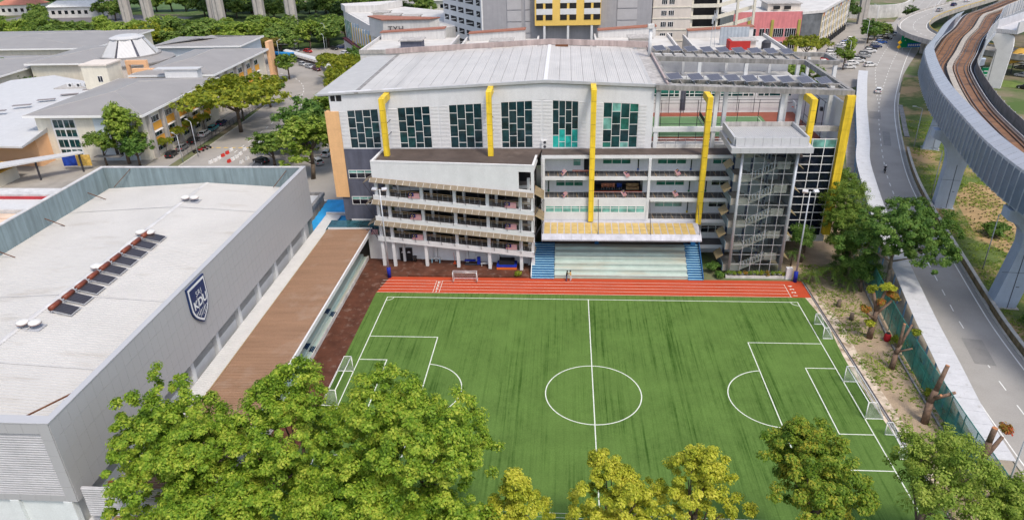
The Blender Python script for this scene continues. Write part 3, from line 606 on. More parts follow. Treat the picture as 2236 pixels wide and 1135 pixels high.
# ---- roof court
MB().box(9.85,38.2,17.2,38.6,17.3,17.56).build('court_slab', concrete, B)
court_g = mat('court_green', (.10,.19,.09), var=.1); court_r = mat('court_red', (.24,.075,.05), var=.12)
MB().box(10.0,37.3,20.8,38.4,17.57,17.6).build('court_surround', court_r, B); MB().box(10.2,31.0,23.2,35.6,17.61,17.63).build('court_floor', court_g, B)
mb = MB(); 
for y in (23.6,29.4,35.2): mb.box(10.8,30.4,y-.04,y+.04,17.632,17.64)
for x in (10.9,20,30.3): mb.box(x-.04,x+.04,23.6,35.2,17.641,17.647)
mb.build('court_lines', turf_line, B)
MB().box(10.0,37.0,17.6,19.6,17.57,18.0).build('court_ledge', conc_pale, B)
MB().box(9.85,38.2,38.6,39.0,17.3,24.0).build('court_back_wall', white, B)
for i in range(4):
    x0 = 11+i*6.6; f = MB().box(x0,x0+5.9,38.5,38.597,20.4,20.5).box(x0,x0+5.9,38.5,38.597,22.4,22.5)
    xs_ = [x0,x0+1.1,x0+2.0,x0+4.0,x0+5.0,x0+5.9]
    for xx in xs_: f.box(xx-.06,xx+.06,38.49,38.596,20.5,22.4)
    f.box(x0+.07,x0+5.83,38.505,38.596,20.95,21.05); f = f.build('window', frame_w, B)
    for a, b in zip(xs_, xs_[1:]): MB().box(a+.07,b-.07,38.54,38.596,21.06,22.39).build('pane', g_grn, f); MB().box(a+.07,b-.07,38.54,38.596,20.51,20.94).build('pane', g_mid, f)
MB().box(17.2,18.1,38.48,38.597,18.0,22.3).build('court_door', slate, B)
MB().box(37.9,38.25,17.2,39,17.58,24.5).build('court_side_wall', white, B)
MB().box(37.84,37.896,27.5,28.3,18.6,22.6).build('side_opening', dark_void, B)
for y in (25.2,30.6): MB().box(37.5,37.895,y,y+.5,21.2,21.8).build('wall_lamp', steel_d, B)
for x in (10.4,19.2,29.0,31.6): MB().box(x-.28,x+.28,17.25,17.8,17.6,26.4).build('court_column', white, B)
for x in (10.9,21.2,30.3,37.0): MB().box(x-.3,x+.3,20.2,20.8,17.6,26.3).build('court_column', white, B)
MB().box(9.9,22.0,17.16,17.7,20.2,20.9).build('court_beam', white, B); MB().box(30.6,38.2,17.16,17.7,20.2,20.95).build('court_beam', concrete, B)
mb = MB()
for x in (11.5,14.5,17.2,20.2,23.4,26.6,29.6): mb.tube((x,20.9,17.6),(x,20.9,24.2),.05,n=5); mb.tube((x+.6,38.0,17.6),(x+.6,38.0,24.2),.05,n=5)
for z in (20.4,24.2): mb.tube((10.2,20.9,z),(37,20.9,z),.04,n=5); mb.tube((10.2,38,z-1),(37,38,z-1),.05,n=5)
for y in (22,25,28,31): mb.tube((36.9,y,17.6),(36.9,y,23.5),.05,n=5)
mb.tube((36.9,21,23.5),(36.9,33,23.5),.05,n=5); mb.build('court_fence', steel_d, B)
mb = MB()
for k in range(14): mb.tube((10.6+k*1.5,17.4,17.6),(10.6+k*1.5,17.4,19.0),.03,n=4)
mb.tube((10,17.4,19.0),(31,17.4,19.0),.04,n=4); mb.build('court_railing', steel, B)
# ---- concrete pergola carrying the solar panels
def zp(x): return 27.62-(x-10)*.037
PG = MB()
def beam(x0, y0, x1, y1, wd, ht, dz=0):
    d = Vector((x1-x0,y1-y0,0)).normalized(); n = Vector((-d.y,d.x,0))*wd/2
    a0, a1 = zp(x0)+dz, zp(x1)+dz
    PG.hexa([Vector((x0,y0,a0-ht))-n,Vector((x1,y1,a1-ht))-n,Vector((x1,y1,a1-ht))+n,Vector((x0,y0,a0-ht))+n,Vector((x0,y0,a0))-n,Vector((x1,y1,a1))-n,Vector((x1,y1,a1))+n,Vector((x0,y0,a0))+n])
beam(9.9,16.9,38.9,16.9,1.2,.75); beam(12,20.8,38.4,20.8,.5,.6); beam(11.9,39.6,38.6,39.6,.7,.8); beam(11.9,47.0,44.5,47.0,.7,.7); beam(38.6,17.51,38.6,39.2,.55,.8); beam(12.2,17.51,12.2,46.6,.5,.7,-.01)
beam(38.96,39.6,44.4,39.6,.6,.7); beam(44.4,39.91,44.4,46.64,.6,.65)
for k in range(13): beam(14+k*2.0,17.51,14+k*2.0,20.54,.2,.3,-.08); beam(14+k*2.0,39.96,14+k*2.0,46.64,.2,.3,-.08)
PG = PG.build('pergola', concrete_d, B)
for x in (12.4,20.2,28.4,37.4,43.8): MB().box(x-.3,x+.3,39.25,39.85,17.6,zp(x)-.82).build('pergola_column', white, PG)
for x in (18.5,26.5,34.5,41.5): MB().box(x-.25,x+.25,46.7,47.2,13.0,zp(x)-.73).build('pergola_column', white, PG)
MB().box(9.85,38.2,39.0,48.5,22.5,22.8).build('low_roof', roof_grey, B)
# ---------------------------------------------------------------- terraced stands in front of the corridor block
ST = thing('seating_terrace', 'wide pale green stepped seating terrace between two blue stairs', 'terrace', (5.1,6.6,0))
for k in range(6):
    y0 = 6.72+k*.98; z1 = .52*(k+1)
    MB().prism_x([(y0,.0),(12.7,.0),(12.7,z1-.06),(y0+.05,z1-.06),(y0,z1-.1)] if k == 0 else [(y0,z1-.56),(12.7-.02*k,z1-.56),(12.7-.02*k,z1-.06),(y0+.05,z1-.06),(y0,z1-.1)], -5.05, 15.4+.0*k).build('riser', teal_seat, ST)
    MB().prism_x([(y0-.07,z1-.05),(y0-.09,z1-.02),(y0-.05,z1),(y0+.45,z1+.01),(y0+.98,z1),(y0+.98,z1-.055),(y0-.05,z1-.055)], -5.08, 15.42).build('tread', teal_seat, ST)
for x in (5.9+1.3*k for k in range(1)): pass
for sx, (x0, x1), name, lb in ((0,(-8.75,-5.12),'stair','left'),(1,(15.46,17.75),'stair','right')):
    t = thing('terrace_stairs', 'blue striped stairs at the %s end of the seating terrace' % lb, 'stairs', ((x0+x1)/2,6.4,0), 'stairs beside the terrace')
    for k in range(15):
        y0 = 6.3+k*.43; z1 = .21*(k+1); m = blue_step if k % 3 != 2 else blue_step
        MB().box(x0,x1,y0,y0+.43 if k < 14 else 13.2,max(0,z1-.42),z1-.045).build('step', blue_step, t); MB().box(x0-.02,x1+.02,y0-.03,y0+(.17 if k % 3 == 0 else .2),z1-.044,z1).build('nosing', blue_pale, t)
    mb = MB(); xx = x1-.05 if sx else x0+.05
    mb.prism_x([(6.3,0),(13,3.2),(13,4.1),(6.3,.5)], xx-.05, xx+.05).build('string_wall', blue_step if sx else white, t)
MB().box(1.3,1.9,12.5,13.2,3.0,5.9).build('post', blue_step, ST); MB().box(16.4,17.1,12.2,12.8,3.2,5.9).build('post', blue_step, ST)
# ---------------------------------------------------------------- open stair tower
T = thing('stair_tower', 'glazed open stair tower with grey posts and a white panelled cap', 'stair tower', (25.6,8.2,0))
for x in (21.75,29.45): MB().tube((x,8.15,0),(x,8.15,19.9),.2,n=12).build('post', lamp_grey, T, smooth=True)
for x in (24.2,26.6): MB().box(x-.17,x+.17,11.6,12.0,0,19.9).build('navy_column', blue_steel, T)
for x in (21.9,29.3): MB().box(x-.15,x+.15,13.2,13.6,0,19.9).build('navy_column', blue_steel, T)
lz = [.9+3.65*k for k in range(6)]
landing = mat('stair_concrete', (.33,.295,.25), var=.15, streak=.15)
for k, z in enumerate(lz):
    MB().box(21.0,23.4,8.7,13.6,z-.28,z).build('landing', landing, T); MB().box(20.95,23.4,8.58,8.7,z-.3,z+.75).build('landing_parapet', landing, T); MB().box(20.85,20.95,8.6,13.6,z-.3,z+.95).build('side_parapet', mat('teal_grey_side', (.16,.22,.25)), T)
    if k < 5:
        z2 = z+1.9; MB().prism([(26.9,8.8),(28.7,8.8),(29.3,10),(29.3,12.8),(28.7,13.6),(26.9,13.6)], z2-.28, z2).build('landing', landing, T)
        MB().prism([(26.95,8.65),(28.75,8.65),(29.42,10),(29.42,12.8),(29.3,12.8),(29.3,10.05),(28.7,8.8),(26.95,8.8)], z2-.3, z2+.85).build('landing_parapet', landing, T)
        for y0, za, zb, xa, xb in ((8.9,z,z2,23.4,26.9),(11.5,z+3.65,z2,23.4,26.9)):
            if za > 19.5: continue
            fl = MB()
            for i in range(9):
                xx = xa+(xb-xa)*i/9; zz = za+(zb-za)*(i+.5)/9; fl.box(xx,xx+(xb-xa)/9+.02,y0,y0+1.6,zz-.15,zz)
            fl = fl.build('stair_flight', landing, T); fl['kind'] = 'stuff'
            b1 = MB(); b1.hexa([(xa,y0-.1,za-.35),(xb,y0-.1,zb-.35),(xb,y0-.01,zb-.35),(xa,y0-.01,za-.35),(xa,y0-.1,za-.02),(xb,y0-.1,zb-.02),(xb,y0-.01,zb-.02),(xa,y0-.01,za-.02)]); b1.build('stringer', landing, fl)
            b1 = MB(); b1.bar((xa,y0-.05,za+.95),(xb,y0-.05,zb+.95),.06,.06)
            for i in range(8): t_ = (i+.5)/8; b1.box(xa+(xb-xa)*t_-.06,xa+(xb-xa)*t_+.06,y0-.07,y0-.03,za+(zb-za)*t_,za+(zb-za)*t_+.92)
            b1.build('balustrade', steel, fl)
# glazing grid, glass panes
xs = [21.95,23.45,24.9,26.4,27.9,29.25]; zs = [.35+1.62*k for k in range(13)]
mb = MB()
for x in xs: mb.box(x-.035,x+.035,8.2,8.27,.3,19.85)
for z in zs: mb.box(21.95,29.25,8.205,8.265,z-.03,z+.03)
GR = mb.build('glazing_bars', mat('glazing_bar', (.40,.40,.41), rough=.5), T)
for i in range(5):
    for k in range(12): MB().box(xs[i]+.04,xs[i+1]-.04,8.22,8.24,zs[k]+.035,zs[k+1]-.035).build('pane', g_clear, GR)
for k, z in enumerate(lz):                  # tan end awnings, both sides
    for s, xa in ((-1,20.83),(1,29.75)):
        if k == 5 and s > 0: continue
        MB().hexa([(xa,8.7,z+2.35),(xa+s*1.0,8.7,z+1.6),(xa+s*1.0,11.4,z+1.6),(xa,11.4,z+2.35),(xa,8.7,z+2.4),(xa+s*1.0,8.7,z+1.65),(xa+s*1.0,11.4,z+1.65),(xa,11.4,z+2.4)]).build('end_awning', mat('tan_end_awning', (.26,.205,.11), rough=.5, stripes=((0,1,0), .28, .03)), T)
louv = mat('grey_louvre', (.33,.335,.35), stripes=((0,0,1), .25, .06), var=.08)
MB().box(29.6,29.75,8.35,16.3,1.2,19.9).build('louvred_side', louv, T)
MB().box(29.76,30.6,15.2,16.3,1.2,19.9).build('louvred_return', louv, T)
# cap
capm = mat('cap_panel', (.44,.445,.46), rough=.45, var=.05, island=.02)
MB().box(19.75,31.05,6.8,15.6,20.1,20.9).build('cap_slab', capm, T)
cap = MB().box(20.45,30.3,7.55,15.2,20.91,21.0).build('cap_roof', concrete, T)
for k in range(8):
    a = 20.4+k*1.245; MB().hexa([(a,7.3,20.92),(a+1.215,7.3,20.92),(a+1.215,7.55,20.92),(a,7.55,20.92),(a,7.45,22.15),(a+1.215,7.45,22.15),(a+1.215,7.7,22.15),(a,7.7,22.15)]).build('cap_panel', capm, cap)
for k in range(9):
    a = 19.76+k*1.255; MB().box(a,a+1.23,6.74,6.795,20.1,20.9).build('edge_panel', capm, cap)
for k in range(5):
    a = 7.75+k*1.55; MB().box(30.3,30.55,a,a+1.52,20.92,22.15).build('cap_panel', capm, cap); MB().box(20.15,20.4,a,a+1.52,20.92,22.15).build('cap_panel', capm, cap)
MB().box(20.15,30.55,15.5,15.75,20.92,22.15).build('cap_parapet', concrete, cap)
mb = MB()
for k in range(38): mb.hexa([(20.5+k*.255,7.75,21.75),(20.62+k*.255,7.75,21.75),(20.62+k*.255,15.3,21.45),(20.5+k*.255,15.3,21.45),(20.5+k*.255,7.75,21.86),(20.62+k*.255,7.75,21.86),(20.62+k*.255,15.3,21.56),(20.5+k*.255,15.3,21.56)])
mb.build('cap_ribs', white_sheet, cap, kind='stuff'); MB().hexa([(20.42,7.72,21.6),(30.28,7.72,21.6),(30.28,15.4,21.3),(20.42,15.4,21.3),(20.42,7.72,21.78),(30.28,7.72,21.78),(30.28,15.4,21.48),(20.42,15.4,21.48)]).build('cap_sheet', white_sheet, cap)
# planter at the foot of the tower
pl = thing('planter_box', 'long low concrete planter with small shrubs below the stair tower', 'planter', (25.5,7.4,0))
MB().box(21.2,30.2,7.2,7.35,0,.45).box(21.2,30.2,7.85,8.0,0,.45).box(21.2,21.35,7.351,7.849,0,.45).box(30.05,30.2,7.351,7.849,0,.45).build('wall', conc_pale, pl); MB().box(21.36,30.04,7.36,7.84,.1,.38).build('soil', bark, pl)
# ---------------------------------------------------------------- grey sports hall on the left
H = thing('sports_hall', 'large grey panelled sports hall with white ribbed roof left of the pitch', 'building', (-62,-17,0))
HX, HY0, HY1, HT, HB = -45.3, -48.5, 15.1, 15.35, 6.85
def hz0(x): return 12.75-abs(x+62)*.062
MB().box(HX-.42,HX-.08,HY0+.05,HY1-.05,HB,HT-.1).build('wall_core', concrete_d, H)
pw = (HY1-HY0)/55; ph = (HT-.05-HB)/5
me = MB().box(-.07,0,.012,pw-.012,.012,ph-.012).mesh('wall_panel', hall_panel)
for i in range(55):
    for j in range(5): obj('wall_panel', me, H, loc=(HX, HY0+i*pw, HB+j*ph))
# front: frame panels, ribbed cladding, white base
for j in range(5):
    MB().box(HX-1.0,HX-.075,HY0-.07,HY0,HB+j*ph+.012,HB+(j+1)*ph-.012).build('frame_panel', hall_panel, H)
for k in range(24):
    a = HX-1.02-k*1.4; MB().box(a-1.38,a,HY0-.06,HY0+.3,HT-1.1,HT-.05).build('frame_panel', hall_panel, H); MB().box(a-1.38,a,HY0-.06,HY0+.3,HB,HB+.7).build('frame_panel', hall_panel, H)
mb = MB()
for k in range(26): mb.prism_x([(HY0+.12,HB+.72+k*.255),(HY0+.05,HB+.76+k*.255),(HY0+.05,HB+.86+k*.255),(HY0+.12,HB+.9+k*.255)], -79.4, HX-1.03)
mb.build('cladding_ribs', mat('rib_cladding', (.46,.46,.475), rough=.4), H, kind='stuff'); MB().box(-79.4,HX-.5,HY0+.121,HY0+.3,HB+.7,HT-1.1).build('cladding', mat('rib_cladding', (.46,.46,.475)), H)
MB().box(-79.4,HX-.6,HY0+.2,HY0+.5,0,HB-.01).build('base_wall', mat('pale_base', (.66,.70,.71), var=.06), H)
for x in (-46.3,-51.2,-56.1): MB().box(x-.4,x+.4,HY0-.1,HY0+.19,0,HB-.02).build('pilaster', mat('pale_base', (.66,.70,.71)), H)
MB().box(HX+.35,HX+9.0,HY0+.3,HY0+.45,4.9,8.2).build('side_screen', mat('rib_cladding', (.46,.46,.475)), H)
mb = MB(); [mb.prism_x([(HY0+.3,4.95+k*.25),(HY0+.23,4.99+k*.25),(HY0+.23,5.09+k*.25),(HY0+.3,5.13+k*.25)], HX+.35, HX+9.0) for k in range(13)]; mb.build('side_screen_ribs', mat('rib_cladding', (.46,.46,.475)), H, kind='stuff')
for k, y in enumerate((-36.5,-23.0,-9.5,4.0)): MB().add([(-79.1,y,hz0(-79.1)+.065),(-62.3,y,hz0(-62.3)+.065),(-62.3,y+.09,hz0(-62.3)+.065),(-79.1,y+.09,hz0(-79.1)+.065),(-61.7,y,hz0(-61.7)+.065),(-45.9,y,hz0(-45.9)+.065),(-45.9,y+.09,hz0(-45.9)+.065),(-61.7,y+.09,hz0(-61.7)+.065)], [(0,1,2,3),(4,5,6,7)]).build('sheet_lap', cap_metal, H)
mb = MB().tube((HX+1.2,HY0+2.5,6.6),(HX+2.6,HY0+2.2,6.6),.28,n=10).tube((HX+2.6,HY0+2.2,6.6),(HX+2.9,HY0+2.0,5.2),.28,n=10).tube((HX+2.9,HY0+2.0,5.2),(HX+6,HY0+2.0,5.0),.28,n=10); mb.build('rust_pipe', copper, H)
# recessed lower wall with columns and vents facing the covered walk
MB().box(-46.6,-46.3,HY0+.5,HY1-.3,0,HB).build('lower_wall', white, H)
perf = mat('perforated_vent', (.42,.42,.42), var=.1, stripes=((0,1,1), .16, .05))
for k in range(10):
    y = -46.5+k*6.45; MB().box(-46.3,-45.75,y-.35,y+.35,0,HB-.004).build('column', white, H)
    if k < 9: MB().box(-46.295,-46.22,y+.5,y+5.95,4.9,6.8).build('vent_grille', perf, H)
MB().hexa([(-46.29,HY0+.6,4.3),(-45.72,HY0+.6,3.9),(-45.72,HY1-.4,3.9),(-46.29,HY1-.4,4.3),(-46.29,HY0+.6,4.36),(-45.72,HY0+.6,3.96),(-45.72,HY1-.4,3.96),(-46.29,HY1-.4,4.36)]).build('flashing', concrete, H) if 0 else None
# parapet copings and inner faces
MB().box(HX-.5,HX+.03,HY0-.08,HY1+.02,HT-.05,HT+.06).build('coping', hall_panel, H)
MB().box(-79.7,HX-.501,HY0-.09,HY0+.9,HT-.05,HT+.05).build('coping', hall_panel, H)
for k in range(18): MB().box(-79.5+k*1.9,-79.5+k*1.9+1.87,HY1-.55,HY1,HT-.05,HT+.05).build('coping', cap_metal, H)
for k in range(20): MB().box(-79.75,-79.15,HY0+.95+k*3.13,HY0+.95+k*3.13+3.08,HT-.06,HT+.06).build('coping', cap_metal, H)
MB().box(-79.4,HX-.43,HY1-.5,HY1-.05,0,HT-.055).build('back_wall', hall_inner, H); MB().box(-79.7,-79.2,HY0+.4,HY1-.06,0,HT-.07).build('far_wall', hall_inner, H)
MB().box(-79.2,-79.13,HY0+.9,HY1-.52,10.5,HT-.075).build('parapet_lining', hall_inner, H)
def hz(x): return 12.75-abs(x+62)*.062
HR = MB().add([(-79.12,HY0+.9,hz(-79.1)),(-62,HY0+.9,12.75),(HX-.45,HY0+.9,hz(HX-.45)),(HX-.45,HY1-.52,hz(HX-.45)),(-62,HY1-.52,12.75),(-79.12,HY1-.52,hz(-79.1)),(-79.12,HY0+.9,10),(HX-.45,HY0+.9,10),(HX-.45,HY1-.52,10),(-79.12,HY1-.52,10)], [(0,1,4,5),(1,2,3,4),(0,6,7,2,1),(2,7,8,3),(3,8,9,5,4),(5,9,6,0)]).build('roof', hall_roof_m, H)
mb = MB(); y = HY0+1.1
while y < HY1-.7:
    for xa, xb in ((-79.1,-62.25),(-61.75,HX-.46)):
        mb.add([(xa,y,hz(xa)-.01),(xa,y+.14,hz(xa)-.01),(xa,y+.11,hz(xa)+.06),(xa,y+.03,hz(xa)+.06),(xb,y,hz(xb)-.01),(xb,y+.14,hz(xb)-.01),(xb,y+.11,hz(xb)+.06),(xb,y+.03,hz(xb)+.06)], [(0,3,7,4),(3,2,6,7),(2,1,5,6)])
    y += .44
mb.build('roof_ribs', hall_roof_m, HR, kind='stuff')
MB().add([(-62.35,HY0+.95,12.78),(-62,HY0+.95,12.85),(-61.65,HY0+.95,12.78),(-61.65,HY1-.6,12.78),(-62,HY1-.6,12.85),(-62.35,HY1-.6,12.78)], [(0,1,4,5),(1,2,3,4)]).build('ridge_cap', cap_metal, HR)
MB().box(HX-.75,HX-.46,HY0+.95,HY1-.55,HT-2.6,HT-.05).build('parapet_backing', hall_panel, H)
for y in (9.2,-1.2,-11.6): MB().bar((-79.1,y,13.0),(-76.3,y-.1,hz(-76.3)+.05),.09,.09).build('brace', rust, H)
MB().bar((-74.5,14.45,15.1),(-77.5,13.5,12.3),.09,.09).build('brace', rust, H); MB().bar((-48.3,14.4,14.9),(-50.6,13.6,12.3),.09,.09).build('brace', rust, H); MB().bar((-46.1,-42.2,14.5),(-52.7,-46.9,12.6),.12,.12).build('brace', rust, H)
# school crest
SG = thing('shield_sign', 'navy shield-shaped crest with white lettering on the grey hall wall', 'sign', (HX,-23.6,12.6))
def shield(sc):
    p = []
    hw, top, bot = 2.05*sc, 2.45*sc, -2.75*sc
    p += [(-hw,top),(hw,top)]
    for i in range(9): t_ = i/8; p.append((hw*(1-t_**2.1), -.1*sc+(bot+.1*sc)*t_))
    for i in range(1,8): t_ = 1-i/8; p.append((-hw*(1-t_**2.1), -.1*sc+(bot+.1*sc)*t_))
    p.append((-hw,-.1*sc)); return p
def plate(name, sc, x0, x1, m, par):
    p = shield(sc); n = len(p); v = [(x,a,b) for x in (x0,x1) for a,b in p]
    return MB().add(v, [tuple(range(n-1,-1,-1)), tuple(range(n,2*n))]+[(i,(i+1)%n,n+(i+1)%n,n+i) for i in range(n)]).build(name, m, par, local=True)
navy_s = mat('crest_navy', (.014,.035,.115), rough=.35, var=.06); wht = mat('crest_white', (.72,.74,.76), rough=.5)
plate('back_plate', 1.0, .03, .22, navy_s, SG); plate('border', .93, .221, .24, wht, SG); plate('face', .82, .241, .26, navy_s, SG)
def wall_text(s_, size, y, z, par, m, bold, space=1.0):
    me = text_mesh(s_, size, m, bold, space); o = obj('lettering', me, par, local=True); o.location = (.275,y,z); o.rotation_euler = (math.pi/2,0,math.pi/2); return o
wall_text('SRI', .85, .1, 1.05, SG, wht, .005, 1.25); wall_text('K', 1.35, -1.0, -.1, SG, wht, .045); wall_text('D', 1.35, .08, -.1, SG, wht, .045); wall_text('U', 1.35, 1.12, -.1, SG, wht, .045)
for y in (-.47,.6): MB().box(.262,.27,y-.025,y+.025,-1.9,.75).build('divider', wht, SG, local=True)
for k in range(8):
    y = -1.2+k*.345; b = -1.9+abs(y)*.55; MB().box(.262,.272,y-.045,y+.045,b,-.95+.0).build('stripe', wht, SG, local=True)
# ---------------------------------------------------------------- brown roofed grandstand and white covered walk beside the hall
G = thing('covered_grandstand', 'long grandstand with brown ribbed roof and pale green benches beside the pitch', 'grandstand', (-39,-18,0))
GY0, GY1 = -52, 13.4
GR_ = MB().hexa([(-42.5,GY0,4.85),(-35.2,GY0,5.05),(-35.2,GY1,5.05),(-42.5,GY1,4.85),(-42.5,GY0,5.0),(-35.2,GY0,5.2),(-35.2,GY1,5.2),(-42.5,GY1,5.0)]).build('roof', brown_roof, G)
mb = MB(); y = GY0+.05
while y < GY1-.12:
    mb.add([(-42.5,y,4.99),(-42.5,y+.1,4.99),(-42.5,y+.08,5.06),(-42.5,y+.02,5.06),(-35.3,y,5.19),(-35.3,y+.1,5.19),(-35.3,y+.08,5.26),(-35.3,y+.02,5.26)], [(0,3,7,4),(3,2,6,7),(2,1,5,6)]); y += .3
mb.build('roof_ribs', brown_roof, GR_, kind='stuff')
MB().box(-35.3,-35.08,GY0,GY1,4.75,5.33).build('edge_beam', white, GR_); MB().box(-42.62,-42.5,GY0,GY1,4.6,5.1).build('edge_trim', frame_tan, GR_); MB().box(-42.5,-35.1,GY1,GY1+.12,4.9,5.35).build('end_trim', white, GR_)
for k in range(5):
    x0 = -37.0+k*.0; 
    xa = -36.05-.85*(k+1); z = .48*(k+1); MB().box(xa,-36.05-.85*k,GY0+2,12.6,0,z).build('bench_step', teal_seat2, G)
MB().box(-36.2,-36.04,GY0+2,12.7,0,.62).build('front_kerb', conc_pale, G)
zig = mat('navy_zigzag', (.012,.05,.12))
for k, y in enumerate((-6.2,-15.2)):
    t = MB().box(-37.9,-36.0,y-.06,y+.06,.05,.1).build('aisle_marking', zig, G)
    for i in range(8):
        xa = -37.7+i*.22; MB().box(xa,xa+.12,y-.75+(.15 if i % 3 == 0 else .35),y+.75,.49+.48*max(0,int((-36.05-.85-xa)/.85+1)),.60+.48*max(0,int((-36.05-.85-xa)/.85+1))).build('aisle_bar', zig, t)
for k in range(12): MB().box(-42.2,-41.9,GY0+1+k*5.8,GY0+1.3+k*5.8,0,4.84).build('post', white, G)
MB().box(-42.0,-41.8,GY0+.5,13,0,2.6).build('rear_wall', white, G)
C_ = thing('covered_walk', 'narrow white ribbed roof over the walk between the hall and the brown roof', 'walkway roof', (-44.2,-15,0))
CR = MB().hexa([(-45.72,GY0,3.85),(-43.1,GY0,3.7),(-43.1,22.5,3.7),(-45.72,22.5,3.85),(-45.72,GY0,3.95),(-43.1,GY0,3.8),(-43.1,22.5,3.8),(-45.72,22.5,3.95)]).build('roof', white_sheet, C_)
mb = MB(); y = GY0
while y < 22.3:
    mb.add([(-45.7,y,3.94),(-45.7,y+.12,3.94),(-45.7,y+.09,4.0),(-45.7,y+.03,4.0),(-43.1,y,3.79),(-43.1,y+.12,3.79),(-43.1,y+.09,3.85),(-43.1,y+.03,3.85)], [(0,3,7,4),(3,2,6,7),(2,1,5,6)]); y += .4
mb.build('roof_ribs', white_sheet, CR, kind='stuff'); MB().box(-45.8,-41.9,22.4,22.8,3.7,4.2).build('end_wall', cap_metal, C_)
for k in range(9): MB().box(-43.6,-43.4,GY0+4+k*8,GY0+4.2+k*8,0,3.7).build('post', white, C_)
# dark glass link roof, blue sheeted roof, flat roof behind
GL = thing('glass_link_roof', 'dark blue glazed link roof between brown roof and slate wall', 'glass roof', (-38,15.3,0))
for i in range(6):
    for j in range(3):
        x0 = -43.0+i*1.65; y0 = 13.6+j*1.12; z = 4.95+j*.07; MB().hexa([(x0,y0,z-.05),(x0+1.61,y0,z-.05),(x0+1.61,y0+1.08,z+.02),(x0,y0+1.08,z+.02),(x0,y0,z),(x0+1.61,y0,z),(x0+1.61,y0+1.08,z+.07),(x0,y0+1.08,z+.07)]).build('pane', glass('link_glass', (.02,.07,.085), .12), GL)
for x in (-43.05,-33.2): MB().box(x-.1,x+.1,13.55,16.9,0,4.9).build('wall', white, GL)
BR = thing('blue_tarp_roof', 'bright blue stepped sheet roof beside the slate wall', 'roof', (-43.5,24,0))
bl = mat('bright_blue_sheet', (.03,.30,.62), rough=.5, var=.18)
for k in range(7):
    y = 17.4+k*1.75; z = 2.9+k*.0+.25*(k % 2)*.2+.08*k; MB().hexa([(-47.8,y,z),(-41.0,y,z),(-41.0,y+1.85,z+.35),(-47.8,y+1.85,z+.35),(-47.8,y,z+.08),(-41.0,y,z+.08),(-41.0,y+1.85,z+.43),(-47.8,y+1.85,z+.43)]).build('roof_sheet', bl, BR)
for x in (-47.6,-41.3): MB().box(x-.1,x+.1,17.5,29.5,0,2.88).build('wall', white, BR)
FR = thing('flat_roof_annex', 'low annex with white sheet roof and grey parapet behind the hall', 'building', (-50,22,0))
MB().box(-56,-48.6,15.4,30,0,4.6).build('wall', concrete, FR); MB().box(-55.6,-48.9,15.8,29.6,4.605,4.7).build('roof', white_sheet, FR)
MB().box(-56,-55.6,15.4,30,4.601,5.2).box(-48.9,-48.3,15.4,30,4.601,5.2).box(-55.599,-48.901,29.6,30,4.601,5.2).build('parapet', concrete_d, FR)
BW = thing('boundary_wall', 'long pale boundary wall with paved strip behind the annex', 'wall', (-60,33,0))
MB().box(-76,-41.8,32.5,32.8,0,2.4).build('wall', conc_pale, BW); MB().box(-76,-41.8,32.4,32.9,2.401,2.5).build('coping', white, BW)
sheet('paved_strip', [(-76,28.2),(-41.8,28.2),(-41.8,32.3),(-76,32.3)], .014, mat('sandstone_path', (.42,.33,.25), var=.2, stripes=((1,0,0), 1.2, .02)))
# neighbouring low roofs left of the hall
N = thing('canteen_building', 'low building with white and rusty sheet roofs left of the grey hall', 'building', (-95,20,0))
MB().box(-120,-79.9,-40,17,0,9.6).build('wall', conc_pale, N)
MB().hexa([(-120,-40,9.61),(-80.2,-40,9.61),(-80.2,8,9.61),(-120,8,9.61),(-120,-40,10.2),(-80.2,-40,9.7),(-80.2,8,9.7),(-120,8,10.2)]).build('rusty_roof', mat('rusty_roof', (.60,.47,.36), var=.15, scale=.4, dirt=((.42,.20,.09), .5, .7, .5, (.3,1.5,1))), N)
MB().box(-120,-80.0,8.3,9.0,9.61,10.4).build('ridge', cap_metal, N); MB().box(-120,-80.0,9.05,13.6,9.61,10.1).build('white_roof', white_sheet, N)
MB().box(-120,-80,13.65,13.95,9.61,10.5).build('red_fascia', mat('red_fascia', (.42,.04,.05), var=.15), N); MB().box(-120,-80,14.0,17,9.61,10.8).build('metal_parapet', cap_metal, N)
# ---------------------------------------------------------------- covered walkway along the road
WK = thing('roadside_walkway', 'long white sheet-roofed walkway following the kerb of the right-hand road', 'walkway', (46,0,0))
wl = spline([(38.6,-35.5),(39.5,-28),(41.2,-19),(42.9,-9.5),(45.2,1.8),(47.8,14),(51.0,28),(54.6,42),(58.4,55.5),(63.0,68),(68.5,84),(74,100),(79.5,115),(85,130),(89.8,142.5)], 1.85); wn_ = normals(wl)
wsheet = mat('walkway_sheet', (.52,.525,.54), rough=.45, var=.08, scale=.9, island=.03, dirt=((.30,.28,.25), .62, .75, 1.2))
for i in range(len(wl)-1):
    a, b = wl[i], wl[i+1]; na, nb = wn_[i], wn_[i+1]; d = (b-a).normalized()*.03
    o = Vector((0,0,3.05)); e = Vector((0,0,3.0)); h = Vector((0,0,.06))
    p = [a-na*1.25+o, a+na*1.45+e, b-d+nb*1.45+e, b-d-nb*1.25+o]
    MB().hexa(p+[q+h for q in p]).build('roof_sheet', wsheet, WK)
    if i % 2 == 0:
        q = a-na*1.0; MB().box(q.x-.09,q.x+.09,q.y-.09,q.y+.09,0,3.04).build('post', mat('blue_post', (.16,.27,.42), rough=.4), WK)
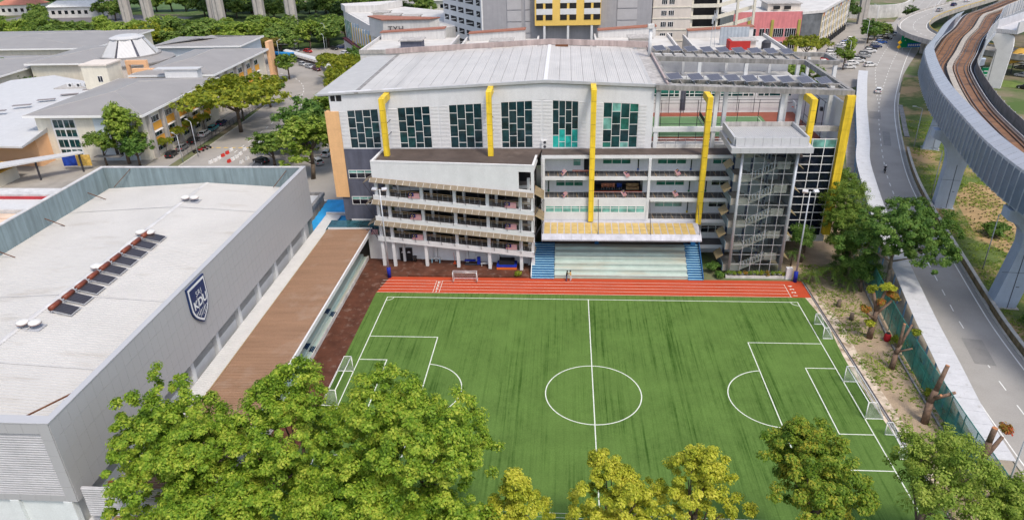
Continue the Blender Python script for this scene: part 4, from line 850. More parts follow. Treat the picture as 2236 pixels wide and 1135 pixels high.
# ---------------------------------------------------------------- green mesh fence
FN = thing('green_mesh_fence', 'tall green mesh fence between the dirt strip and the white walkway', 'fence', (39,-15,0))
fl = spline([(36.6,-50),(37.5,-38),(37.9,-30),(38.6,-20),(39.5,-10),(40.6,-2),(41.8,6),(43.5,14),(46,24),(50,38)], 2.6)
for i in range(len(fl)-1):
    a, b = fl[i], fl[i+1]; MB().quad(a+Vector((0,0,.25)), b+Vector((0,0,.25)), b+Vector((0,0,3.95)), a+Vector((0,0,3.95))).build('mesh_panel', fence_net, FN)
    MB().tube(a, a+Vector((0,0,4.05)), .06, n=6).build('post', green_pole, FN)
    MB().bar(a+Vector((0,0,4.0)), b+Vector((0,0,4.0)), .07, .07).build('top_rail', green_pole, FN)
    MB().bar(a+Vector((0,0,2.0)), b+Vector((0,0,2.0)), .05, .05).build('mid_rail', green_pole, FN)
mb = MB(); sweep(mb, fl, [(-.7,0),(-.7,.22),(-.5,.22),(-.5,0)]); mb.build('fence_kerb', concrete_d, kind='structure')
# ---------------------------------------------------------------- elevated rail viaduct
VH = 15.0
VP = [(66,-62),(59.5,-40),(56.2,-22),(54.9,-8),(55.1,0.1),(56.7,11.4),(58.85,21),(60.9,29.3),(62.3,35),(64.85,44.6),(68.7,56.5),(74.6,72.7),(80.0,85.5),(89.0,101),(101,122),(112,139),(127.5,165),(137.5,176.5),(160,203),(192,240),(240,294),(300,360)]
vl = spline(VP, 1.9); vn = normals(vl)
V = thing('rail_viaduct', 'curving elevated rail viaduct with grey noise barrier at the right edge', 'viaduct', (66,36,0))
v_conc = mat('viaduct_concrete', (.36,.39,.44), var=.12, streak=.12)
mb = MB(); sweep(mb, vl, [(.0,15.0),(.0,16.0),(.35,16.0),(.35,16.1),(11.0,16.1),(11.0,16.0),(11.3,16.0),(11.3,15.0),(9.2,14.5),(7.4,13.2),(4.0,13.2),(2.1,14.5)]); mb.build('deck', v_conc, V)
bed = mat('rusty_track_bed', (.20,.105,.058), var=.25, scale=.5, dirt=((.075,.05,.04), .5, .7, .3)); rail_m = mat('rail_steel', (.11,.075,.06), rough=.35, metal=.4); dark_bed = mat('dark_bed', (.03,.024,.024), var=.3)
mb = MB(); sweep(mb, vl, [(1.0,16.11),(1.0,16.25),(4.75,16.25),(4.75,16.11)]); mb.build('track_bed', bed, V)
mb = MB(); sweep(mb, vl, [(6.55,16.11),(6.55,16.25),(9.75,16.25),(9.75,16.11)]); mb.build('track_bed', bed, V)
for a, b in ((.4,1.0),(4.75,5.3),(9.75,10.9)): mb = MB(); sweep(mb, vl, [(a+.01,16.11),(a+.01,16.16),(b-.01,16.16),(b-.01,16.11)]); mb.build('gutter_strip', dark_bed, V)
for o_ in (2.15,3.6,7.45,8.9): mb = MB(); sweep(mb, vl, [(o_-.06,16.25),(o_-.06,16.44),(o_+.06,16.44),(o_+.06,16.25)]); mb.build('rail', rail_m, V)
for o_ in (1.45,4.25,6.85,9.6): mb = MB(); sweep(mb, vl, [(o_-.05,16.2),(o_-.05,16.55),(o_+.05,16.55),(o_+.05,16.2)]); mb.build('power_rail', mat('power_rail', (.28,.22,.18), rough=.4) if o_ != 4.25 else rail_m, V)
mb = MB(); sweep(mb, vl, [(10.0,16.17),(10.0,16.7),(10.12,16.7),(10.12,16.17)]); mb.build('cable_trough', alum, V)
# central walkway in separate slabs
wk = mat('walkway_slab', (.36,.33,.29), var=.2, scale=.8)
for i in range(0, len(vl)-2, 2):
    a, b = vl[i], vl[i+2]; na, nb = vn[i], vn[i+2]; dd = (b-a).normalized()*.06
    p = [a+na*5.35+Vector((0,0,16.2)), a+na*6.45+Vector((0,0,16.2)), b-dd+nb*6.45+Vector((0,0,16.2)), b-dd+nb*5.35+Vector((0,0,16.2))]
    if vl[i].y < 300: MB().hexa(p+[q+Vector((0,0,.42)) for q in p]).build('walkway_slab', wk, V)
# noise barrier: ribs, panels and inclined top slats, panel by panel
bp_ = mat('barrier_panel', (.125,.165,.235), rough=.3, var=.15, spec=.5, island=.18); rib_m = mat('barrier_rib', (.42,.46,.52), rough=.4, metal=.3); bt = mat('barrier_top', (.42,.43,.46), rough=.35, var=.08, island=.1, metal=.2)
zz = lambda z: Vector((0,0,z))
for i in range(len(vl)-1):
    if not (-58 < vl[i].y < 160): continue
    a, b = vl[i], vl[i+1]; na, nb = vn[i], vn[i+1]
    def strip(o0, z0, o1, z1, th, nm, m, e0=.05, e1=.05):
        d = (b-a); A = a+d*.02; Bq = b-d*.02
        p = [A+na*o0+zz(z0), Bq+nb*o0+zz(z0), Bq+nb*o1+zz(z1), A+na*o1+zz(z1)]; n_ = (na*(z1-z0)-zz(o1-o0)).normalized()*th
        MB().hexa([q+n_ for q in p]+p).build(nm, m, V)
    if vl[i].y < 140:
        strip(-.05,15.2,-.0,17.5,.06,'barrier_panel',bp_); strip(.0,17.53,.12,19.7,.06,'barrier_panel',bp_); strip(.13,19.73,.2,20.0,.06,'barrier_light_panel',bt)
        strip(.22,20.03,1.9,20.9,.06,'barrier_top_slat',bt)
    else: strip(.0,16.0,.02,18.2-(vl[i].y-140)*.03,.06,'barrier_panel',bt)
    if vl[i].y < 140: MB().add([tuple(a+na*x+zz(z)+q) for q in ((vl[i+1]-a).normalized()*.04, (vl[i+1]-a).normalized()*-.04) for x, z in ((-.22,15.0),(-.02,19.7),(.12,20.05),(.25,20.0),(.05,17.5),(-.02,15.0))], [(0,1,2,3,4,5),(11,10,9,8,7,6)]+[(k,6+k,6+(k+1)%6,(k+1)%6) for k in range(6)]).build('barrier_rib', rib_m, V)
# right-hand parapet: dark mesh with posts near, pale wall far
pm = mat('mesh_parapet', (.24,.22,.20), var=.3, stripes=((.7,.7,0), .5, .05)); pw_ = mat('pale_barrier', (.50,.50,.52), rough=.4, stripes=((.7,-.7,0), .55, .04), var=.1)
for i in range(0, len(vl)-2, 2):
    if not (-58 < vl[i].y < 300): continue
    a, b = vl[i], vl[i+2]; na, nb = vn[i], vn[i+2]; far = vl[i].y > 101; top = 18.1 if not far else 19.6
    p = [a+na*11.05+zz(16.01), b+nb*11.05+zz(16.01), b+nb*11.15+zz(16.01), a+na*11.15+zz(16.01)]; q = [a+na*11.05+zz(top), b+nb*11.05+zz(top), b+nb*11.15+zz(top), a+na*11.15+zz(top)]
    MB().hexa(p+q).build('parapet_panel', pw_ if far else pm, V); MB().bar(a+na*11.22+zz(15.2), a+na*11.22+zz(top+.05), .14, .14).build('parapet_post', rib_m, V)
# piers
pier_m = mat('pier_paint', (.37,.43,.53), rough=.6, var=.06, streak=.06); line_m = mat('pier_joint', (.06,.06,.07))
def pier(x, y, rz, off, lab):
    P = thing('viaduct_pier', lab, 'pier', (x,y,0), 'piers of the rail viaduct', rz)
    prof = [(-1.55,0),(-1.55,7.5),(-1.75,9.5),(-2.4,11.3),(-3.6,12.6),(-5.0,13.2),(-5.0,14.6),(5.0,14.6),(5.0,13.2),(3.6,12.6),(2.4,11.3),(1.75,9.5),(1.55,7.5),(1.55,0)]
    prof = [(a+off*max(0,min(1,(z-3)/9)), z) for a, z in prof]
    P_ = [(a,z) for a,z in prof][::-1]
    MB().prism_y([(a,z) for a,z in prof][::-1], -1.1, 1.1).build('shaft', pier_m, P, local=True)
    mb = MB(); mb.box(.45,.53,-1.13,-1.1,0,8.5).build('joint', line_m, P, local=True)
    MB().box(-1.56,1.56,-1.125,-1.1,5.6,5.64).build('joint', line_m, P, local=True)
    MB().box(.75,1.15,-1.12,-1.1,3.4,3.5).build('number_plate', line_m, P, local=True)
    MB().box(-1.9,1.9,-1.4,1.4,-.3,.12).build('footing', concrete, P, local=True); return P
pier(79.8,71.9,-.40,1.8,'rail viaduct pier farthest up the road, standing on grass'); pier(66.5,36.8,-.22,.6,'middle rail viaduct pier rising from bare sand'); pier(57.9,.2,-.12,2.2,'nearest rail viaduct pier, partly cut off at the right edge')
pier(97,103,-.5,1.2,'rail viaduct pier hidden behind the noise barrier near the road sign')
# second guideway column with curved head beyond the viaduct
Q = thing('portal_pier', 'white curved-head pier standing beyond the viaduct at the right', 'pier', (124,132,0), rz=-.6)
MB().prism_y([(-2.2,0),(2.2,0),(2.6,12),(2.2,14.5),(.6,15.6),(-5.5,15.6),(-5.5,14.4),(-2.6,13.2),(-1.4,11)], -1.2, 1.2).build('shaft', mat('white_pier', (.66,.66,.67), var=.06), Q, local=True)
MB().box(-1.3,-1.2,-1.25,-1.2,0,11).build('joint', line_m, Q, local=True)
Q2 = thing('elevated_line', 'second elevated guideway crossing behind the viaduct top right', 'viaduct', (150,165,0))
gl_ = spline([(123,131),(138,146),(160,169),(196,209),(250,272)], 4); mb = MB(); sweep(mb, gl_, [(-3,15.7),(-3,19),(-2.6,19),(-2.6,16.8),(2.6,16.8),(2.6,19),(3,19),(3,15.7)]); mb.build('deck', pw_, Q2)
for x, y in ((160,169),(196,209)): MB().box(x-2,x+2,y-1.5,y+1.5,0,15.6).build('shaft', pier_m, Q2)
# ---------------------------------------------------------------- loop flyover with its own road
LF = thing('loop_flyover', 'curved two-lane flyover ramp passing under the rail viaduct', 'flyover', (130,200,0))
lp = spline([(230,325),(190,282),(160,250),(144,230),(133,211),(127.5,193),(128,176),(134,160),(145,146),(165,135),(200,130)], 3.0)
mb = MB(); sweep(mb, lp, [(-5.6,5.2),(-5.6,6.9),(-5.3,6.9),(-5.3,6.2),(5.3,6.2),(5.3,6.9),(5.6,6.9),(5.6,5.2),(3,4.4),(-3,4.4)]); mb.build('deck', concrete, LF)
mb = MB(); sweep(mb, lp, [(-5.25,6.21),(5.25,6.21)], closed=False); mb.build('carriageway', asphalt, LF)
mb = MB(); sweep(mb, lp, [(-4.7,6.216),(-4.5,6.216)], closed=False); sweep(mb, lp, [(4.5,6.216),(4.7,6.216)], closed=False); mb.build('edge_lines', road_line, LF)
mb = MB()
for p, d in at_len(lp, [4+4.5*i for i in range(60)]):
    q = p+d*1.6; lineq(mb, p.x, p.y, q.x, q.y, wd=.09, z=6.22)
mb.build('lane_dashes', road_line, LF)
for p, d in at_len(lp, [20,52,84,116,146,176,210]): MB().tube((p.x,p.y,0),(p.x,p.y,4.45),1.0,n=12).build('column', concrete, LF)
mb = MB(); sweep(mb, lp, [(-5.5,6.95),(-5.5,7.25),(-5.4,7.25),(-5.4,6.95)]); mb.build('guard_rail', mat('yellow_rail', (.55,.40,.10), var=.2), LF)
# green direction signs
def sign_board(x, y, z, w_, h_, rz, lab, yl=True, legs=2.0):
    t = thing('direction_sign', lab, 'road sign', (x,y,0), rz=rz)
    MB().box(-w_/2,w_/2,-.06,.06,z,z+h_).build('board', mat('sign_green', (.0,.24,.10), rough=.4, var=.05), t, local=True)
    MB().box(-w_/2+.1,w_/2-.1,-.075,-.062,z+h_-.16,z+h_-.1).box(-w_/2+.1,w_/2-.1,-.075,-.062,z+.1,z+.16).build('border', wht, t, local=True)
    for x_ in (-w_*.35,w_*.35): MB().tube((x_,.1,0),(x_,.1,z+h_*.8),.1,n=6).build('leg', lamp_grey, t, local=True)
    return t
t = sign_board(125.5,192.4,.9,8.6,4.6,.12,'large green direction sign with blue panel under the loop flyover')
MB().box(-1.6,4.0,-.085,-.064,1.1,2.6).build('blue_panel', mat('sign_blue', (.01,.13,.5)), t, local=True)
for k in range(6): MB().box(-1.3+k*.85,-.75+k*.85,-.1,-.086,1.5,2.2).build('marking', wht, t, local=True)
for x_, z_ in ((-3.4,4.6),(-2.9,3.5),(-1.6,4.4),(-.4,4.7),(1.2,4.2)): MB().box(x_,x_+.35,-.085,-.064,z_,z_+.35).build('marking', wht, t, local=True)
t = sign_board(126.4,138.4,1.6,6.2,3.0,.0,'small green direction sign on grass beyond the viaduct at the right')
for k in range(2):
    for j in range(3): MB().box(-2.4+j*1.7,-1.2+j*1.7,-.085,-.064,2.1+k*1.1,2.45+k*1.1).build('marking', wht, t, local=True)
t = thing('curve_marker', 'yellow diamond warning signs stacked on a post beside the large green sign', 'road sign', (120.2,190.3,0))
for z in (1.6,3.2): MB().obox((0,0,z),(1.1,.08,1.1),mtx=Matrix.Rotation(math.pi/4,3,'Y')).build('diamond', mat('sign_yellow', (.75,.42,.02)), t, local=True)
MB().tube((0,.08,0),(0,.08,3.8),.06,n=6).build('post', lamp_grey, t, local=True)
t = thing('emblem_sign', 'yellow rounded sign board with dark emblem beyond the viaduct', 'sign', (140,150,0), rz=.1)
MB().prism_y([(2.4*math.cos(a*.3)*1.1,5.4+2.6*math.sin(a*.3)) for a in range(-2,13)]+[(-2.6,3.2)], -.15, .15).build('board', mat('sign_gold', (.70,.42,.09), var=.08), t, local=True); MB().obox((.1,-.2,5.8),(1.2,.1,1.2)).build('emblem', steel_d, t, local=True); MB().tube((-1,.2,0),(-1,.2,4),.15).build('post', steel_d, t, local=True)
sheet('traffic_island', [(126.5,144.5),(133,139.5),(136,131),(130.5,129),(122.5,136)], .05, mat('island_grass', (.12,.17,.04), var=.3))
# ---------------------------------------------------------------- surrounding buildings
def wall_windows(par, p0, p1, rows, cols, m, frame=frame_w, proud=.05, nm='window', split=2):
    """windows on the wall p0->p1 (outward normal to the right); rows of (z0,z1), cols of (s0,s1) in metres along the wall"""
    p0 = Vector((*p0,0)); p1 = Vector((*p1,0)); d = (p1-p0).normalized(); n = Vector((d.y,-d.x,0))
    for z0, z1 in rows:
        for s0, s1 in cols:
            a = p0+d*s0; b = p0+d*s1
            def slab(a_, b_, za, zb, o0, o1): return [a_+n*o1+Vector((0,0,za)), b_+n*o1+Vector((0,0,za)), b_+n*o0+Vector((0,0,za)), a_+n*o0+Vector((0,0,za)), a_+n*o1+Vector((0,0,zb)), b_+n*o1+Vector((0,0,zb)), b_+n*o0+Vector((0,0,zb)), a_+n*o0+Vector((0,0,zb))]
            w_ = MB().hexa(slab(a, b, z0, z1, .01, proud)).build(nm, frame, par)
            k = split
            for i in range(k):
                q0 = a+d*((s1-s0)*i/k+.06); q1 = a+d*((s1-s0)*(i+1)/k-.06); MB().hexa(slab(q0, q1, z0+.08, z1-.08, proud+.003, proud+.02)).build('pane', m, w_)
def block(par, poly, z0, z1, m, nm='wall'): return MB().prism(poly, z0, z1).build(nm, m, par)
cream = mat('cream_wall', (.66,.62,.52), var=.06, streak=.06); cream2 = mat('pale_peach_wall', (.62,.56,.50), var=.05, streak=.06); peach = mat('peach_wall', (.72,.43,.24), var=.05); orange_c = mat('campus_orange', (.72,.36,.06), var=.06); blue_wall = mat('pale_blue_wall', (.56,.62,.66), var=.05, streak=.05)
roof_c = mat('warm_grey_roof', (.275,.262,.252), rough=.5, var=.08, scale=.15, stripes=((0,1,0), .6, .02)); roof_w = mat('white_metal_roof', (.50,.50,.50), rough=.45, var=.05, stripes=((.4,1,0), .8, .015)); roof_dirty = mat('white_flat_roof', (.52,.51,.49), rough=.7, var=.12, scale=.2, dirt=((.42,.38,.34), .55, .8, .25))
def hip(par, x0, x1, y0, y1, z0, z1, m, inset=None, nm='roof'):
    i = inset or (x1-x0)/2; xm = (x0+x1)/2
    mb = MB().add([(x0,y0,z0),(x1,y0,z0),(x1,y1,z0),(x0,y1,z0),(xm,y0+i,z1),(xm,y1-i,z1)], [(0,1,4),(1,2,5,4),(2,3,5),(3,0,4,5),(3,2,1,0)]); r = mb.build(nm, m, par)
    r2 = MB().tube((xm,y0+i,z1),(xm,y1-i,z1),.09,n=6); [r2.tube(p,q,.07,n=5) for p,q in (((x0,y0,z0),(xm,y0+i,z1)),((x1,y0,z0),(xm,y0+i,z1)),((x1,y1,z0),(xm,y1-i,z1)))]; r2.build('ridge_tiles', mat('ridge_grey', (.38,.365,.35)), r)
    MB().box(x0-.15,x1+.15,y0-.15,y1+.15,z0-.55,z0-.02).build('eaves', frame_w, r); return r
def campus_block(name, lab, x0, x1, y0, y1, zt):
    K = thing(name, lab, 'building', ((x0+x1)/2,(y0+y1)/2,0)); MB().box(x0+1.5,x1-1.2,y0+1.5,y1-1.5,0,zt-.6).build('wall', cream, K); hip(K, x0, x1, y0, y1, zt, zt+2.2, roof_c, (x1-x0)*.5)
    n = int((y1-y0-4)/6.2); xr = x1-1.2
    for k in range(n):
        y = y0+3.4+k*6.2; MB().box(xr,xr+.9,y-.5,y+.5,0,zt-.62).build('fin', concrete, K)
        for z0_ in (.9,4.4,7.8):
            w_ = MB().box(xr+.003,xr+.1,y+1.0,y+5.0,z0_+.1,z0_+1.6).build('window', frame_w, K)
            for i in range(3): MB().box(xr+.101,xr+.13,y+1.1+i*1.3,y+2.25+i*1.3,z0_+.2,z0_+1.5).build('pane', g_mid if (k+i) % 2 else g_navy, w_)
            if z0_ > 2: MB().box(xr+.003,xr+.14,y+.55,y+5.6,z0_-1.75,z0_-.05).build('orange_panel', orange_c, K); MB().hexa([(xr,y+.8,z0_-1.95),(xr+.6,y+.8,z0_-2.1),(xr+.6,y+5.2,z0_-2.1),(xr,y+5.2,z0_-1.95),(xr,y+.8,z0_-1.85),(xr+.6,y+.8,z0_-2.0),(xr+.6,y+5.2,z0_-2.0),(xr,y+5.2,z0_-1.85)]).build('sun_shade', white, K)
    return K
K1 = campus_block('teaching_block', 'grey hip-roofed teaching block with orange panels, nearest of the left campus', -129.5, -100.6, 63.0, 103.0, 11.2)
MB().box(-113.5,-104.5,64.0,64.49,0,10.5).build('front_panel', blue_wall, K1); MB().box(-118,-113.51,64.1,64.495,0,10.5).build('front_cream', cream, K1); MB().box(-124,-118.01,64.2,64.497,0,10.4).build('front_glass_wall', white, K1)
for z in (1.2,4.5,7.8): wall_windows(K1, (-113.5,64.0), (-104.5,64.0), [(z,z+1.9)], [(3.4,5.4)], g_navy, split=2)
wall_windows(K1, (-124,64.2), (-118,64.2), [(.8,2.8),(3.2,5.2),(5.8,7.6),(7.9,9.9)], [(.4,2.9),(3.1,5.7)], g_mid, split=2)
K2 = campus_block('teaching_block', 'second grey hip-roofed teaching block beyond the nearest, ending at a peach wall', -128.5, -103.2, 106.0, 147.0, 11.4)
MB().box(-104,-102.8,147.0,151,0,13.5).build('peach_end_wall', peach, K2)
K3 = thing('teaching_block', 'grey flat-roofed block with pale blue gable behind the domed hall', 'building', (-135,163,0)); MB().box(-146,-116,153,172,0,11).build('wall', blue_wall, K3); hip(K3, -147,-115,152,173,11.6,13,roof_c,14)
DM = thing('domed_hall', 'round hall with a white conical crown among the campus roofs', 'building', (-143.5,134,0))
MB().lathe([(12.5,0),(12.5,10.5)], 16, (-143.5,134,0)).build('drum', cream2, DM); MB().lathe([(13.0,10.51),(13.0,11.0),(9.2,12.2),(9.2,12.6)], 16, (-143.5,134,0)).build('ring_roof', roof_c, DM)
for i in range(8):
    a0 = i*math.pi/4+.05; a1 = (i+1)*math.pi/4-.05; pts_ = [(r*math.cos(a),r*math.sin(a),z) for r, z in ((8.6,12.61),(5.0,17.4)) for a in (a0,a1)]
    MB().add([(-143.5+x,134+y,z) for x,y,z in (pts_[0],pts_[1],pts_[3],pts_[2])]+[(-143.5+x*.95,134+y*.95,z) for x,y,z in (pts_[0],pts_[1],pts_[3],pts_[2])], [(0,1,2,3),(7,6,5,4),(0,4,5,1),(1,5,6,2),(2,6,7,3),(3,7,4,0)]).build('crown_panel', roof_w, DM)
MB().lathe([(8.0,12.6),(4.6,17.3)], 8, (-143.5,134,0)).build('crown_glass', slate, DM); MB().lathe([(5.2,17.42),(5.2,17.7),(3.4,18.3)], 16, (-143.5,134,0)).build('crown_cap', roof_w, DM)
K4 = thing('assembly_hall', 'wide hall with sloping white metal roof at the left edge of the campus', 'building', (-146,85,0))
MB().prism([(-168,60),(-126,60),(-126,104),(-168,122)], 0, 6.8).build('wall', peach, K4)
MB().add([(-172,56,6.9),(-124,53,6.9),(-126.5,70,8.4),(-132,104,8.6),(-162,121,8.6),(-172,115,8.4),(-172,56,6.5),(-124,53,6.5),(-132,104,8.2),(-162,121,8.2)], [(0,1,2,3,4,5),(0,6,7,1),(1,7,8,3,2)]).build('roof', roof_w, K4)
for k in range(7): MB().obox((-151+k*2.6,72+k*6.0,8.55-.02*k),(4.4,1.3,.12),.32).build('skylight', mat('skylight', (.22,.20,.20)), K4)
K5 = thing('roof_plant_tower', 'cream stair tower with small window between the campus roofs', 'tower', (-130,107,0)); MB().box(-139,-131.5,101.5,108.5,0,15.0).build('wall', cream, K5); MB().box(-139.3,-131.2,101.2,108.8,15.0,15.4).build('roof', cream2, K5); wall_windows(K5, (-139,101.5), (-131.5,101.5), [(10.5,12.2)], [(4.2,5.6)], g_navy)
MB().box(-150,-139.1,103,112,0,8.5).build('low_roof', concrete, K5)
K6 = thing('concrete_portal', 'peach concrete portal frames in front of the domed hall', 'frame', (-128,118,0))
for x, y, z in ((-133,113,14.2),(-129.6,110,12.4)): MB().box(x,x+1.0,y,y+1.0,0,z).box(x+5.5,x+6.5,y,y+1.0,0,z).box(x+1.001,x+5.499,y,y+1.0,z-1.2,z).build('portal', peach, K6)
K7 = thing('plant_room', 'white plant room with flat roof between two teaching blocks', 'building', (-112,104,0)); MB().box(-116,-106.5,103.2,105.8,0,13.3).build('wall', white, K7); MB().box(-119,-106,102.9,106.1,13.3,13.6).build('roof', roof_w, K7)
for lab, x0, x1, y0, y1, z in (('broad grey roof of a low block at the far left, beside the domed hall', -225,-176,110,150,9.5),('grey roofed block behind the domed hall at upper left', -250,-172,158,200,10.5),('curved grey roof block left of the white crown', -176,-150,128,160,10.8)):
    k = thing('low_block', lab, 'building', ((x0+x1)/2,(y0+y1)/2,0)); MB().box(x0+1,x1-1,y0+1,y1-1,0,z-.5).build('wall', cream, k); hip(k, x0, x1, y0, y1, z, z+1.6, roof_c, (y1-y0)/2.2)
GT = thing('gate_canopy', 'long white canopy with posters beside the campus entrance', 'canopy', (-112,56,0)); MB().hexa([(-134,44,4.4),(-114,57,4.4),(-112,56,4.4),(-128,42,4.4),(-134,44,4.7),(-114,57,4.7),(-112,56,4.7),(-128,42,4.7)]).build('roof', roof_w, GT)
for x, y in ((-113.5,56),(-120,50.5),(-127,44.5)): MB().box(x-.15,x+.15,y-.15,y+.15,0,4.39).build('post', steel_d, GT)
for k, (c, x) in enumerate((((.02,.06,.35),-117.3),((.65,.42,.10),-113.9))): MB().obox((x,57.6,2.2),(3.2,.15,2.6),.1).build('poster', mat('poster%d' % k, c, var=.4, scale=1.2), GT)
MB().box(-112.5,-106,59.2,60.8,2.3,2.45).build('table_top', concrete_d, GT)
YT = thing('tiled_apron', 'low block with yellow ribbed roof at the far left edge', 'building', (-140,48,0)); MB().box(-160,-126,40,52,0,3.2).build('wall', cream, YT); MB().box(-161,-125,39,53,3.2,3.5).build('roof', mat('ochre_ribbed', (.45,.26,.05), stripes=((0,1,0), .8, .08)), YT)
# ---- white corner shop block with lettering
TY = thing('corner_shop_block', 'white corner shop block with TYH lettering behind the main roof', 'building', (-72,185,0))
block(TY, [(-96,213),(-72,166),(-47,160),(-40,168),(-50,205),(-72,222)], 0, 15.0, mat('shop_white', (.58,.565,.55), var=.06, streak=.1))
block(TY, [(-94.5,212),(-72,168),(-48,162),(-43,169),(-51,203),(-72,219)], 15.001, 15.1, roof_dirty, 'roof')
MB().prism([(-73,166.5),(-66,157.5),(-50,158),(-47,160.5),(-60,164),(-71,168)], 12.0, 18.4).build('sign_parapet', mat('shop_white', (.72,.70,.68)), TY)
MB().prism([(-73.6,166.8),(-66.2,156.9),(-49.6,157.4),(-46.6,160.8),(-60,164.5),(-71,168.6)], 18.4, 18.7).build('cornice', mat('brick_cap', (.30,.13,.09)), TY)
MB().prism([(-97,214),(-93,206),(-80,206),(-76,216),(-73,223)], 15.101, 17.6).build('roof_room', mat('shop_white', (.72,.70,.68)), TY)
for i, (x, y) in enumerate(((-74,190),(-68,182),(-60,178))): MB().box(x-3,x+3,y-2.5,y+2.5,15.101,17.0).build('roof_house', cream2, TY); MB().box(x-3.4,x+3.4,y-2.9,y+2.9,17.0,17.3).build('roof_house_slab', concrete, TY)
me = text_mesh('TYH', 2.6, steel_d, .04, 1.15, .08); o = obj('lettering', me, TY, loc=(-61.5,157.1,15.4)); o.rotation_euler = (math.pi/2,0,.04)
d_ = Vector((24,-47,0)).normalized(); n_ = Vector((d_.y,-d_.x,0))
for k in range(4): s = 2+k*3.2; wall_windows(TY, (-96,213), (-72,166), [(4.6,12.0)], [(s,s+2.3)], g_pale, split=2)
for k in range(22):
    s = 15.5+k*1.55; p = Vector((-96,213,0))+d_*s; MB().obox((p.x+n_.x*.25,p.y+n_.y*.25,8.6+((k*7) % 3-1)*.5),(.75,.4,7.6-((k*5) % 4)*.7),math.atan2(d_.y,d_.x)).build('facade_fin', [mat('fin_yellow', (.62,.42,.07)), mat('fin_white', (.66,.66,.66)), mat('fin_blue', (.25,.36,.48))][k % 3], TY)
for k in range(9): p = Vector((-96,213,0))+d_*(2.5+k*5.6); MB().obox((p.x+n_.x*1.2,p.y+n_.y*1.2,1.9),(.8,.8,3.8),math.atan2(d_.y,d_.x)).build('arcade_column', white, TY)
p0 = Vector((-96,213,0)); p1 = Vector((-72,166,0)); a_ = p0+n_*.02; b_ = p1+n_*.02
MB().hexa([a_+Vector((0,0,3.8)),b_+Vector((0,0,3.8)),b_+n_*1.6+Vector((0,0,3.8)),a_+n_*1.6+Vector((0,0,3.8)),a_+Vector((0,0,4.4)),b_+Vector((0,0,4.4)),b_+n_*1.6+Vector((0,0,4.4)),a_+n_*1.6+Vector((0,0,4.4))]).build('arcade_band', mat('maroon_band', (.10,.03,.04)), TY)
# ---- row of white-roofed shop houses right behind the school
brk = mat('brick_cap', (.30,.13,.09))
def shop(lab, x0, x1, y0, y1, z, left=True, extra=0):
    t = thing('shop_house', lab, 'building', ((x0+x1)/2,(y0+y1)/2,0), 'shop houses behind the school'); sw = mat('shop_white', (.72,.70,.68))
    MB().box(x0,x1,y0,y1,0,z).build('wall', sw, t); MB().box(x0+.5,x1-.5,y0+.5,y1-.5,z+.001,z+.12).build('roof', roof_dirty, t)
    MB().box(x0-.2,x1+.2,y0-.2,y0+.3,z-.1,z+1.0).build('parapet', concrete, t); MB().box(x1-.3,x1+.2,y0+.301,y1,z-.1,z+.9).build('parapet', sw, t); MB().box(x0-.2,x0+.3,y0+.301,y1,z-.1,z+.9).build('parapet', sw, t)
    MB().hexa([(x0+1,y1-3,z+.13),(x1-4,y1-3.4,z+.13),(x1-4,y1,z+.13),(x0+1,y1,z+.13),(x0+1,y1-3,z+2.2),(x1-4,y1-3.4,z+3.2),(x1-4,y1,z+3.2),(x0+1,y1,z+2.2)]).build('gable_parapet', sw, t)
    MB().hexa([(x0+.8,y1-3.3,z+2.2),(x1-3.8,y1-3.7,z+3.2),(x1-3.8,y1+.1,z+3.2),(x0+.8,y1+.1,z+2.2),(x0+.8,y1-3.3,z+2.5),(x1-3.8,y1-3.7,z+3.5),(x1-3.8,y1+.1,z+3.5),(x0+.8,y1+.1,z+2.5)]).build('cornice', brk, t)
    xm = x0+(x1-x0)*.55; MB().box(xm-3,xm+3,y0+5,y0+10,z+.121,z+2.4).build('roof_house', [slate if extra == 1 else cream2][0], t); MB().box(xm-3.5,xm+3.5,y0+4.5,y0+10.5,z+2.4,z+2.7).build('roof_house_slab', concrete, t)
    return t
shop('white flat-roofed shop house with dark roof hut, left behind the school roof', -62,-37,112,137,15.6,extra=1); shop('white shop house with rusty cornice behind the middle of the school roof', -34,-12,110,134,15.4)
shop('white shop house with brick-red cornice right of the yellow block', 5,27,110,134,15.8); s4 = shop('white-roofed shop house with red tank room behind the solar pergola', 32,56,108,136,15.0)
MB().box(41,46.5,112,116.5,15.13,17.6).build('red_hut', mat('red_hut', (.42,.035,.03)), s4); MB().lathe([(1.1,0),(1.25,.4),(1.25,2.0),(.6,2.6)], 12, (51,113,15.13)).build('water_tank', steel_d, s4); MB().box(40,48,121,121.4,15.13,20).build('metal_screen', mat('metal_screen', (.38,.42,.46), stripes=((1,0,0), 1.0, .05)), s4)
mb = MB(); [mb.tube((37.5+dx,118,15.1),(37.5+dx*.3,118,25),.07,n=4) for dx in (-.6,.6)]; [mb.bar((36.8,118,19+k*1.5),(38.2,118,20+k*1.5),.06,.06) for k in range(4)]; [mb.box(37.2+.5*(k-1),37.5+.5*(k-1),117.4,117.7,21.5+k*.8,23.4+k*.8) for k in range(3)]; mb.build('antenna_mast', lamp_grey, s4)
shop('low white roof strip behind the pergola columns', 12,34,86,104,11.5)
MB()
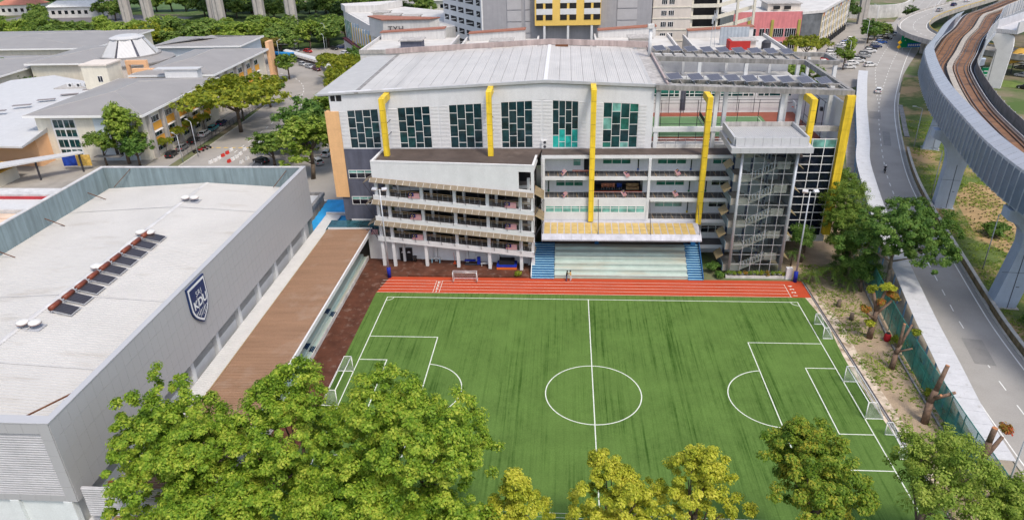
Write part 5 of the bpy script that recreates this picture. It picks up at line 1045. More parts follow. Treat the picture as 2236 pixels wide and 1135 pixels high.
# ---- grey multi-storey car park with yellow block
GP = thing('grey_parking_block', 'tall grey parking block with a yellow window box behind the school', 'building', (-3,165,0)); gpm = mat('parking_grey', (.33,.325,.34), var=.06, streak=.05); gpl = mat('parking_grey_light', (.42,.41,.42), var=.05)
block(GP, [(-30.4,148),(23.5,148),(26,190),(-44,190),(-47,174)], 0, 40, gpm)
for x0, x1 in ((-22.6,-18.0),(-16.8,-15.2),(12.6,18.8)):
    for k in range(7): MB().box(x0,x1,147.75,147.997,11.5+k*3.6,14.8+k*3.6).build('cladding_panel', gpl, GP)
YB_ = MB().box(-13.6,7.3,145.2,147.7,17.6,34).build('yellow_box', mat('box_yellow', (.74,.50,.13), var=.05), GP)
for g in range(3):
    xg = -13.1+g*7.55
    for c in range(2):
        for r in range(4): MB().box(xg+c*2.95,xg+c*2.95+2.15,145.1,145.197,19.3+r*3.45,20.9+r*3.45).build('window_opening', dark_void, YB_)
    for r in range(3): MB().box(xg,xg+5.1,145.12,145.197,20.95+r*3.45,22.7+r*3.45).build('white_band', white, YB_)
    MB().box(xg+2.2,xg+2.9,145.3,146.0,0,17.58).build('leg', white, YB_)
wl_ = Vector((-16.6,26,0)).normalized()
GW = MB().prism([(-30.45,147.95),(-47.1,174),(-47.5,173.8),(-30.9,147.7)], 0, 40).build('white_side', white, GP)
p0_ = Vector((-47.5,173.8,0)); p1_ = Vector((-30.9,147.7,0)); dd_ = (p1_-p0_).normalized(); nn_ = Vector((dd_.y,-dd_.x,0))
for r in range(8):
    for c, (s0, s1) in enumerate(((1.0,4.6),(6.4,11.2),(13.0,17.2),(19.0,25.0),(27.2,30.0))):
        a = p0_+dd_*s0; b = p0_+dd_*s1; z = 6.2+r*3.45
        if s1 > 30.8: continue
        MB().hexa([a+nn_*.02+Vector((0,0,z)),b+nn_*.02+Vector((0,0,z)),b-nn_*.03+Vector((0,0,z)),a-nn_*.03+Vector((0,0,z)),a+nn_*.02+Vector((0,0,z+1.75)),b+nn_*.02+Vector((0,0,z+1.75)),b-nn_*.03+Vector((0,0,z+1.75)),a-nn_*.03+Vector((0,0,z+1.75))]).build('parking_opening', dark_void, GW); MB().hexa([a+nn_*.03+Vector((0,0,z+.2)),b-dd_*.8+nn_*.03+Vector((0,0,z+.9)),b-dd_*.8+nn_*.022+Vector((0,0,z+.9)),a+nn_*.022+Vector((0,0,z+.2)),a+nn_*.03+Vector((0,0,z+.6)),b-dd_*.8+nn_*.03+Vector((0,0,z+1.2)),b-dd_*.8+nn_*.022+Vector((0,0,z+1.2)),a+nn_*.022+Vector((0,0,z+.6))]).build('ramp_edge', conc_pale, GW)
# ---- cream parking building with sloping ramps
CP = thing('cream_parking_block', 'cream parking block with paired windows and sloping ramp balconies', 'building', (38,165,0))
MB().box(23.9,36,149,185,0,40).build('wall', cream2, CP); MB().box(36.01,46,152.5,185,0,40).build('ramp_core', dark_void, CP)
for k in range(9): MB().box(23.8,36,148.85,148.997,8.2+k*3.45,8.5+k*3.45).build('string_course', cream, CP)
for r in range(8): wall_windows(CP, (23.9,149), (36,149), [(5.8+r*3.45,7.4+r*3.45)], [(2.7,4.4),(5.0,6.7)], g_navy, split=3)
for r in range(8):
    z = 4.6+r*3.45; MB().box(36.0,44.5,148.9,149.4,z,z+1.1).build('balcony', cream, CP); MB().hexa([(44.5,148.9,z),(56,151.5,z+2.6),(56,152,z+2.6),(44.5,149.4,z),(44.5,148.9,z+1.1),(56,151.5,z+3.7),(56,152,z+3.7),(44.5,149.4,z+1.1)]).build('ramp_parapet', cream, CP)
for x in (36.3,44.3,50.5,55.7): MB().box(x-.35,x+.35,149.5,150.3,0,40).build('column', cream, CP)
# ---- pink and white shop block on the right
PK = thing('pink_shop_block', 'pink shop block with green pilasters and white windows at upper right', 'building', (90,215,0)); pink = mat('pink_wall', (.66,.23,.24), var=.08, streak=.1); olive = mat('olive_pilaster', (.36,.34,.08))
block(PK, [(58,186),(82,186),(90,190),(119,243),(80,262),(52,215)], 0, 14.2, mat('shop_cream', (.68,.64,.58), var=.08, streak=.1)); block(PK, [(58.5,187),(82,187),(89,191),(117,242),(80,260),(53,215)], 14.201, 14.35, roof_dirty, 'roof')
MB().box(57.5,82,185.6,185.99,3,15.4).build('pink_front', pink, PK)
for x in (63.2,71.6,81.2): MB().box(x-.5,x+.5,185.3,185.59,0,12.6).build('pilaster', olive, PK)
for z0, z1 in ((2.2,5.0),(6.6,9.6)):
    for a, b, n in ((.8,4.8,3),(6.5,8.6,2),(9.8,11.6,2),(12.0,13.3,2),(14.8,18.5,5),(19.0,22.9,5)): wall_windows(PK, (57.5,185.58), (82,185.58), [(z0,z1),], [(a,b)], g_navy, split=n, proud=.08)
MB().prism([(82.02,185.5),(90.3,189.6),(90.0,190.1),(82.0,186.0)], 6.2, 14.6).build('dark_billboard', mat('grey_billboard', (.13,.14,.15), var=.35, scale=.4), PK); wall_windows(PK, (82,186), (90,190), [(2.2,5.4)], [(.4,4.2),(4.6,8.5)], g_navy, split=4)
MB().prism([(81.8,185.2),(90.6,189.4),(120,242.6),(119,243.4),(89.8,190.8),(81.8,186.4)], 14.36, 15.3).build('parapet', mat('shop_white', (.72,.70,.68)), PK)
cols_ = [mat('fac_cream', (.70,.60,.40)), mat('fac_white', (.66,.65,.64)), mat('fac_orange', (.55,.22,.10)), mat('fac_grey', (.32,.33,.36))]
d_ = Vector((29,53,0)).normalized(); n_ = Vector((d_.y,-d_.x,0))
for k in range(14):
    s = 2+k*4.1; p = Vector((90,190,0))+d_*s; ang = math.atan2(d_.y,d_.x)
    MB().obox((p.x+n_.x*.15,p.y+n_.y*.15,8.2),(.8,.4,11),ang).build('pier', cols_[k % 2], PK); MB().obox((p.x+d_.x*2+n_.x*.12,p.y+d_.y*2+n_.y*.12,13.2),(3.0,.3,1.4),ang).build('shop_sign', cols_[(k*3+2) % 4], PK)
    wall_windows(PK, (90,190), (119,243), [(4.6,6.8),(8.2,10.4),(11.0,12.4)], [(s+.6,s+3.4)], g_navy if k % 3 else g_mid, split=3)
    MB().obox((p.x+d_.x*2+n_.x*.1,p.y+d_.y*2+n_.y*.1,1.8),(3.0,.2,3.2),ang).build('shop_front', dark_void, PK)
MB().box(72,84,196,206,14.36,16.8).build('roof_house', cream2, PK); MB().box(71.5,84.5,195.5,206.5,16.8,17.1).build('roof_house_slab', concrete, PK)
for x in (75,79): MB().box(x-1.2,x+1.2,194.9,195.3,15.0,16.2).build('vent', dark_void, PK)
# ---- motorway viaduct columns and far sheds
hp = [(-243,300),(-223,286.5),(-176.5,270),(-156.4,271.5),(-138.6,267),(-190,292),(-262,318),(-40,262)]
labs = ['second motorway column from the left, behind the belt of trees','third motorway column from the left, in front of the paired road','motorway column standing alone behind the wide tree belt','motorway column just left of the rightmost one behind the trees','rightmost tall motorway column at the top of the tree belt','slim motorway column set back between two thicker ones','leftmost motorway column at the top edge','motorway column beyond the white corner block']
for i, ((x, y), lb) in enumerate(zip(hp, labs)):
    t = thing('motorway_column', lb, 'column', (x,y,0), 'motorway viaduct columns'); MB().prism([(-2.4,-1.4),(-1.6,-2.1),(1.6,-2.1),(2.4,-1.4),(2.4,1.4),(1.6,2.1),(-1.6,2.1),(-2.4,1.4)], 0, 34).build('shaft', mat('old_concrete', (.42,.39,.36), var=.12, streak=.1), t, local=True); MB().box(-.25,.25,-2.16,-2.101,0,34).build('groove', concrete_d, t, local=True)
mt = thing('motorway_deck', 'high motorway deck above the top left of the view', 'viaduct', (-170,285,34)); MB().hexa([(-330,322,34.1),(-20,246,34.1),(-16,262,34.1),(-326,338,34.1),(-330,322,36),(-20,246,36),(-16,262,36),(-326,338,36)]).build('deck', concrete, mt)
for lab, x, y, sx, sy, z, rm in (('open shed with dark grey roof near the rightmost motorway column', -128,318,22,14,6.5,slate),('small white kiosk roof at the bus lay-by', -120,205,12,6,3.4,roof_w)):
    t = thing('open_shed', lab, 'shed', (x,y,0)); MB().hexa([(-sx/2,-sy/2,z),(sx/2,-sy/2,z),(sx/2,sy/2,z+1.2),(-sx/2,sy/2,z+1.2),(-sx/2,-sy/2,z+.25),(sx/2,-sy/2,z+.25),(sx/2,sy/2,z+1.45),(-sx/2,sy/2,z+1.45)]).build('roof', rm, t, local=True)
    for a in (-.4,.4):
        for b in (-.4,.4): MB().box(a*sx-.12,a*sx+.12,b*sy-.12,b*sy+.12,0,z+.3).build('post', steel_d, t, local=True)
for i, (x, y, sx, sy, c, lb) in enumerate(((-290,330,30,12,(.7,.7,.68),'long white house at the far top left corner'),(-335,345,24,12,(.45,.18,.12),'house with red roof at the far top left'),(-30,360,60,16,(.7,.68,.64),'long pale building far behind the grey parking block'),(-75,330,26,12,(.66,.64,.6),'pale low shop row at the top beyond the white corner block'),(-385,300,20,14,(.42,.2,.14),'small house with red roof at the left edge'))):
    t = thing('far_house', lb, 'house', (x,y,0)); MB().box(-sx/2,sx/2,-sy/2,sy/2,0,6).build('wall', mat('far_wall', (.66,.64,.6)), t, local=True); MB().add([(-sx/2-1,-sy/2-1,6.01),(sx/2+1,-sy/2-1,6.01),(sx/2+1,sy/2+1,6.01),(-sx/2-1,sy/2+1,6.01),(-sx/2+3,0,9),(sx/2-3,0,9)], [(0,1,5,4),(1,2,5),(2,3,4,5),(3,0,4),(3,2,1,0)]).build('roof', mat('far_roof%d' % i, c), t, local=True)
    wall_w = [MB().box(-sx/2+2+k*4,-sx/2+4+k*4,-sy/2-.06,-sy/2-.005,2,4).build('window', g_navy, t, local=True) for k in range(int(sx/4)-1)]
cw_ = thing('curved_retaining_wall', 'pale curved retaining wall beyond the car park at upper right', 'wall', (140,280,0)); mb = MB(); sweep(mb, spline([(112,285),(135,275),(155,278),(170,300)],3), [(-.4,0),(-.4,6),(.4,6),(.4,0)]); mb.build('wall', conc_pale, cw_)
for lb, x, y in (('tall concrete pylon beside the big conifer at upper right',122,262),('paired concrete pylon next to the conifer at upper right',131,258)):
    t = thing('concrete_pylon', lb, 'column', (x,y,0)); MB().prism([(-1.8,-1.2),(1.8,-1.2),(1.8,1.2),(-1.8,1.2)], 0, 30).build('shaft', mat('old_concrete', (.42,.39,.36)), t, local=True); MB().box(-.2,.2,-1.26,-1.201,0,30).build('groove', concrete_d, t, local=True)
# ---------------------------------------------------------------- trees and plants
import numpy as np
def foliage(name, c1, c2, c3, trans=.3):
    if name in MATS: return MATS[name]
    m = bpy.data.materials.new(name); m.use_nodes = True; n = m.node_tree.nodes; L = m.node_tree.links; b = n['Principled BSDF']
    b.inputs['Roughness'].default_value = .55; b.inputs['Specular IOR Level'].default_value = .25
    g = n.new('ShaderNodeNewGeometry'); r = n.new('ShaderNodeValToRGB'); t = n.new('ShaderNodeTexNoise'); t.inputs['Scale'].default_value = .55; t.inputs['Detail'].default_value = 3
    L.new(g.outputs['Position'], t.inputs['Vector']); a = n.new('ShaderNodeMath'); a.operation = 'MULTIPLY_ADD'; a.inputs[1].default_value = .55; L.new(g.outputs['Random Per Island'], a.inputs[0])
    k = n.new('ShaderNodeMath'); k.operation = 'MULTIPLY_ADD'; k.inputs[1].default_value = 1.5; k.inputs[2].default_value = -.52; L.new(t.outputs['Fac'], k.inputs[0]); L.new(k.outputs[0], a.inputs[2])
    e = r.color_ramp.elements; e[0].position = .1; e[0].color = (*c1,1); e[1].position = .9; e[1].color = (*c3,1); q = e.new(.5); q.color = (*c2,1)
    L.new(a.outputs[0], r.inputs[0]); L.new(r.outputs[0], b.inputs['Base Color'])
    tl = n.new('ShaderNodeBsdfTranslucent'); L.new(r.outputs[0], tl.inputs[0]); ms = n.new('ShaderNodeMixShader'); ms.inputs[0].default_value = trans
    L.new(b.outputs[0], ms.inputs[1]); L.new(tl.outputs[0], ms.inputs[2]); L.new(ms.outputs[0], n['Material Output'].inputs[0]); MATS[name] = m; return m
FOL = dict(
 fresh=foliage('fresh_leaves', (.085,.180,.014), (.255,.400,.034), (.52,.58,.08), .45),
 deep=foliage('deep_leaves', (.034,.092,.014), (.098,.200,.032), (.21,.32,.065), .4),
 mid=foliage('mid_leaves', (.060,.125,.016), (.140,.235,.032), (.26,.33,.06), .38),
 gold=foliage('golden_leaves', (.22,.28,.018), (.48,.51,.045), (.70,.66,.10), .45),
 rain=foliage('rain_tree_leaves', (.10,.150,.012), (.24,.285,.024), (.42,.41,.04), .42),
 mixed=foliage('mixed_leaves', (.085,.175,.015), (.215,.325,.034), (.46,.42,.05), .45),
 autumn=foliage('autumn_leaves', (.11,.10,.022), (.21,.18,.033), (.32,.22,.05), .4),
 red=foliage('red_tuft_leaves', (.10,.11,.02), (.32,.22,.03), (.45,.05,.03)),
 light=foliage('light_leaves', (.12,.205,.018), (.25,.360,.05), (.44,.51,.10), .45),
 far=foliage('far_leaves', (.070,.140,.024), (.150,.240,.042), (.26,.33,.07), .38),
 fardark=foliage('far_dark_leaves', (.034,.075,.016), (.075,.140,.030), (.14,.20,.05), .38))
def crown(name, seed, r, hz, zc, ncl, per, leaf, m, lobes=9, clr=.65, shape='round', droop=.25):
    rs = np.random.RandomState(seed); C = []
    lob = []
    for i in range(lobes):
        th = rs.uniform(0, 2*np.pi) if shape != 'cone' else i*2.4; ph = rs.uniform(-.5, 1.0); rr = (.35+.45*rs.rand())
        if shape == 'flat': p = np.array([np.cos(th)*r*rr*1.25, np.sin(th)*r*rr*1.25, zc+hz*rs.uniform(-.3,.5)*.6]); s = np.array([r*.45, r*.45, hz*.42])
        elif shape == 'cone': t = i/lobes; rad = r*(1-t)*.75; p = np.array([np.cos(th)*rad*.8, np.sin(th)*rad*.8, zc+hz*(2*t-1)*.85]); s = np.array([r*.5*(1.15-t)+.3]*2+[hz*.3])
        else: p = np.array([np.cos(th)*r*rr*.85, np.sin(th)*r*rr*.85, zc+hz*ph*.6]); s = np.array([r*.48, r*.48, hz*.46])*rs.uniform(.75,1.15)
        lob.append((p, s))
    if shape == 'round': lob.append((np.array([0,0,zc+hz*.35]), np.array([r*.55,r*.55,hz*.6])))
    for i in range(ncl):
        p, s = lob[i % len(lob)]; d = rs.normal(size=3); d /= np.linalg.norm(d)
        if d[2] < -.35: d[2] = -d[2]*.6
        C.append(p+d*s*rs.uniform(.82, 1.08))
    C = np.array(C); N = ncl*per
    cen = np.repeat(C, per, 0); size = np.repeat(rs.uniform(.6, 1.25, ncl), per)
    off = rs.normal(size=(N,3)); off /= np.linalg.norm(off, axis=1)[:,None]; off *= (rs.rand(N)**.5)[:,None]; off[:,2] *= .7
    pos = cen+off*(size*clr)[:,None]
    out = pos-np.array([0,0,zc-hz*.2]); out /= np.linalg.norm(out, axis=1)[:,None]
    nrm = off*.9+out*.5+np.array([0,0,.55])+rs.normal(size=(N,3))*.45; nrm /= np.linalg.norm(nrm, axis=1)[:,None]
    ax = off+rs.normal(size=(N,3))*.5+np.array([0,0,-droop]); ax -= nrm*(ax*nrm).sum(1)[:,None]; ax /= np.linalg.norm(ax, axis=1)[:,None]; bx = np.cross(nrm, ax)
    L_ = (leaf*rs.uniform(.6,1.35,N))[:,None]; W_ = L_*.30
    V = np.stack([pos-ax*L_*.5, pos+bx*W_+ax*L_*.05, pos+ax*L_*.5-nrm*L_*.12, pos-bx*W_+ax*L_*.05], 1).reshape(-1,3)
    me = bpy.data.meshes.new(name); me.vertices.add(4*N); me.vertices.foreach_set('co', V.ravel().astype(np.float32)); me.loops.add(4*N); me.loops.foreach_set('vertex_index', np.arange(4*N, dtype=np.int32))
    me.polygons.add(N); me.polygons.foreach_set('loop_start', np.arange(0,4*N,4,dtype=np.int32)); me.polygons.foreach_set('loop_total', np.full(N,4,dtype=np.int32)); me.update(calc_edges=True); me.materials.append(m)
    return me, lob, C
def trunk(name, seed, h, r0, lob, m, C=None, twigs=0):
    rd = random.Random(seed); mb = MB(); top = Vector((rd.uniform(-.3,.3), rd.uniform(-.3,.3), h*.5)); mid = Vector((top.x*.5+rd.uniform(-.15,.15), top.y*.5, h*.25))
    mb.tube((0,0,-.05), mid, r0, r0*.82, 8); mb.tube(mid, top, r0*.82, r0*.62, 8)
    for p, s in lob[:12]:
        q = Vector(p); st = mid.lerp(top, rd.uniform(.3,1)) if q.z > top.z else mid; kn = st.lerp(q, .5)+Vector((rd.uniform(-.3,.3),rd.uniform(-.3,.3),rd.uniform(-.1,.4)))
        mb.tube(st, kn, r0*.42, r0*.26, 6); mb.tube(kn, q, r0*.26, r0*.1, 5)
        if twigs and C is not None:
            for k in range(twigs):
                c = Vector(C[rd.randrange(len(C))])
                if (c-q).length < 3.2: mb.tube(q.lerp(kn,.3), c, r0*.1, r0*.03, 4, cap=False)
    return mb.mesh(name, m, True)
def tree(name, lab, x, y, h, r, m, seed, hz=None, zc=None, ncl=230, per=52, leaf=.42, shape='round', lobes=9, clr=.7, group=None, tm=None, cat='tree', r0=None, twigs=0):
    hz = hz or h*.33; zc = zc or h-hz*1.05; t = thing(name, lab, cat, (x,y,0), group)
    me, lob, C = crown('crown', seed, r, hz, zc, ncl, per, leaf, FOL[m], lobes, clr, shape); obj('crown', me, t, local=True)
    obj('trunk', trunk('trunk', seed, h, r0 or (.16+h*.012), lob, tm or bark, C, twigs), t, local=True); return t
g1 = 'trees along the near side of the pitch'
tree('broadleaf_tree','tall bright green tree nearest the grey hall, bottom left',-35.4,-46.6,17.0,6.8,'fresh',3,hz=7.6,zc=9.2,ncl=494,per=152,leaf=0.257,lobes=15,clr=0.62,group=g1,twigs=2)
tree('broadleaf_tree','bright green tree between the hall-side tree and the goal-side tree',-25.6,-46.0,18.0,6.2,'fresh',14,hz=8.2,zc=9.8,ncl=459,per=152,leaf=0.257,lobes=14,clr=0.60,group=g1,twigs=2)
tree('broadleaf_tree','tall yellow-green tree overlapping the left penalty area',-15.0,-46.6,18.9,6.5,'fresh',27,hz=8.8,zc=9.9,ncl=471,per=152,leaf=0.257,lobes=14,clr=0.62,group=g1,twigs=2)
tree('broadleaf_tree','lower green tree at the bottom edge in front of the hall-side tree',-31.5,-51.5,14.5,5.6,'fresh',35,hz=5.2,zc=9.0,ncl=345,per=142,leaf=0.250,lobes=11,group=g1)
tree('broadleaf_tree','lower green tree at the bottom edge under the penalty-area tree',-20.0,-50.6,14.8,5.4,'fresh',45,hz=5.2,zc=9.3,ncl=345,per=142,leaf=0.250,lobes=11,group=g1)
tree('broadleaf_tree','low bright green tree filling the gap right of the penalty-area tree at the bottom edge',-12.2,-51.2,13.2,4.6,'fresh',57,hz=5.4,zc=7.6,ncl=280,per=130,leaf=.25,lobes=10,clr=.6,group=g1)
tree('golden_tree','small golden-leaved tree left of the halfway line at the bottom edge',-7.2,-48.6,12.6,4.0,'gold',51,hz=4.6,zc=7.6,ncl=149,per=146,leaf=0.226,lobes=8,clr=0.49,shape='cone',group=g1,twigs=2)
tree('golden_tree','golden rounded tree across the halfway line at the bottom edge',-.1,-48.6,11.2,4.5,'gold',62,hz=4.0,zc=7.9,ncl=195,per=146,leaf=0.226,lobes=9,clr=0.49,group=g1,twigs=2)
tree('golden_tree','tall pointed golden tree right of the halfway line',7.2,-48.2,15.2,6.4,'gold',75,hz=5.6,zc=9.2,ncl=229,per=146,leaf=0.226,lobes=11,clr=0.49,shape='cone',group=g1,twigs=2)
tree('broadleaf_tree','dark green tree with orange tips near the right penalty area',16.2,-48.2,16.2,4.7,'mixed',83,hz=5.6,zc=10.6,ncl=345,per=146,leaf=0.234,lobes=11,clr=0.55,group=g1,twigs=2)
tree('feathery_tree','airy light green tree in the bottom right corner of the pitch',26.0,-46.6,14.8,4.6,'light',97,hz=5.0,zc=9.6,ncl=218,per=126,leaf=0.203,lobes=10,clr=0.63,group=g1,twigs=3)
tree('feathery_tree','light green tree at the bottom right beside the green fence',32.3,-48.6,12.4,4.2,'light',105,hz=4.2,zc=7.8,ncl=195,per=126,leaf=0.203,lobes=9,clr=0.63,group=g1,twigs=2)
g2 = 'trees beside the right-hand walkway'
tree('broadleaf_tree','large dark green tree spreading over the walkway and road at the right',43.6,3.6,14.8,7.8,'deep',113,hz=5.4,zc=8.8,ncl=379,per=131,leaf=0.281,lobes=14,clr=0.67,group=g2,tm=bark_pale,twigs=2)
tree('feathery_tree','soft green tree between the yellow fin and the walkway',40.9,13.6,14.6,5.0,'mid',127,hz=5.4,zc=8.2,ncl=252,per=131,leaf=0.203,lobes=10,group=g2,twigs=1)
tree('feathery_tree','smaller soft green tree behind the yellow fin beside the walkway',43.6,25.5,13.0,4.2,'mid',133,hz=4.6,zc=6.8,ncl=172,per=116,leaf=0.211,lobes=8,group=g2)
tree('broadleaf_tree','mid green tree filling the gap between the yellow fin and the large dark tree',39.6,8.8,10.5,3.6,'mid',131,hz=4.4,zc=6.0,ncl=190,per=110,leaf=.24,lobes=9,clr=.6,group=g2)
tree('shrub_tree','dense dark bushy tree at the foot of the soft green tree',40.0,3.5,6.6,2.6,'deep',139,hz=3.0,zc=3.4,ncl=138,per=116,leaf=0.187,lobes=8,group=g2)
tree('shrub_tree','narrow dark conical shrub next to the green net',38.8,8.6,6.8,1.5,'deep',141,hz=3.0,zc=3.6,ncl=80,per=111,leaf=0.172,lobes=7,shape='cone',group=g2)
tree('shrub_tree','small rounded tree below the navy glass wall',34.2,13.0,6.4,2.6,'deep',145,hz=2.3,zc=4.2,ncl=114,per=111,leaf=0.203,lobes=8,group=g2)
def pruned(lab, x, y, limbs, tufts, seed):
    t = thing('pruned_tree', lab, 'tree', (x,y,0), 'pruned trees on the dirt strip'); mb = MB(); rd = random.Random(seed)
    for a, b, r0, r1 in limbs: mb.tube(a, b, r0, r1, 9)
    obj('trunk', mb.mesh('trunk', mat('scarred_bark', (.16,.105,.075), var=.35, scale=3), True), t, local=True)
    for k, (p, r, m) in enumerate(tufts):
        me, _, _ = crown('leaf_tuft', seed+k, r*.75, r*.6, 0, 26, 34, .26, FOL[m], 4, .4); obj('leaf_tuft', me, t, local=True, loc=p)
    for a, b, r0, r1 in limbs[2:]: obj('cut_end', MB().tube(Vector(b), Vector(b)+(Vector(b)-Vector(a)).normalized()*.03, r1*.98, n=9).mesh('cut_end', mat('cut_wood', (.42,.19,.09))), t, local=True)
pruned('pruned tree with orange, red and yellow leaf tufts on the dirt strip', 36.6,-9.2, [((0,0,0),(.1,.1,2.4),.42,.36),((.1,.1,2.4),(.2,.2,4.0),.36,.3),((.2,.2,4.0),(-.6,.3,6.6),.26,.2),((.2,.2,4.0),(.9,.4,6.9),.26,.18),((.2,.1,3.6),(2.1,.8,5.2),.22,.16),((0,0,3),(-1.4,-.5,4.2),.2,.14)], [((-.8,.4,7.0),.95,'rain'),((1.1,.5,7.2),1.2,'gold'),((2.3,.9,5.6),.8,'red'),((-1.7,-.6,4.7),.9,'red'),((-.4,0,2.2),.8,'gold'),((1.4,.3,6.3),.8,'red'),((.2,-.4,5.6),.6,'red')], 7)
pruned('bare pruned tree with two upright cut limbs near the green fence', 36.7,-16.2, [((0,0,0),(.2,.3,2.0),.36,.3),((.2,.3,2.0),(.6,.6,3.2),.3,.26),((.4,.5,2.6),(.4,.4,6.2),.22,.16),((.6,.6,3.0),(1.7,1.2,5.6),.2,.12),((.3,.4,2.2),(1.6,-.3,3.2),.14,.1)], [((2.2,1.0,4.6),.7,'rain')], 17)
pruned('tall bare pruned trunk with side stub, middle of the dirt strip', 36.2,-26.4, [((0,0,0),(.1,.3,2.6),.42,.36),((.1,.3,2.6),(.5,.5,4.0),.36,.32),((.5,.5,4.0),(1.2,.9,7.0),.28,.22),((.3,.3,3.0),(2.4,.2,4.0),.22,.16),((.3,.3,3.2),(.5,-.6,4.2),.18,.14)], [], 23)
pruned('pruned trunk with a red tuft at the bottom of the green fence', 36.8,-36.0, [((0,0,0),(0,.2,3.0),.4,.34),((0,.2,3.0),(.1,.3,5.4),.34,.3),((.1,.3,5.4),(.2,.3,7.0),.28,.26),((.1,.2,3.4),(1.5,.8,5.6),.24,.18)], [((1.8,1.0,6.2),.75,'red')], 31)
for lab, x, y in (('short tree stump on the dirt strip nearer the track',35.4,-1.0),('short tree stump on the dirt strip farther from the track',35.9,-4.6)):
    t = thing('tree_stump', lab, 'stump', (x,y,0), 'stumps on the dirt strip'); obj('trunk', MB().lathe([(.36,0),(.30,.3),(.28,1.0)], 10).mesh('trunk', bark, True), t, local=True); obj('cut_face', MB().lathe([(.27,1.001),(.26,1.02)], 10).mesh('cut_face', mat('old_cut', (.13,.10,.08))), t, local=True)
def palm(lab, x, y, h, fl, nf, seed, m='mid', group='palms below the glass wall'):
    t = thing('palm', lab, 'palm', (x,y,0), group); rd = random.Random(seed); obj('trunk', MB().tube((0,0,0),(.1,.05,h),.13,.1,8).mesh('trunk', bark, True), t, local=True)
    for k in range(nf):
        a = k*2.4+rd.uniform(-.2,.2); up = rd.uniform(.25,1.0); mb = MB(); pts = []
        for i in range(9): u = i/8; pts.append(Vector((.1+math.cos(a)*fl*u, .05+math.sin(a)*fl*u, h+fl*(up*u-(.55+up*.55)*u*u))))
        sd = Vector((-math.sin(a), math.cos(a), 0))
        for i in range(8):
            for s in (-1,1):
                for j in (0,.5):
                    p = pts[i].lerp(pts[i+1], j); q = p+sd*s*fl*.2*(1-abs(i/8-.45))+Vector((math.cos(a),math.sin(a),0))*fl*.1+Vector((0,0,-.12*fl)); mb.quad(p, p.lerp(pts[i+1],.5), q+Vector((0,0,.02)), q)
        obj('frond', mb.mesh('frond', FOL[m]), t, local=True)
palm('young palm left of the pair below the glass wall',33.6,6.3,1.5,2.3,15,1); palm('larger young palm right of the pair below the glass wall',36.9,6.6,2.0,2.9,17,2); palm('small palm behind the young palms near the dark bush',38.4,4.4,1.3,2.0,12,3); palm('banana-like plant against the base of the glass wall',32.2,11.6,2.4,1.9,9,4,'deep'); palm('spiky pale agave beside the light pole base',32.9,6.2,.2,.8,14,5,'light'); palm('low palm behind the net at the bottom right',28.4,-43.0,4.6,2.6,14,6,'light','palms by the pitch')
rd = random.Random(9)
for k in range(11):
    x = 21.7+k*.83; t = thing('planter_shrub', '%s small shrub from the left in the planter below the stair tower' % ORD[k], 'shrub', (x,7.6,.38), 'shrubs in the tower planter'); me, _, _ = crown('foliage', 300+k, .42, .4, .3, 10, 26, .2, FOL[['mid','light','rain','red'][k % 4]], 4, .26); obj('foliage', me, t, local=True)
for k, (x, y, s, lb) in enumerate(((19.6,9.6,1.5,'dark bush in the corner between the blue stairs and the stair tower'),(20.3,7.6,.8,'small bush beside the tower planter'),(39.6,-11.2,1.0,'yellow-green shrub inside the green fence near the red bin'),(38.9,-22.4,1.2,'straggly shrub inside the green fence, lower half'),(-10.7,6.9,.4,'tiny yellow plant at the platform edge by the blue mat'))):
    t = thing('bush', lb, 'bush', (x,y,0 if s > .5 else .28)); me, _, _ = crown('foliage', 400+k, s, s*.7, s*.6, 40, 30, .25, FOL['deep' if k < 2 else 'rain'], 6, .35); obj('foliage', me, t, local=True)
# shared crowns for middle and far trees
PROTO = {}
def proto(key, **kw):
    o = tree('proto_'+key, 'x', 0, 0, 10, **kw); PROTO[key] = (o.children[0].data, o.children[1].data)
    for ch in list(o.children): bpy.data.objects.remove(ch)
    bpy.data.objects.remove(o)
proto('round_a', r=4.2, m='mid', seed=501, ncl=150, per=36, leaf=.5, lobes=9, clr=.8, hz=3.9, zc=5.8); proto('round_b', r=3.9, m='deep', seed=502, ncl=150, per=36, leaf=.5, lobes=10, clr=.8, hz=4.2, zc=5.6); proto('tall', r=3.0, m='light', seed=503, ncl=140, per=36, leaf=.46, lobes=9, clr=.7, hz=4.6, zc=5.2)
proto('rain', r=6.4, m='rain', seed=504, ncl=260, per=40, leaf=.5, lobes=16, clr=.8, hz=3.0, zc=7.0, shape='flat'); proto('autumn', r=6.0, m='autumn', seed=505, ncl=180, per=36, leaf=.5, lobes=12, clr=.8, hz=2.4, zc=6.6, shape='flat')
for i in range(3): proto('far_%d' % i, r=4.9, m='far', seed=510+i, ncl=110, per=26, leaf=.85, lobes=9, clr=1.1, hz=4.4, zc=5.0)
proto('far_l', r=4.4, m='light', seed=515, ncl=120, per=28, leaf=.7, lobes=10, clr=.95, hz=4.6, zc=5.0); proto('far_r', r=5.2, m='rain', seed=516, ncl=120, per=28, leaf=.7, lobes=11, clr=1.0, hz=3.6, zc=5.6)
proto('fard', r=4.9, m='fardark', seed=520, ncl=110, per=26, leaf=.85, lobes=9, clr=1.1, hz=4.6, zc=5.0); proto('conifer', r=4.0, m='fardark', seed=521, ncl=200, per=30, leaf=.6, lobes=14, clr=.75, hz=5.0, zc=5.2, shape='cone')
rz_ = random.Random(77)
def put(key, name, lab, x, y, h, wide=1.0, group=None):
    s = h/10; t = thing(name, lab, 'tree', (x,y,0), group, rz_.uniform(0,6.28), (s*wide,s*wide,s)); obj('crown', PROTO[key][0], t, local=True); obj('trunk', PROTO[key][1], t, local=True); return t
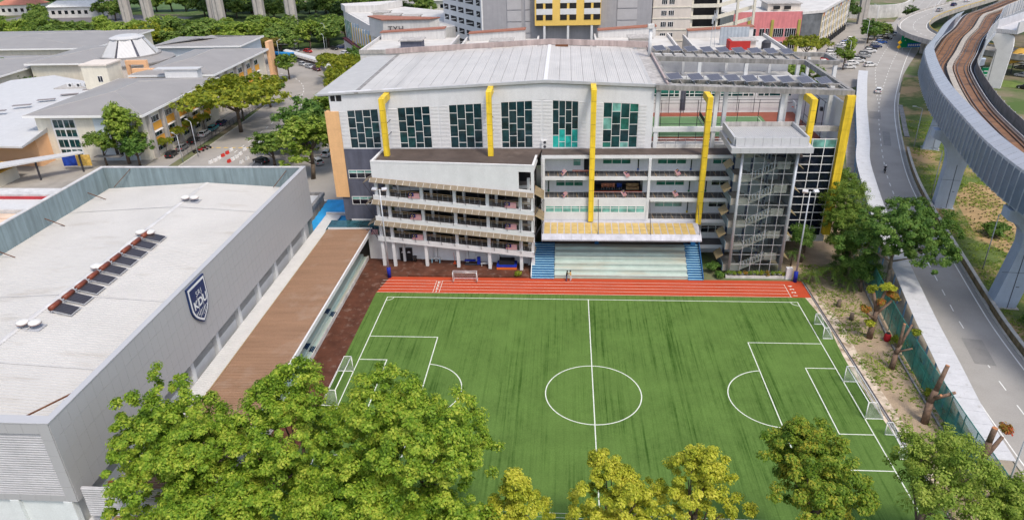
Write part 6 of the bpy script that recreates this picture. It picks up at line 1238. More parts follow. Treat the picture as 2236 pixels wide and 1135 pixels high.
put('rain','rain_tree','wide flat-crowned yellow-green tree beside the campus car lane',-89.6,87.5,14.6,1.32); put('round_a','street_tree','rounded light green tree at the bend of the left road',-91.5,113.5,9.4,1.25); put('rain','rain_tree','second flat-crowned tree behind the widest one along the campus lane',-93.5,98.5,11.5,.9)
put('tall','campus_tree','tall green tree in front of the pale blue campus wall',-105.8,61.6,14.0,1.05); put('round_a','campus_tree','leaning leafy tree left of the tall one at the pale blue wall',-110.6,60.4,9.2,1.0)
put('tall','car_park_tree','upright green tree next to the orange panel',-58.2,51.5,13.6,1.4); put('round_b','car_park_tree','dark green tree beside the left road lamp',-66.0,70.5,14.2,1.2); put('round_a','car_park_tree','low spreading tree at the edge of the left road',-69.6,59.0,8.6,1.5); put('tall','car_park_tree','slender tree behind the upright one near the orange panel',-55.0,58.0,11.2,1.0); put('round_b','car_park_tree','dark tree in the car park behind the orange panel',-57.0,66.0,12.0,.95)
for k, (x, y, h, kk) in enumerate(((-66,112,13,'rain'),(-63,122,12.5,'tall'),(-67,131,12,'rain'),(-71,141,11,'round_a'),(-73,150,12.5,'round_b'),(-60,104,11,'rain'))): put(kk,'street_tree','%s tree from the near end of the row left of the main roof' % ORD[k],x,y,h,.85,'trees left of the main roof')
put('rain','street_tree','yellow-green tree between the shelter and the main roof corner',-80,146,10.5,1.0); put('round_a','street_tree','round green tree beside the peach end wall',-99.5,152,9.5,1.1); put('round_b','campus_tree','dark green tree at the near corner of the teaching block',-102.4,60.2,9.0,1.1); put('tall','car_park_tree','tall light tree deeper in the left car park',-62.0,80.0,12.5,1.2)
put('autumn','street_tree','brownish flat-crowned tree beside the blue bus',-121.0,180.5,11.5,1.1); put('far_1','street_tree','green tree behind the small kiosk roof',-126.5,211,12,1.0)
for k, (x, y, h) in enumerate(((-102.6,69,4.5),(-102.9,76,5.2),(-102.9,82.5,5.6),(-103,90,5.0))): put('rain','courtyard_plant','%s small yellow-green tree from the near end along the campus wall' % ORD[k],x+2.3,y,h,.55,'small trees along the campus wall')
for k, (x, y, h) in enumerate(((-194,141,11),(-186,144,9.5),(-172,124,8),(-166,123,7.5),(-178,126,8.5))): put('round_b','courtyard_tree','%s courtyard tree from the left between the campus roofs' % ORD[k],x,y,h,1.0,'courtyard trees')
for row, (yy, nm, n, x0, x1) in enumerate(((209,'front',24,-268,-103),(229,'middle',23,-278,-101),(247,'back',20,-285,-106))):
    for k in range(n):
        x = x0+(x1-x0)*(k+.5)/n+rz_.uniform(-2.5,2.5); y = yy+rz_.uniform(-6,6)+(8 if row == 0 and k < 8 else 0); put(rz_.choice(['far_0','far_1','far_2','far_l','far_r','far_l','fard','far_0','tall','round_a']),'belt_tree','%s tree from the left in the %s row of the green belt behind the campus' % (ORD[k], nm),x,y,rz_.uniform(9.5,13.0)-(0,.6,2.0)[row],rz_.uniform(1.1,1.55),'green belt behind the campus')
for k in range(24):
    x = -330+k*9.5+rz_.uniform(-3,3); put(rz_.choice(['far_0','fard','far_2','far_l']),'far_tree','%s tree from the left in the row behind the motorway columns' % ORD[k],x,372-k*2.6+rz_.uniform(-6,6),rz_.uniform(9,13),1.5,'row behind the motorway columns')
for k in range(16):
    x = -210+k*8.6+rz_.uniform(-2,2); y = 316+rz_.uniform(-14,10)-(k*1.2); put('fard' if k % 3 else 'far_0','far_tree','%s tree from the left in the dark wood beyond the motorway' % ORD[k],x,y,rz_.uniform(10,14),1.3,'dark wood beyond the motorway')
for k in range(14):
    x = -400+k*11+rz_.uniform(-3,3); y = 300+rz_.uniform(-20,25); put('far_%d' % (k % 3),'far_tree','%s tree from the left in the scattered grove at top left' % ORD[k],x,y,rz_.uniform(8,12),1.2,'scattered grove at top left')
for k in range(7): put('far_1','far_tree','%s small tree from the left along the street beyond the white corner block' % ORD[k],-58+k*7.2,rz_.uniform(262,282),rz_.uniform(7,10),1.1,'street trees beyond the corner block')
put('conifer','conifer','large dark conifer at the end of the pink block',118,252,25,.9); put('round_b','car_park_tree','leafy tree over the row of parked cars by the road',115.5,208,10,1.05); put('tall','car_park_tree','thin tree at the near end of the parked row',95.5,171,8.5,.9); put('round_a','car_park_tree','small tree beside the walkway end',89.5,158.5,7.5,.9); put('rain','car_park_tree','yellow-green spreading tree at the foot of the pink block',79.5,168,10.5,.9); put('round_a','car_park_tree','small round tree in the middle of the right car park',94.5,179,4.0,1.0)
for k, (x, y, h) in enumerate(((52,118,11),(60,122,10.5),(67,128,10),(57,110,9.5))): put('far_1','street_tree','%s tree from the left seen through the pergola columns' % ORD[k],x,y,h,1.1,'trees behind the pergola')
put('far_0','bush_tree','bright green bush at the outer bend of the loop flyover',126,222,6.5,1.3); put('far_2','bush_tree','round bush under the loop flyover wall',121,216,5,1.3); put('fard','bush_tree','dark bush at the top of the loop flyover',156,268,7,1.2); put('fard','far_tree','dark tree in the middle of the loop flyover',175,240,9,1.3); put('far_1','shop_tree','small tree between the shop houses behind the roof ridge',-1,105,18.6,.5)
tree('bush','dark square bush on the sand between the viaduct piers',69.2,23.5,2.2,2.2,'deep',611,hz=.9,zc=1.1,ncl=110,per=40,leaf=.3,lobes=9,clr=.5,cat='bush'); tree('bush','dark hedge clump at the foot of the nearest viaduct pier',60.6,-4.5,1.6,3.2,'deep',612,hz=.7,zc=.8,ncl=150,per=40,leaf=.3,lobes=12,clr=.5,cat='bush')
sheet('woodland_floor', [(-300,200),(-178,200),(-150,206),(-102,214),(-98,250),(-150,258),(-200,262),(-300,275)], .02, mat('undergrowth', (.045,.075,.02), rough=.95, var=.4, scale=.4, fine=.3))
sheet('far_woodland_floor', [(-215,296),(-70,272),(-70,330),(-215,350)], .02, mat('undergrowth', (.045,.075,.02)))
# grass tufts on the dirt strip and verge
rd = random.Random(21); mb = MB()
def tufts(n, f, zz=.03):
    c = 0
    while c < n:
        x, y = f()
        if mnoise.noise(Vector((x*.22, y*.22, 3))) < rd.uniform(-.35,.25): continue
        c += 1
        for k in range(4):
            a = rd.uniform(0,6.28); r = rd.uniform(.12,.34); mb.quad((x-.05*math.sin(a),y+.05*math.cos(a),zz),(x+.05*math.sin(a),y-.05*math.cos(a),zz),(x+r*math.cos(a)+.02,y+r*math.sin(a),zz+rd.uniform(.08,.22)),(x+r*math.cos(a),y+r*math.sin(a),zz+rd.uniform(.08,.22)))
tufts(1900, lambda: (rd.uniform(33,39), rd.uniform(-45,12)), .012)
def road_x(y):
    q = min(rc, key=lambda p: abs(p.y-y)); return q.x
tufts(6000, lambda: (lambda y: (rd.uniform(6.6,20)+road_x(y), y))(rd.uniform(-20,95)), .03)
mb.build('grass_tufts', FOL['light'], kind='stuff', label='short grass growing over the dirt strip and the viaduct verge', cat='grass')
# ---------------------------------------------------------------- goals
def goal(lab, x, y, rz, w_, h_, d_, m=frame_w, r=.06, group='football goals'):
    t = thing('football_goal', lab, 'goal', (x,y,.012), group, rz); a = w_/2     # opens towards -Y local, net runs to +Y
    for s in (-1,1):
        obj('post', MB().tube((s*a,0,0),(s*a,0,h_),r,n=8).mesh('post', m, True), t, local=True); obj('side_frame', MB().tube((s*a,0,.03),(s*a,d_,.03),r*.8,n=6).tube((s*a,d_*.45,h_),(s*a,0,h_),r*.7,n=6).tube((s*a,d_*.45,h_),(s*a,d_,.03),r*.8,n=6).mesh('side_frame', m), t, local=True)
        obj('side_net', MB().add([(s*a,0,0),(s*a,d_,0),(s*a,d_*.45,h_),(s*a,0,h_)], [(0,1,2,3)]).mesh('side_net', net_w), t, local=True)
    obj('crossbar', MB().tube((-a,0,h_),(a,0,h_),r,n=8).mesh('crossbar', m, True), t, local=True); obj('back_bar', MB().tube((-a,d_,.03),(a,d_,.03),r*.8,n=6).tube((-a,d_*.45,h_),(a,d_*.45,h_),r*.6,n=6).mesh('back_bar', m), t, local=True)
    n = MB()
    for k in range(8):
        u0, u1 = k/8, (k+1)/8
        n.quad((-a+w_*u0,d_,.02),(-a+w_*u1,d_,.02),(-a+w_*u1,d_*.45,h_),(-a+w_*u0,d_*.45,h_))
    obj('back_net', n.mesh('back_net', net_w), t, local=True); return t
goal('full-size white goal on the right goal line', 30.0,-22.53,-math.pi/2,6.9,2.25,2.0); goal('full-size white goal on the left goal line behind the trees', -30.0,-22.53,math.pi/2,6.9,2.25,2.0)
goal('small white goal outside the right line near the track corner', 30.5,-7.8,-math.pi/2,3.6,1.7,1.3); goal('small white goal lying outside the right line near the bottom corner', 31.0,-30.5,-math.pi/2-.05,3.8,1.7,1.2); goal('small grey goal standing on the running track', -18.9,4.8,0,3.7,1.75,1.3,alum,.07)
# net posts along the near touchline
for k, x in enumerate((-27,-12.1,3.0,18.0)):
    t = thing('net_post', '%s slim white net post from the left along the near touchline' % ORD[k], 'post', (x,-46.6,0), 'net posts along the near touchline'); obj('pole', MB().tube((0,0,0),(0,0,5.6),.05,n=6).mesh('pole', frame_w), t, local=True); obj('wire', MB().bar((0,0,5.5),(15,0,5.5),.02,.02).bar((0,0,5.1),(15,0,4.9),.02,.02).mesh('wire', frame_w), t, local=True)
# ---------------------------------------------------------------- solar panels on the pergola
pm_ = {}
def solar(lab, x, y, z, rz, group):
    t = thing('solar_collector', lab, 'solar panel', (x,y,z), group, rz); mx = Matrix.Rotation(.36,3,'X')
    if 'c' not in pm_:
        pm_['f'] = MB().obox((0,0,.75),(2.25,1.75,.05),mtx=mx).mesh('frame', alum)
        for i in range(4): pm_['c%d' % i] = MB().obox(Vector((0,0,.75))+mx@Vector((-.825+.55*i,0,.032)),(.53,1.66,.02),mtx=mx).mesh('cell_strip', solar_m)
        pm_['s'] = MB().bar((-.8,0,0),(-.8,0,.72),.06,.06).bar((.8,0,0),(.8,0,.72),.06,.06).bar((-.8,-.1,.7),(.8,-.1,.7),.06,.06).mesh('stand', alum); pm_['c'] = 1
    f = obj('frame', pm_['f'], t, local=True); obj('stand', pm_['s'], t, local=True)
    for i in range(4): obj('cell_strip', pm_['c%d' % i], f, local=True)
for k, x in enumerate((12.9,16.1,18.95,21.6,24.2,26.9,29.6,32.4,35.2)): solar('%s solar panel from the left in the front row on the pergola' % ORD[k], x,19.4,zp(x)-.02,.42,'solar panels on the pergola')
for k in range(9): solar('%s solar panel from the left in the back row on the pergola' % ORD[k], 13.4+k*2.86,43.6,zp(13.4+k*2.86)-.05,.42,'solar panels on the pergola')
# ---------------------------------------------------------------- solar water heaters and ventilators on the hall roof
for k in range(9):
    y = -26.2+2.4*k; t = thing('solar_heater', '%s solar water heater from the near end on the hall roof' % ORD[k], 'solar heater', (-60.5,y,12.66), 'solar water heaters on the hall roof')
    obj('tank', MB().tube((0,-.85,.62),(0,.85,.62),.3,n=12).mesh('tank', copper, True), t, local=True); obj('end_cap', MB().tube((0,.85,.62),(0,1.05,.62),.31,.22,n=12).mesh('end_cap', lamp_grey, True), t, local=True); obj('pipe', MB().tube((0,1.05,.55),(0,1.52,.55),.09,n=6).mesh('pipe', lamp_grey), t, local=True)
    for i in range(6): obj('tube_strip', MB().hexa([(.25,-.82+i*.275,.44),(2.5,-.82+i*.275-.35,.10),(2.5,-.60+i*.275-.35,.10),(.25,-.60+i*.275,.44),(.25,-.82+i*.275,.50),(2.5,-.82+i*.275-.35,.16),(2.5,-.60+i*.275-.35,.16),(.25,-.60+i*.275,.50)]).mesh('tube_strip', tube_d), t, local=True)
    obj('frame', MB().bar((.1,-.9,.4),(2.6,-1.25,.06),.06,.06).bar((.1,.86,.4),(2.6,.5,.06),.06,.06).bar((2.55,-1.25,.08),(2.55,.5,.08),.07,.07).bar((0,-.8,0),(0,-.8,.4),.05,.05).bar((0,.8,0),(0,.8,.4),.05,.05).bar((1.2,-1.05,0),(0,-.8,.4),.04,.04).mesh('frame', alum), t, local=True)
for k, (y, nm) in enumerate(((-30.0,'nearest'),(-16.7,'second'),(-6.4,'third'),(6.5,'farthest'))):
    for s, (x, sd) in enumerate(((-61.6,'left'),(-60.2,'right'))):
        if k == 1 and s: x = -61.0
        t = thing('roof_ventilator', '%s drum ventilator of the %s pair on the hall ridge' % (sd, nm), 'ventilator', (x,y,12.72), 'drum ventilators on the hall ridge')
        obj('drum', MB().lathe([(.45,.42),(.62,.48),(.64,.72),(.55,.78),(.2,.86),(.02,.88)], 18).mesh('drum', mat('drum_white', (.62,.61,.58), rough=.45, var=.1), True), t, local=True); obj('band', MB().lathe([(.645,.50),(.645,.54)], 18).mesh('band', copper), t, local=True)
        for a in range(3): obj('leg', MB().tube((.4*math.cos(a*2.1),.4*math.sin(a*2.1),-.02),(.46*math.cos(a*2.1),.46*math.sin(a*2.1),.5),.035,n=5).mesh('leg', steel), t, local=True)
        obj('base_plate', MB().box(-.75,.75,-.7,.7,-.06,.0).mesh('base_plate', mat('flashing_grey', (.36,.37,.40))), t, local=True)
# ---------------------------------------------------------------- lamps
def lamp(lab, x, y, h, rz=0, kind='street', group=None, pad=False):
    t = thing('floodlight_pole' if pad else 'street_lamp', lab, 'lamp', (x,y,0), group, rz); obj('pole', MB().tube((0,0,0),(0,0,h),.16 if pad else .1,.08 if pad else .06,10).mesh('pole', lamp_grey, True), t, local=True)
    if pad:
        obj('padding', MB().lathe([(.3,.02),(.3,1.75),(.2,1.78)], 14).mesh('padding', mat('blue_padding', (.01,.025,.30), rough=.5), True), t, local=True); obj('arm', MB().bar((-.8,0,h-.1),(.8,0,h-.1),.1,.1).mesh('arm', lamp_grey), t, local=True)
        for s in (-1,1): obj('floodlight', MB().obox((s*.75,-.2,h+.1),(.75,.5,.28),mtx=Matrix.Rotation(s*.35,3,'Z')@Matrix.Rotation(.5,3,'X')).mesh('floodlight', alum), t, local=True)
    else:
        obj('arm', MB().tube((0,0,h),(1.4,0,h+.35),.05,n=6).mesh('arm', lamp_grey), t, local=True); obj('lamp_head', MB().obox((1.7,0,h+.38),(.8,.32,.16)).mesh('lamp_head', alum), t, local=True)
    return t
lamp('tall floodlight pole with blue padded base at the left track corner', -31.1,6.25,14.8,0,pad=True,group='floodlight poles'); lamp('tall floodlight pole with blue padded base at the right track corner', 31.35,6.3,14.6,0,pad=True,group='floodlight poles')
for lb, x, y, h, r in (('grey street lamp on sand between the two nearest viaduct piers',61.1,11.2,9.2,-.6),('grey street lamp on sand beside the middle viaduct pier',67.0,42.0,9.0,2.6),('slim street lamp on the grass near the farthest pier',76.7,73.0,9,2.8),('street lamp above the near end of the roadside fence',38.1,-38.2,9.6,.8),('street lamp at the edge of the left car park near the orange panel',-71.5,86,8.5,2.9),('white street lamp at the bend of the left road',-97.4,187.5,9,2.2),('street lamp among barriers on the campus lane',-91.6,67.0,8.5,2.6),('short street lamp on the campus lane near the gate',-93.2,62.6,6.5,2.6),('tall street lamp beside parked cars at the right car park',103,178,13,2.5),('street lamp at the near end of the right car park',91.5,160.5,9,2.4),('tall street lamp behind the right car park tree',121,217,13,2.4),('street lamp on the inner edge of the loop flyover',141,214,14,.5),('white street lamp in front of the tree belt',-104,210,10,2.5),('street lamp by the bus lay-by',-111.5,176,9,1.2)): lamp(lb, x, y, h, r)
# ---------------------------------------------------------------- cars
CAR = {}
paints = {k: mat('car_'+k, c, rough=.25, var=.03, spec=.5, fine=0) for k, c in dict(white=(.72,.72,.72), silver=(.42,.43,.44), black=(.02,.02,.022), grey=(.14,.145,.15), red=(.42,.02,.02), blue=(.02,.09,.35), teal=(.03,.22,.26), maroon=(.10,.015,.02), navy=(.015,.03,.10)).items()}
cglass = glass('car_glass', (.012,.014,.017), .05); lampw = mat('head_lamp', (.75,.75,.7), rough=.2); lampr = mat('tail_lamp', (.45,.01,.01), rough=.3)
def car_meshes():
    P = []      # (name, mesh)
    def hull(prof, y):      # side profile of (x, z, half-width)
        mb = MB(); n = len(prof); v = []
        for s in (-1,1): v += [(x, s*w_, z) for x, z, w_ in prof]
        mb.add(v, [tuple(range(n)), tuple(range(2*n-1,n-1,-1))]+[((i+1)%n,i,n+i,n+(i+1)%n) for i in range(n)]); return mb
    body = hull([(-2.1,.28,.80),(2.05,.26,.80),(2.15,.55,.84),(2.05,.78,.84),(1.15,.95,.84),(-1.75,1.0,.84),(-2.12,.92,.82),(-2.18,.55,.82)], 0); P.append(('body', body.mesh('body', paints['white'])))
    cab = MB().hexa([(-1.95,-.76,.985),(1.1,-.76,.945),(1.1,.76,.945),(-1.95,.76,.985),(-1.45,-.60,1.44),(.25,-.60,1.46),(.25,.60,1.46),(-1.45,.60,1.44)]); P.append(('cabin_glass', cab.mesh('cabin_glass', cglass)))
    roof = MB().hexa([(-1.5,-.62,1.42),(.3,-.62,1.44),(.3,.62,1.44),(-1.5,.62,1.42),(-1.4,-.56,1.50),(.2,-.56,1.51),(.2,.56,1.51),(-1.4,.56,1.50)]); [roof.bar((x0,s*.76,.97),(x1,s*.61,1.44),.07,.06) for s in (-1,1) for x0, x1 in ((1.08,.27),(-1.93,-1.46),(-.4,-.5))]; P.append(('roof', roof.mesh('roof', paints['white'])))
    wh = MB().lathe([(.31,-.1),(.33,-.06),(.33,.06),(.31,.1)], 14); wm = wh.mesh('wheel', rubber); rm = MB().lathe([(.19,-.115),(.19,.115)], 10).mesh('rim', alum)
    return P, wm, rm
def build_car(x, y, rz, lab, group=None, z=0):
    if not CAR: CAR['m'] = car_meshes()
    P, wm, rm = CAR['m']; t = thing('parked_car', lab, 'car', (x,y,z), group, rz)
    for n, me in P: obj(n, me, t, local=True)
    for sx in (-1.32,1.32):
        for sy in (-.76,.76):
            w_ = obj('wheel', wm, t, local=True, loc=(sx,sy,.33)); w_.rotation_euler[0] = math.pi/2; obj('rim', rm, w_, local=True)
    for s in (-.6,.6): obj('headlight', CAR.setdefault('h', MB().box(2.02,2.13,-.2,.2,.62,.76).mesh('headlight', lampw)), t, local=True, loc=(0,s,0)); obj('taillight', CAR.setdefault('t', MB().box(-2.19,-2.1,-.18,.18,.68,.86).mesh('taillight', lampr)), t, local=True, loc=(0,s,0))
    return t
base = None
def car(x, y, rz, colour, lab, group=None, z=.03, scale=1, name='parked_car'):
    global base
    if base is None:
        t = build_car(x, y, rz, lab, group, z); base = t
        if colour != 'white':
            for ch in t.children:
                if ch.type == 'MESH' and ch.data.materials[0].name == 'car_white': ch.data = swap_mesh(ch.data, paints[colour])
        return t
    c = copy_tree(base, (x,y,z), rz, scale, lab, group, swap=None if colour == 'white' else {'car_white': paints[colour]})
    c.name = name
    if group is None and 'group' in c: del c['group']
    return c
car(88.9,126.3,1.15,'white','white car driving up the middle of the right-hand road',name='moving_car'); car(100.2,163.6,.25,'white','white car turning out of the right car park onto the road',name='moving_car')
c_ = ['white','white','black','silver','grey','white','black','navy','silver','blue','grey','black','white','silver','navy']
for k in range(15):
    u = k/14; car(95.4+u*37.5+(.8 if k % 2 else 0),166.4+u*63,-.15,c_[k],'%s car from the near end of the row parked along the right road' % ORD[k],'cars parked along the right road')
for k, (x, y, c) in enumerate(((101.9,198.5,'silver'),(104.4,202,'white'),(106.5,206,'blue'),(108.5,208.8,'navy'),(112,215,'white'))): car(x,y,-.1,c,'%s car from the near end beside the pink block shopfronts' % ORD[k],'cars beside the pink block')
for k, (x, y, c) in enumerate(((86.9,169.1,'white'),(89.2,174.2,'red'),(91.8,179.4,'white'),(94.2,184.8,'white'),(96.4,190.5,'silver'))): car(x,y,-.1,c,'%s car from the near end in the middle row of the right car park' % ORD[k],'cars in the middle of the right car park')
car(92.2,160.6,-.1,'white','white car half hidden by the tree at the car park entrance')
for k, (y, c) in enumerate(((67.2,'black'),(72.6,'grey'),(78.2,'black'),(84.4,'white'),(89.6,'teal'),(94.8,'navy'))): car(-98.2,y,math.pi/2+.05,c,'%s car from the near end parked along the campus lane' % ORD[k],'cars parked along the campus lane')
for k, (x, y, c) in enumerate(((-102.7,175.5,'silver'),(-98.6,170.8,'silver'),(-94.4,166.2,'maroon'))): car(x,y,-.75,c,'%s car from the left at the kerb beside the white shelter' % ORD[k],'cars beside the shelter')
for k, (x, y, c) in enumerate(((-109.8,202.7,'red'),(-97.5,191.4,'red'),(-116.2,205,'white'),(-98.5,188,'grey'),(-92.4,197.1,'white'),(-88.7,192.6,'white'),(-100.5,208.6,'black'),(-98,211,'navy'),(-85.6,190,'white'),(-96.3,213.5,'silver'))): car(x,y,.3 if k % 2 else -.6,c,'%s car counted from first drawn among those under the trees by the corner block' % ORD[k] if 0 else ['red car behind the shelter roof','red car nearest the lamp by the shelter','white car left of the red one behind the shelter','grey car beside the red one near the lamp','white car at the arcade of the corner block','white car in front of the corner block arcade','black car under the belt trees','navy car in the shade left of the corner block','white car by the corner of the corner block','silver car at the far end of the arcade'][k])
for k, (x, y, c, lb) in enumerate(((-72.8,98.8,'white','white car beside the left road behind the dark tree'),(-70.4,94.2,'navy','navy car behind the dark tree in the left car park'),(-64.6,81.5,'blue','blue car behind the orange panel'),(-59.8,67.7,'white','white car next to the orange panel'),(-66.6,64.3,'white','white car under the low spreading tree'),(-60.4,61.5,'silver','silver car behind the upright tree'),(-74.1,62.2,'black','black car peeking over the hall parapet'),(-69,76,'blue','blue car under the white sail canopy'))): car(x,y,.2+k*.4,c,lb)
for k, (x, y, c, lb) in enumerate(((139.8,145.2,'silver','silver car waiting at the junction beyond the viaduct'),(146,157,'grey','grey car behind the silver one at the junction'),(131.8,129,'black','black car on the yellow line beyond the viaduct'),(151,165.6,'white','white car farthest back at the junction'))): car(x,y,2.2,c,lb,name='waiting_car')
for k, (x, y, c, lb) in enumerate(((159.7,248.5,'silver','silver car on the loop flyover'),(173.5,265.3,'navy','navy car following on the loop flyover'),(186,279,'white','white car at the top of the loop flyover'))): car(x,y,.85,c,lb,z=6.24,name='moving_car')
for k in range(9): car(-52+k*6.4,rz_.uniform(288,300),rz_.uniform(-.3,.3),c_[(k*3) % 15],'%s car from the left on the street beyond the white corner block' % ORD[k],'cars beyond the corner block')
# blue coach
t = thing('coach', 'bright blue coach parked beside the white shelter', 'bus', (-113.6,184.2,.03), rz=-.32); cb = mat('coach_blue', (.02,.26,.62), rough=.3, var=.05)
MB().prism_y([(-5.4,.4),(5.3,.4),(5.5,1.2),(5.3,2.2),(5.0,3.3),(4.0,3.4),(-5.3,3.4),(-5.5,2.0)], -1.25, 1.25).build('body', cb, t, local=True); MB().box(-4.9,4.6,-1.28,-1.252,1.75,2.75).build('side_windows', cglass, t, local=True); MB().hexa([(5.34,-1.1,1.5),(5.42,-1.1,1.5),(5.42,1.1,1.5),(5.34,1.1,1.5),(5.02,-1.1,3.15),(5.12,-1.1,3.15),(5.12,1.1,3.15),(5.02,1.1,3.15)]).build('windscreen', cglass, t, local=True)
for x in (-3.6,3.4):
    for y in (-1.1,1.1): obj('wheel', MB().tube((0,-.16,0),(0,.16,0),.5,n=14).mesh('wheel', rubber), t, local=True, loc=(x,y,.5))
MB().box(4.2,5.0,-1.0,1.0,3.41,3.6).build('roof_unit', cb, t, local=True)
# curved white shelter
t = thing('bus_shelter', 'long white curved shelter roof following the bend of the left road', 'shelter', (-100,175,0)); sp_ = spline([(-114.4,191),(-104,180.6),(-96,172.6),(-90.5,166),(-86.5,156.5)], 2.4); mb = MB(); sweep(mb, sp_, [(-1.3,2.9),(-.9,3.3),(0,3.5),(.9,3.3),(1.3,2.9),(1.2,2.85),(0,3.4),(-1.2,2.85)]); mb.build('roof', white_sheet, t)
for p, d in at_len(sp_, [1+2.6*k for k in range(15)]): n = Vector((d.y,-d.x,0)); MB().tube(p-n*1.0,p-n*1.0+Vector((0,0,2.95)),.07,n=6).build('post', steel, t)
mb = MB(); sweep(mb, sp_, [(-1.05,.3),(-1.05,1.1),(-1.0,1.1),(-1.0,.3)]); mb.build('rear_screen', mat('rust_screen', (.12,.08,.06)), t)
t = thing('sail_canopy', 'white sail canopy over cars beside the left road', 'canopy', (-70,74,0)); MB().add([(-77,66,3.2),(-66,66.5,3.3),(-67,86,3.4),(-72.5,80,4.4),(-77,66,3.3),(-66,66.5,3.4),(-67,86,3.5),(-72.5,80,4.5)], [(3,2,1,0),(4,5,6,7),(0,1,5,4),(1,2,6,5),(2,3,7,6),(3,0,4,7)]).build('roof', roof_w, t); [MB().tube((x,y,0),(x,y,3.3),.09,n=6).build('post', steel, t) for x, y in ((-76.6,66.3),(-66.3,66.8),(-67.2,85.5))]
# barriers on the campus road
bpos = [(-86.2,62,'w'),(-85.7,63.4,'w'),(-85.5,65,'w'),(-85.4,66.9,'r'),(-85.2,68.9,'r'),(-85.3,71.3,'w'),(-82,62.6,'r'),(-81.8,64.2,'w'),(-81.6,65.9,'w'),(-81.7,68.3,'w'),(-82.1,71.9,'w'),(-78.7,62,'w'),(-78.5,64.8,'w'),(-79.1,69.5,'w')]
bw_, br_ = mat('barrier_white', (.70,.69,.67), rough=.6), mat('barrier_red', (.55,.04,.03), rough=.6); bme = {k: MB().prism_x([(-.28,0),(.28,0),(.22,.3),(.12,.75),(-.12,.75),(-.22,.3)], -.5, .5).mesh('body', m) for k, m in (('w',bw_),('r',br_))}; bcap = MB().box(-.35,.35,-.08,.08,.752,.82).mesh('cap', concrete_d)
for k, (x, y, c) in enumerate(bpos):
    line = 'left' if k < 6 else ('middle' if k < 11 else 'right'); i = k if k < 6 else (k-6 if k < 11 else k-11)
    t = thing('road_barrier', '%s %s barrier from the near end in the %s line on the left road' % (ORD[i], 'red' if c == 'r' else 'white', line), 'barrier', (x,y,.012), 'barriers on the left road', 1.4); obj('body', bme[c], t, local=True); obj('cap', bcap, t, local=True)
# campus railing
t = thing('campus_railing', 'black railing between the campus lane and the left road', 'railing', (-94.6,85,0))
for k in range(22): MB().tube((-94.7,66+k*2.2,0),(-94.7,66+k*2.2,1.9),.04,n=5).build('post', steel_d, t)
MB().bar((-94.7,66,1.85),(-94.7,112.2,1.85),.05,.05).bar((-94.7,66,.3),(-94.7,112.2,.3),.05,.05).build('rail', steel_d, t); mb = MB(); [mb.box(-94.715,-94.685,66+k*.25-.01,66+k*.25+.01,.3,1.85) for k in range(185)]; mb.build('bars', steel_d, t, kind='stuff')
t = thing('white_railing', 'white railing at the bend of the left road beside the campus', 'railing', (-110,154,0)); wr_ = spline([(-101,134),(-106,144),(-114,154),(-124,162)], 2.0); mb = MB(); sweep(mb, wr_, [(-.05,1.0),(-.05,1.1),(.05,1.1),(.05,1.0)]); mb.build('rail', frame_w, t); [MB().tube(p,p+Vector((0,0,1.05)),.05,n=5).build('post', frame_w, t) for p in wr_]
# ---------------------------------------------------------------- motorcycles
def moto(x, y, rz, lab, col, rider=False, group=None):
    t = thing('motorcycle', lab, 'motorcycle', (x,y,.03), group, rz)
    for sx in (-.62,.66): obj('wheel', MB().tube((sx,-.05,.28),(sx,.05,.28),.28,n=14).mesh('wheel', rubber), t, local=True)
    obj('body', MB().hexa([(-.75,-.13,.45),(.35,-.1,.32),(.35,.1,.32),(-.75,.13,.45),(-.85,-.12,.72),(.3,-.1,.62),(.3,.1,.62),(-.85,.12,.72)]).hexa([(.3,-.14,.3),(.55,-.1,.4),(.55,.1,.4),(.3,.14,.3),(.35,-.18,.95),(.5,-.1,1.0),(.5,.1,1.0),(.35,.18,.95)]).mesh('body', col), t, local=True)
    obj('seat', MB().box(-.8,.15,-.13,.13,.725,.82).mesh('seat', rubber), t, local=True); obj('handlebar', MB().bar((.36,-.34,1.06),(.36,.34,1.06),.04,.04).mesh('handlebar', steel_d), t, local=True); obj('fork', MB().tube((.4,0,.95),(.66,0,.28),.05,n=6).mesh('fork', steel), t, local=True); return t
moto(63.5,55.6,1.22,'black motorcycle ridden up the right-hand road',paints['black'])
for k, (x, y) in enumerate(((-93.2,69.5),(-92.8,70.7),(-92.4,72.0),(-92.1,73.2))): moto(x,y,.2,'%s motorcycle from the near end parked beside the campus railing' % ORD[k],[paints['black'],paints['red'],paints['maroon'],paints['black']][k],group='motorcycles beside the campus railing')
# ---------------------------------------------------------------- people
def ramp_mat(name, stops):
    m = bpy.data.materials.new(name); m.use_nodes = True; n = m.node_tree.nodes; L = m.node_tree.links; tc = n.new('ShaderNodeTexCoord'); sx = n.new('ShaderNodeSeparateXYZ'); mr = n.new('ShaderNodeMapRange'); mr.inputs[1].default_value = 0; mr.inputs[2].default_value = 1.8; r = n.new('ShaderNodeValToRGB'); r.color_ramp.interpolation = 'CONSTANT'
    L.new(tc.outputs['Object'], sx.inputs[0]); L.new(sx.outputs[2], mr.inputs[0]); L.new(mr.outputs[0], r.inputs[0]); L.new(r.outputs[0], n['Principled BSDF'].inputs['Base Color']); n['Principled BSDF'].inputs['Roughness'].default_value = .8
    e = r.color_ramp.elements; e[0].position = 0; e[0].color = (*stops[0][1],1); e[1].position = stops[1][0]/1.8; e[1].color = (*stops[1][1],1)
    for z, c in stops[2:]: q = e.new(z/1.8); q.color = (*c,1)
    return m
SKIN = (.36,.20,.12); HAIR = (.012,.01,.01)
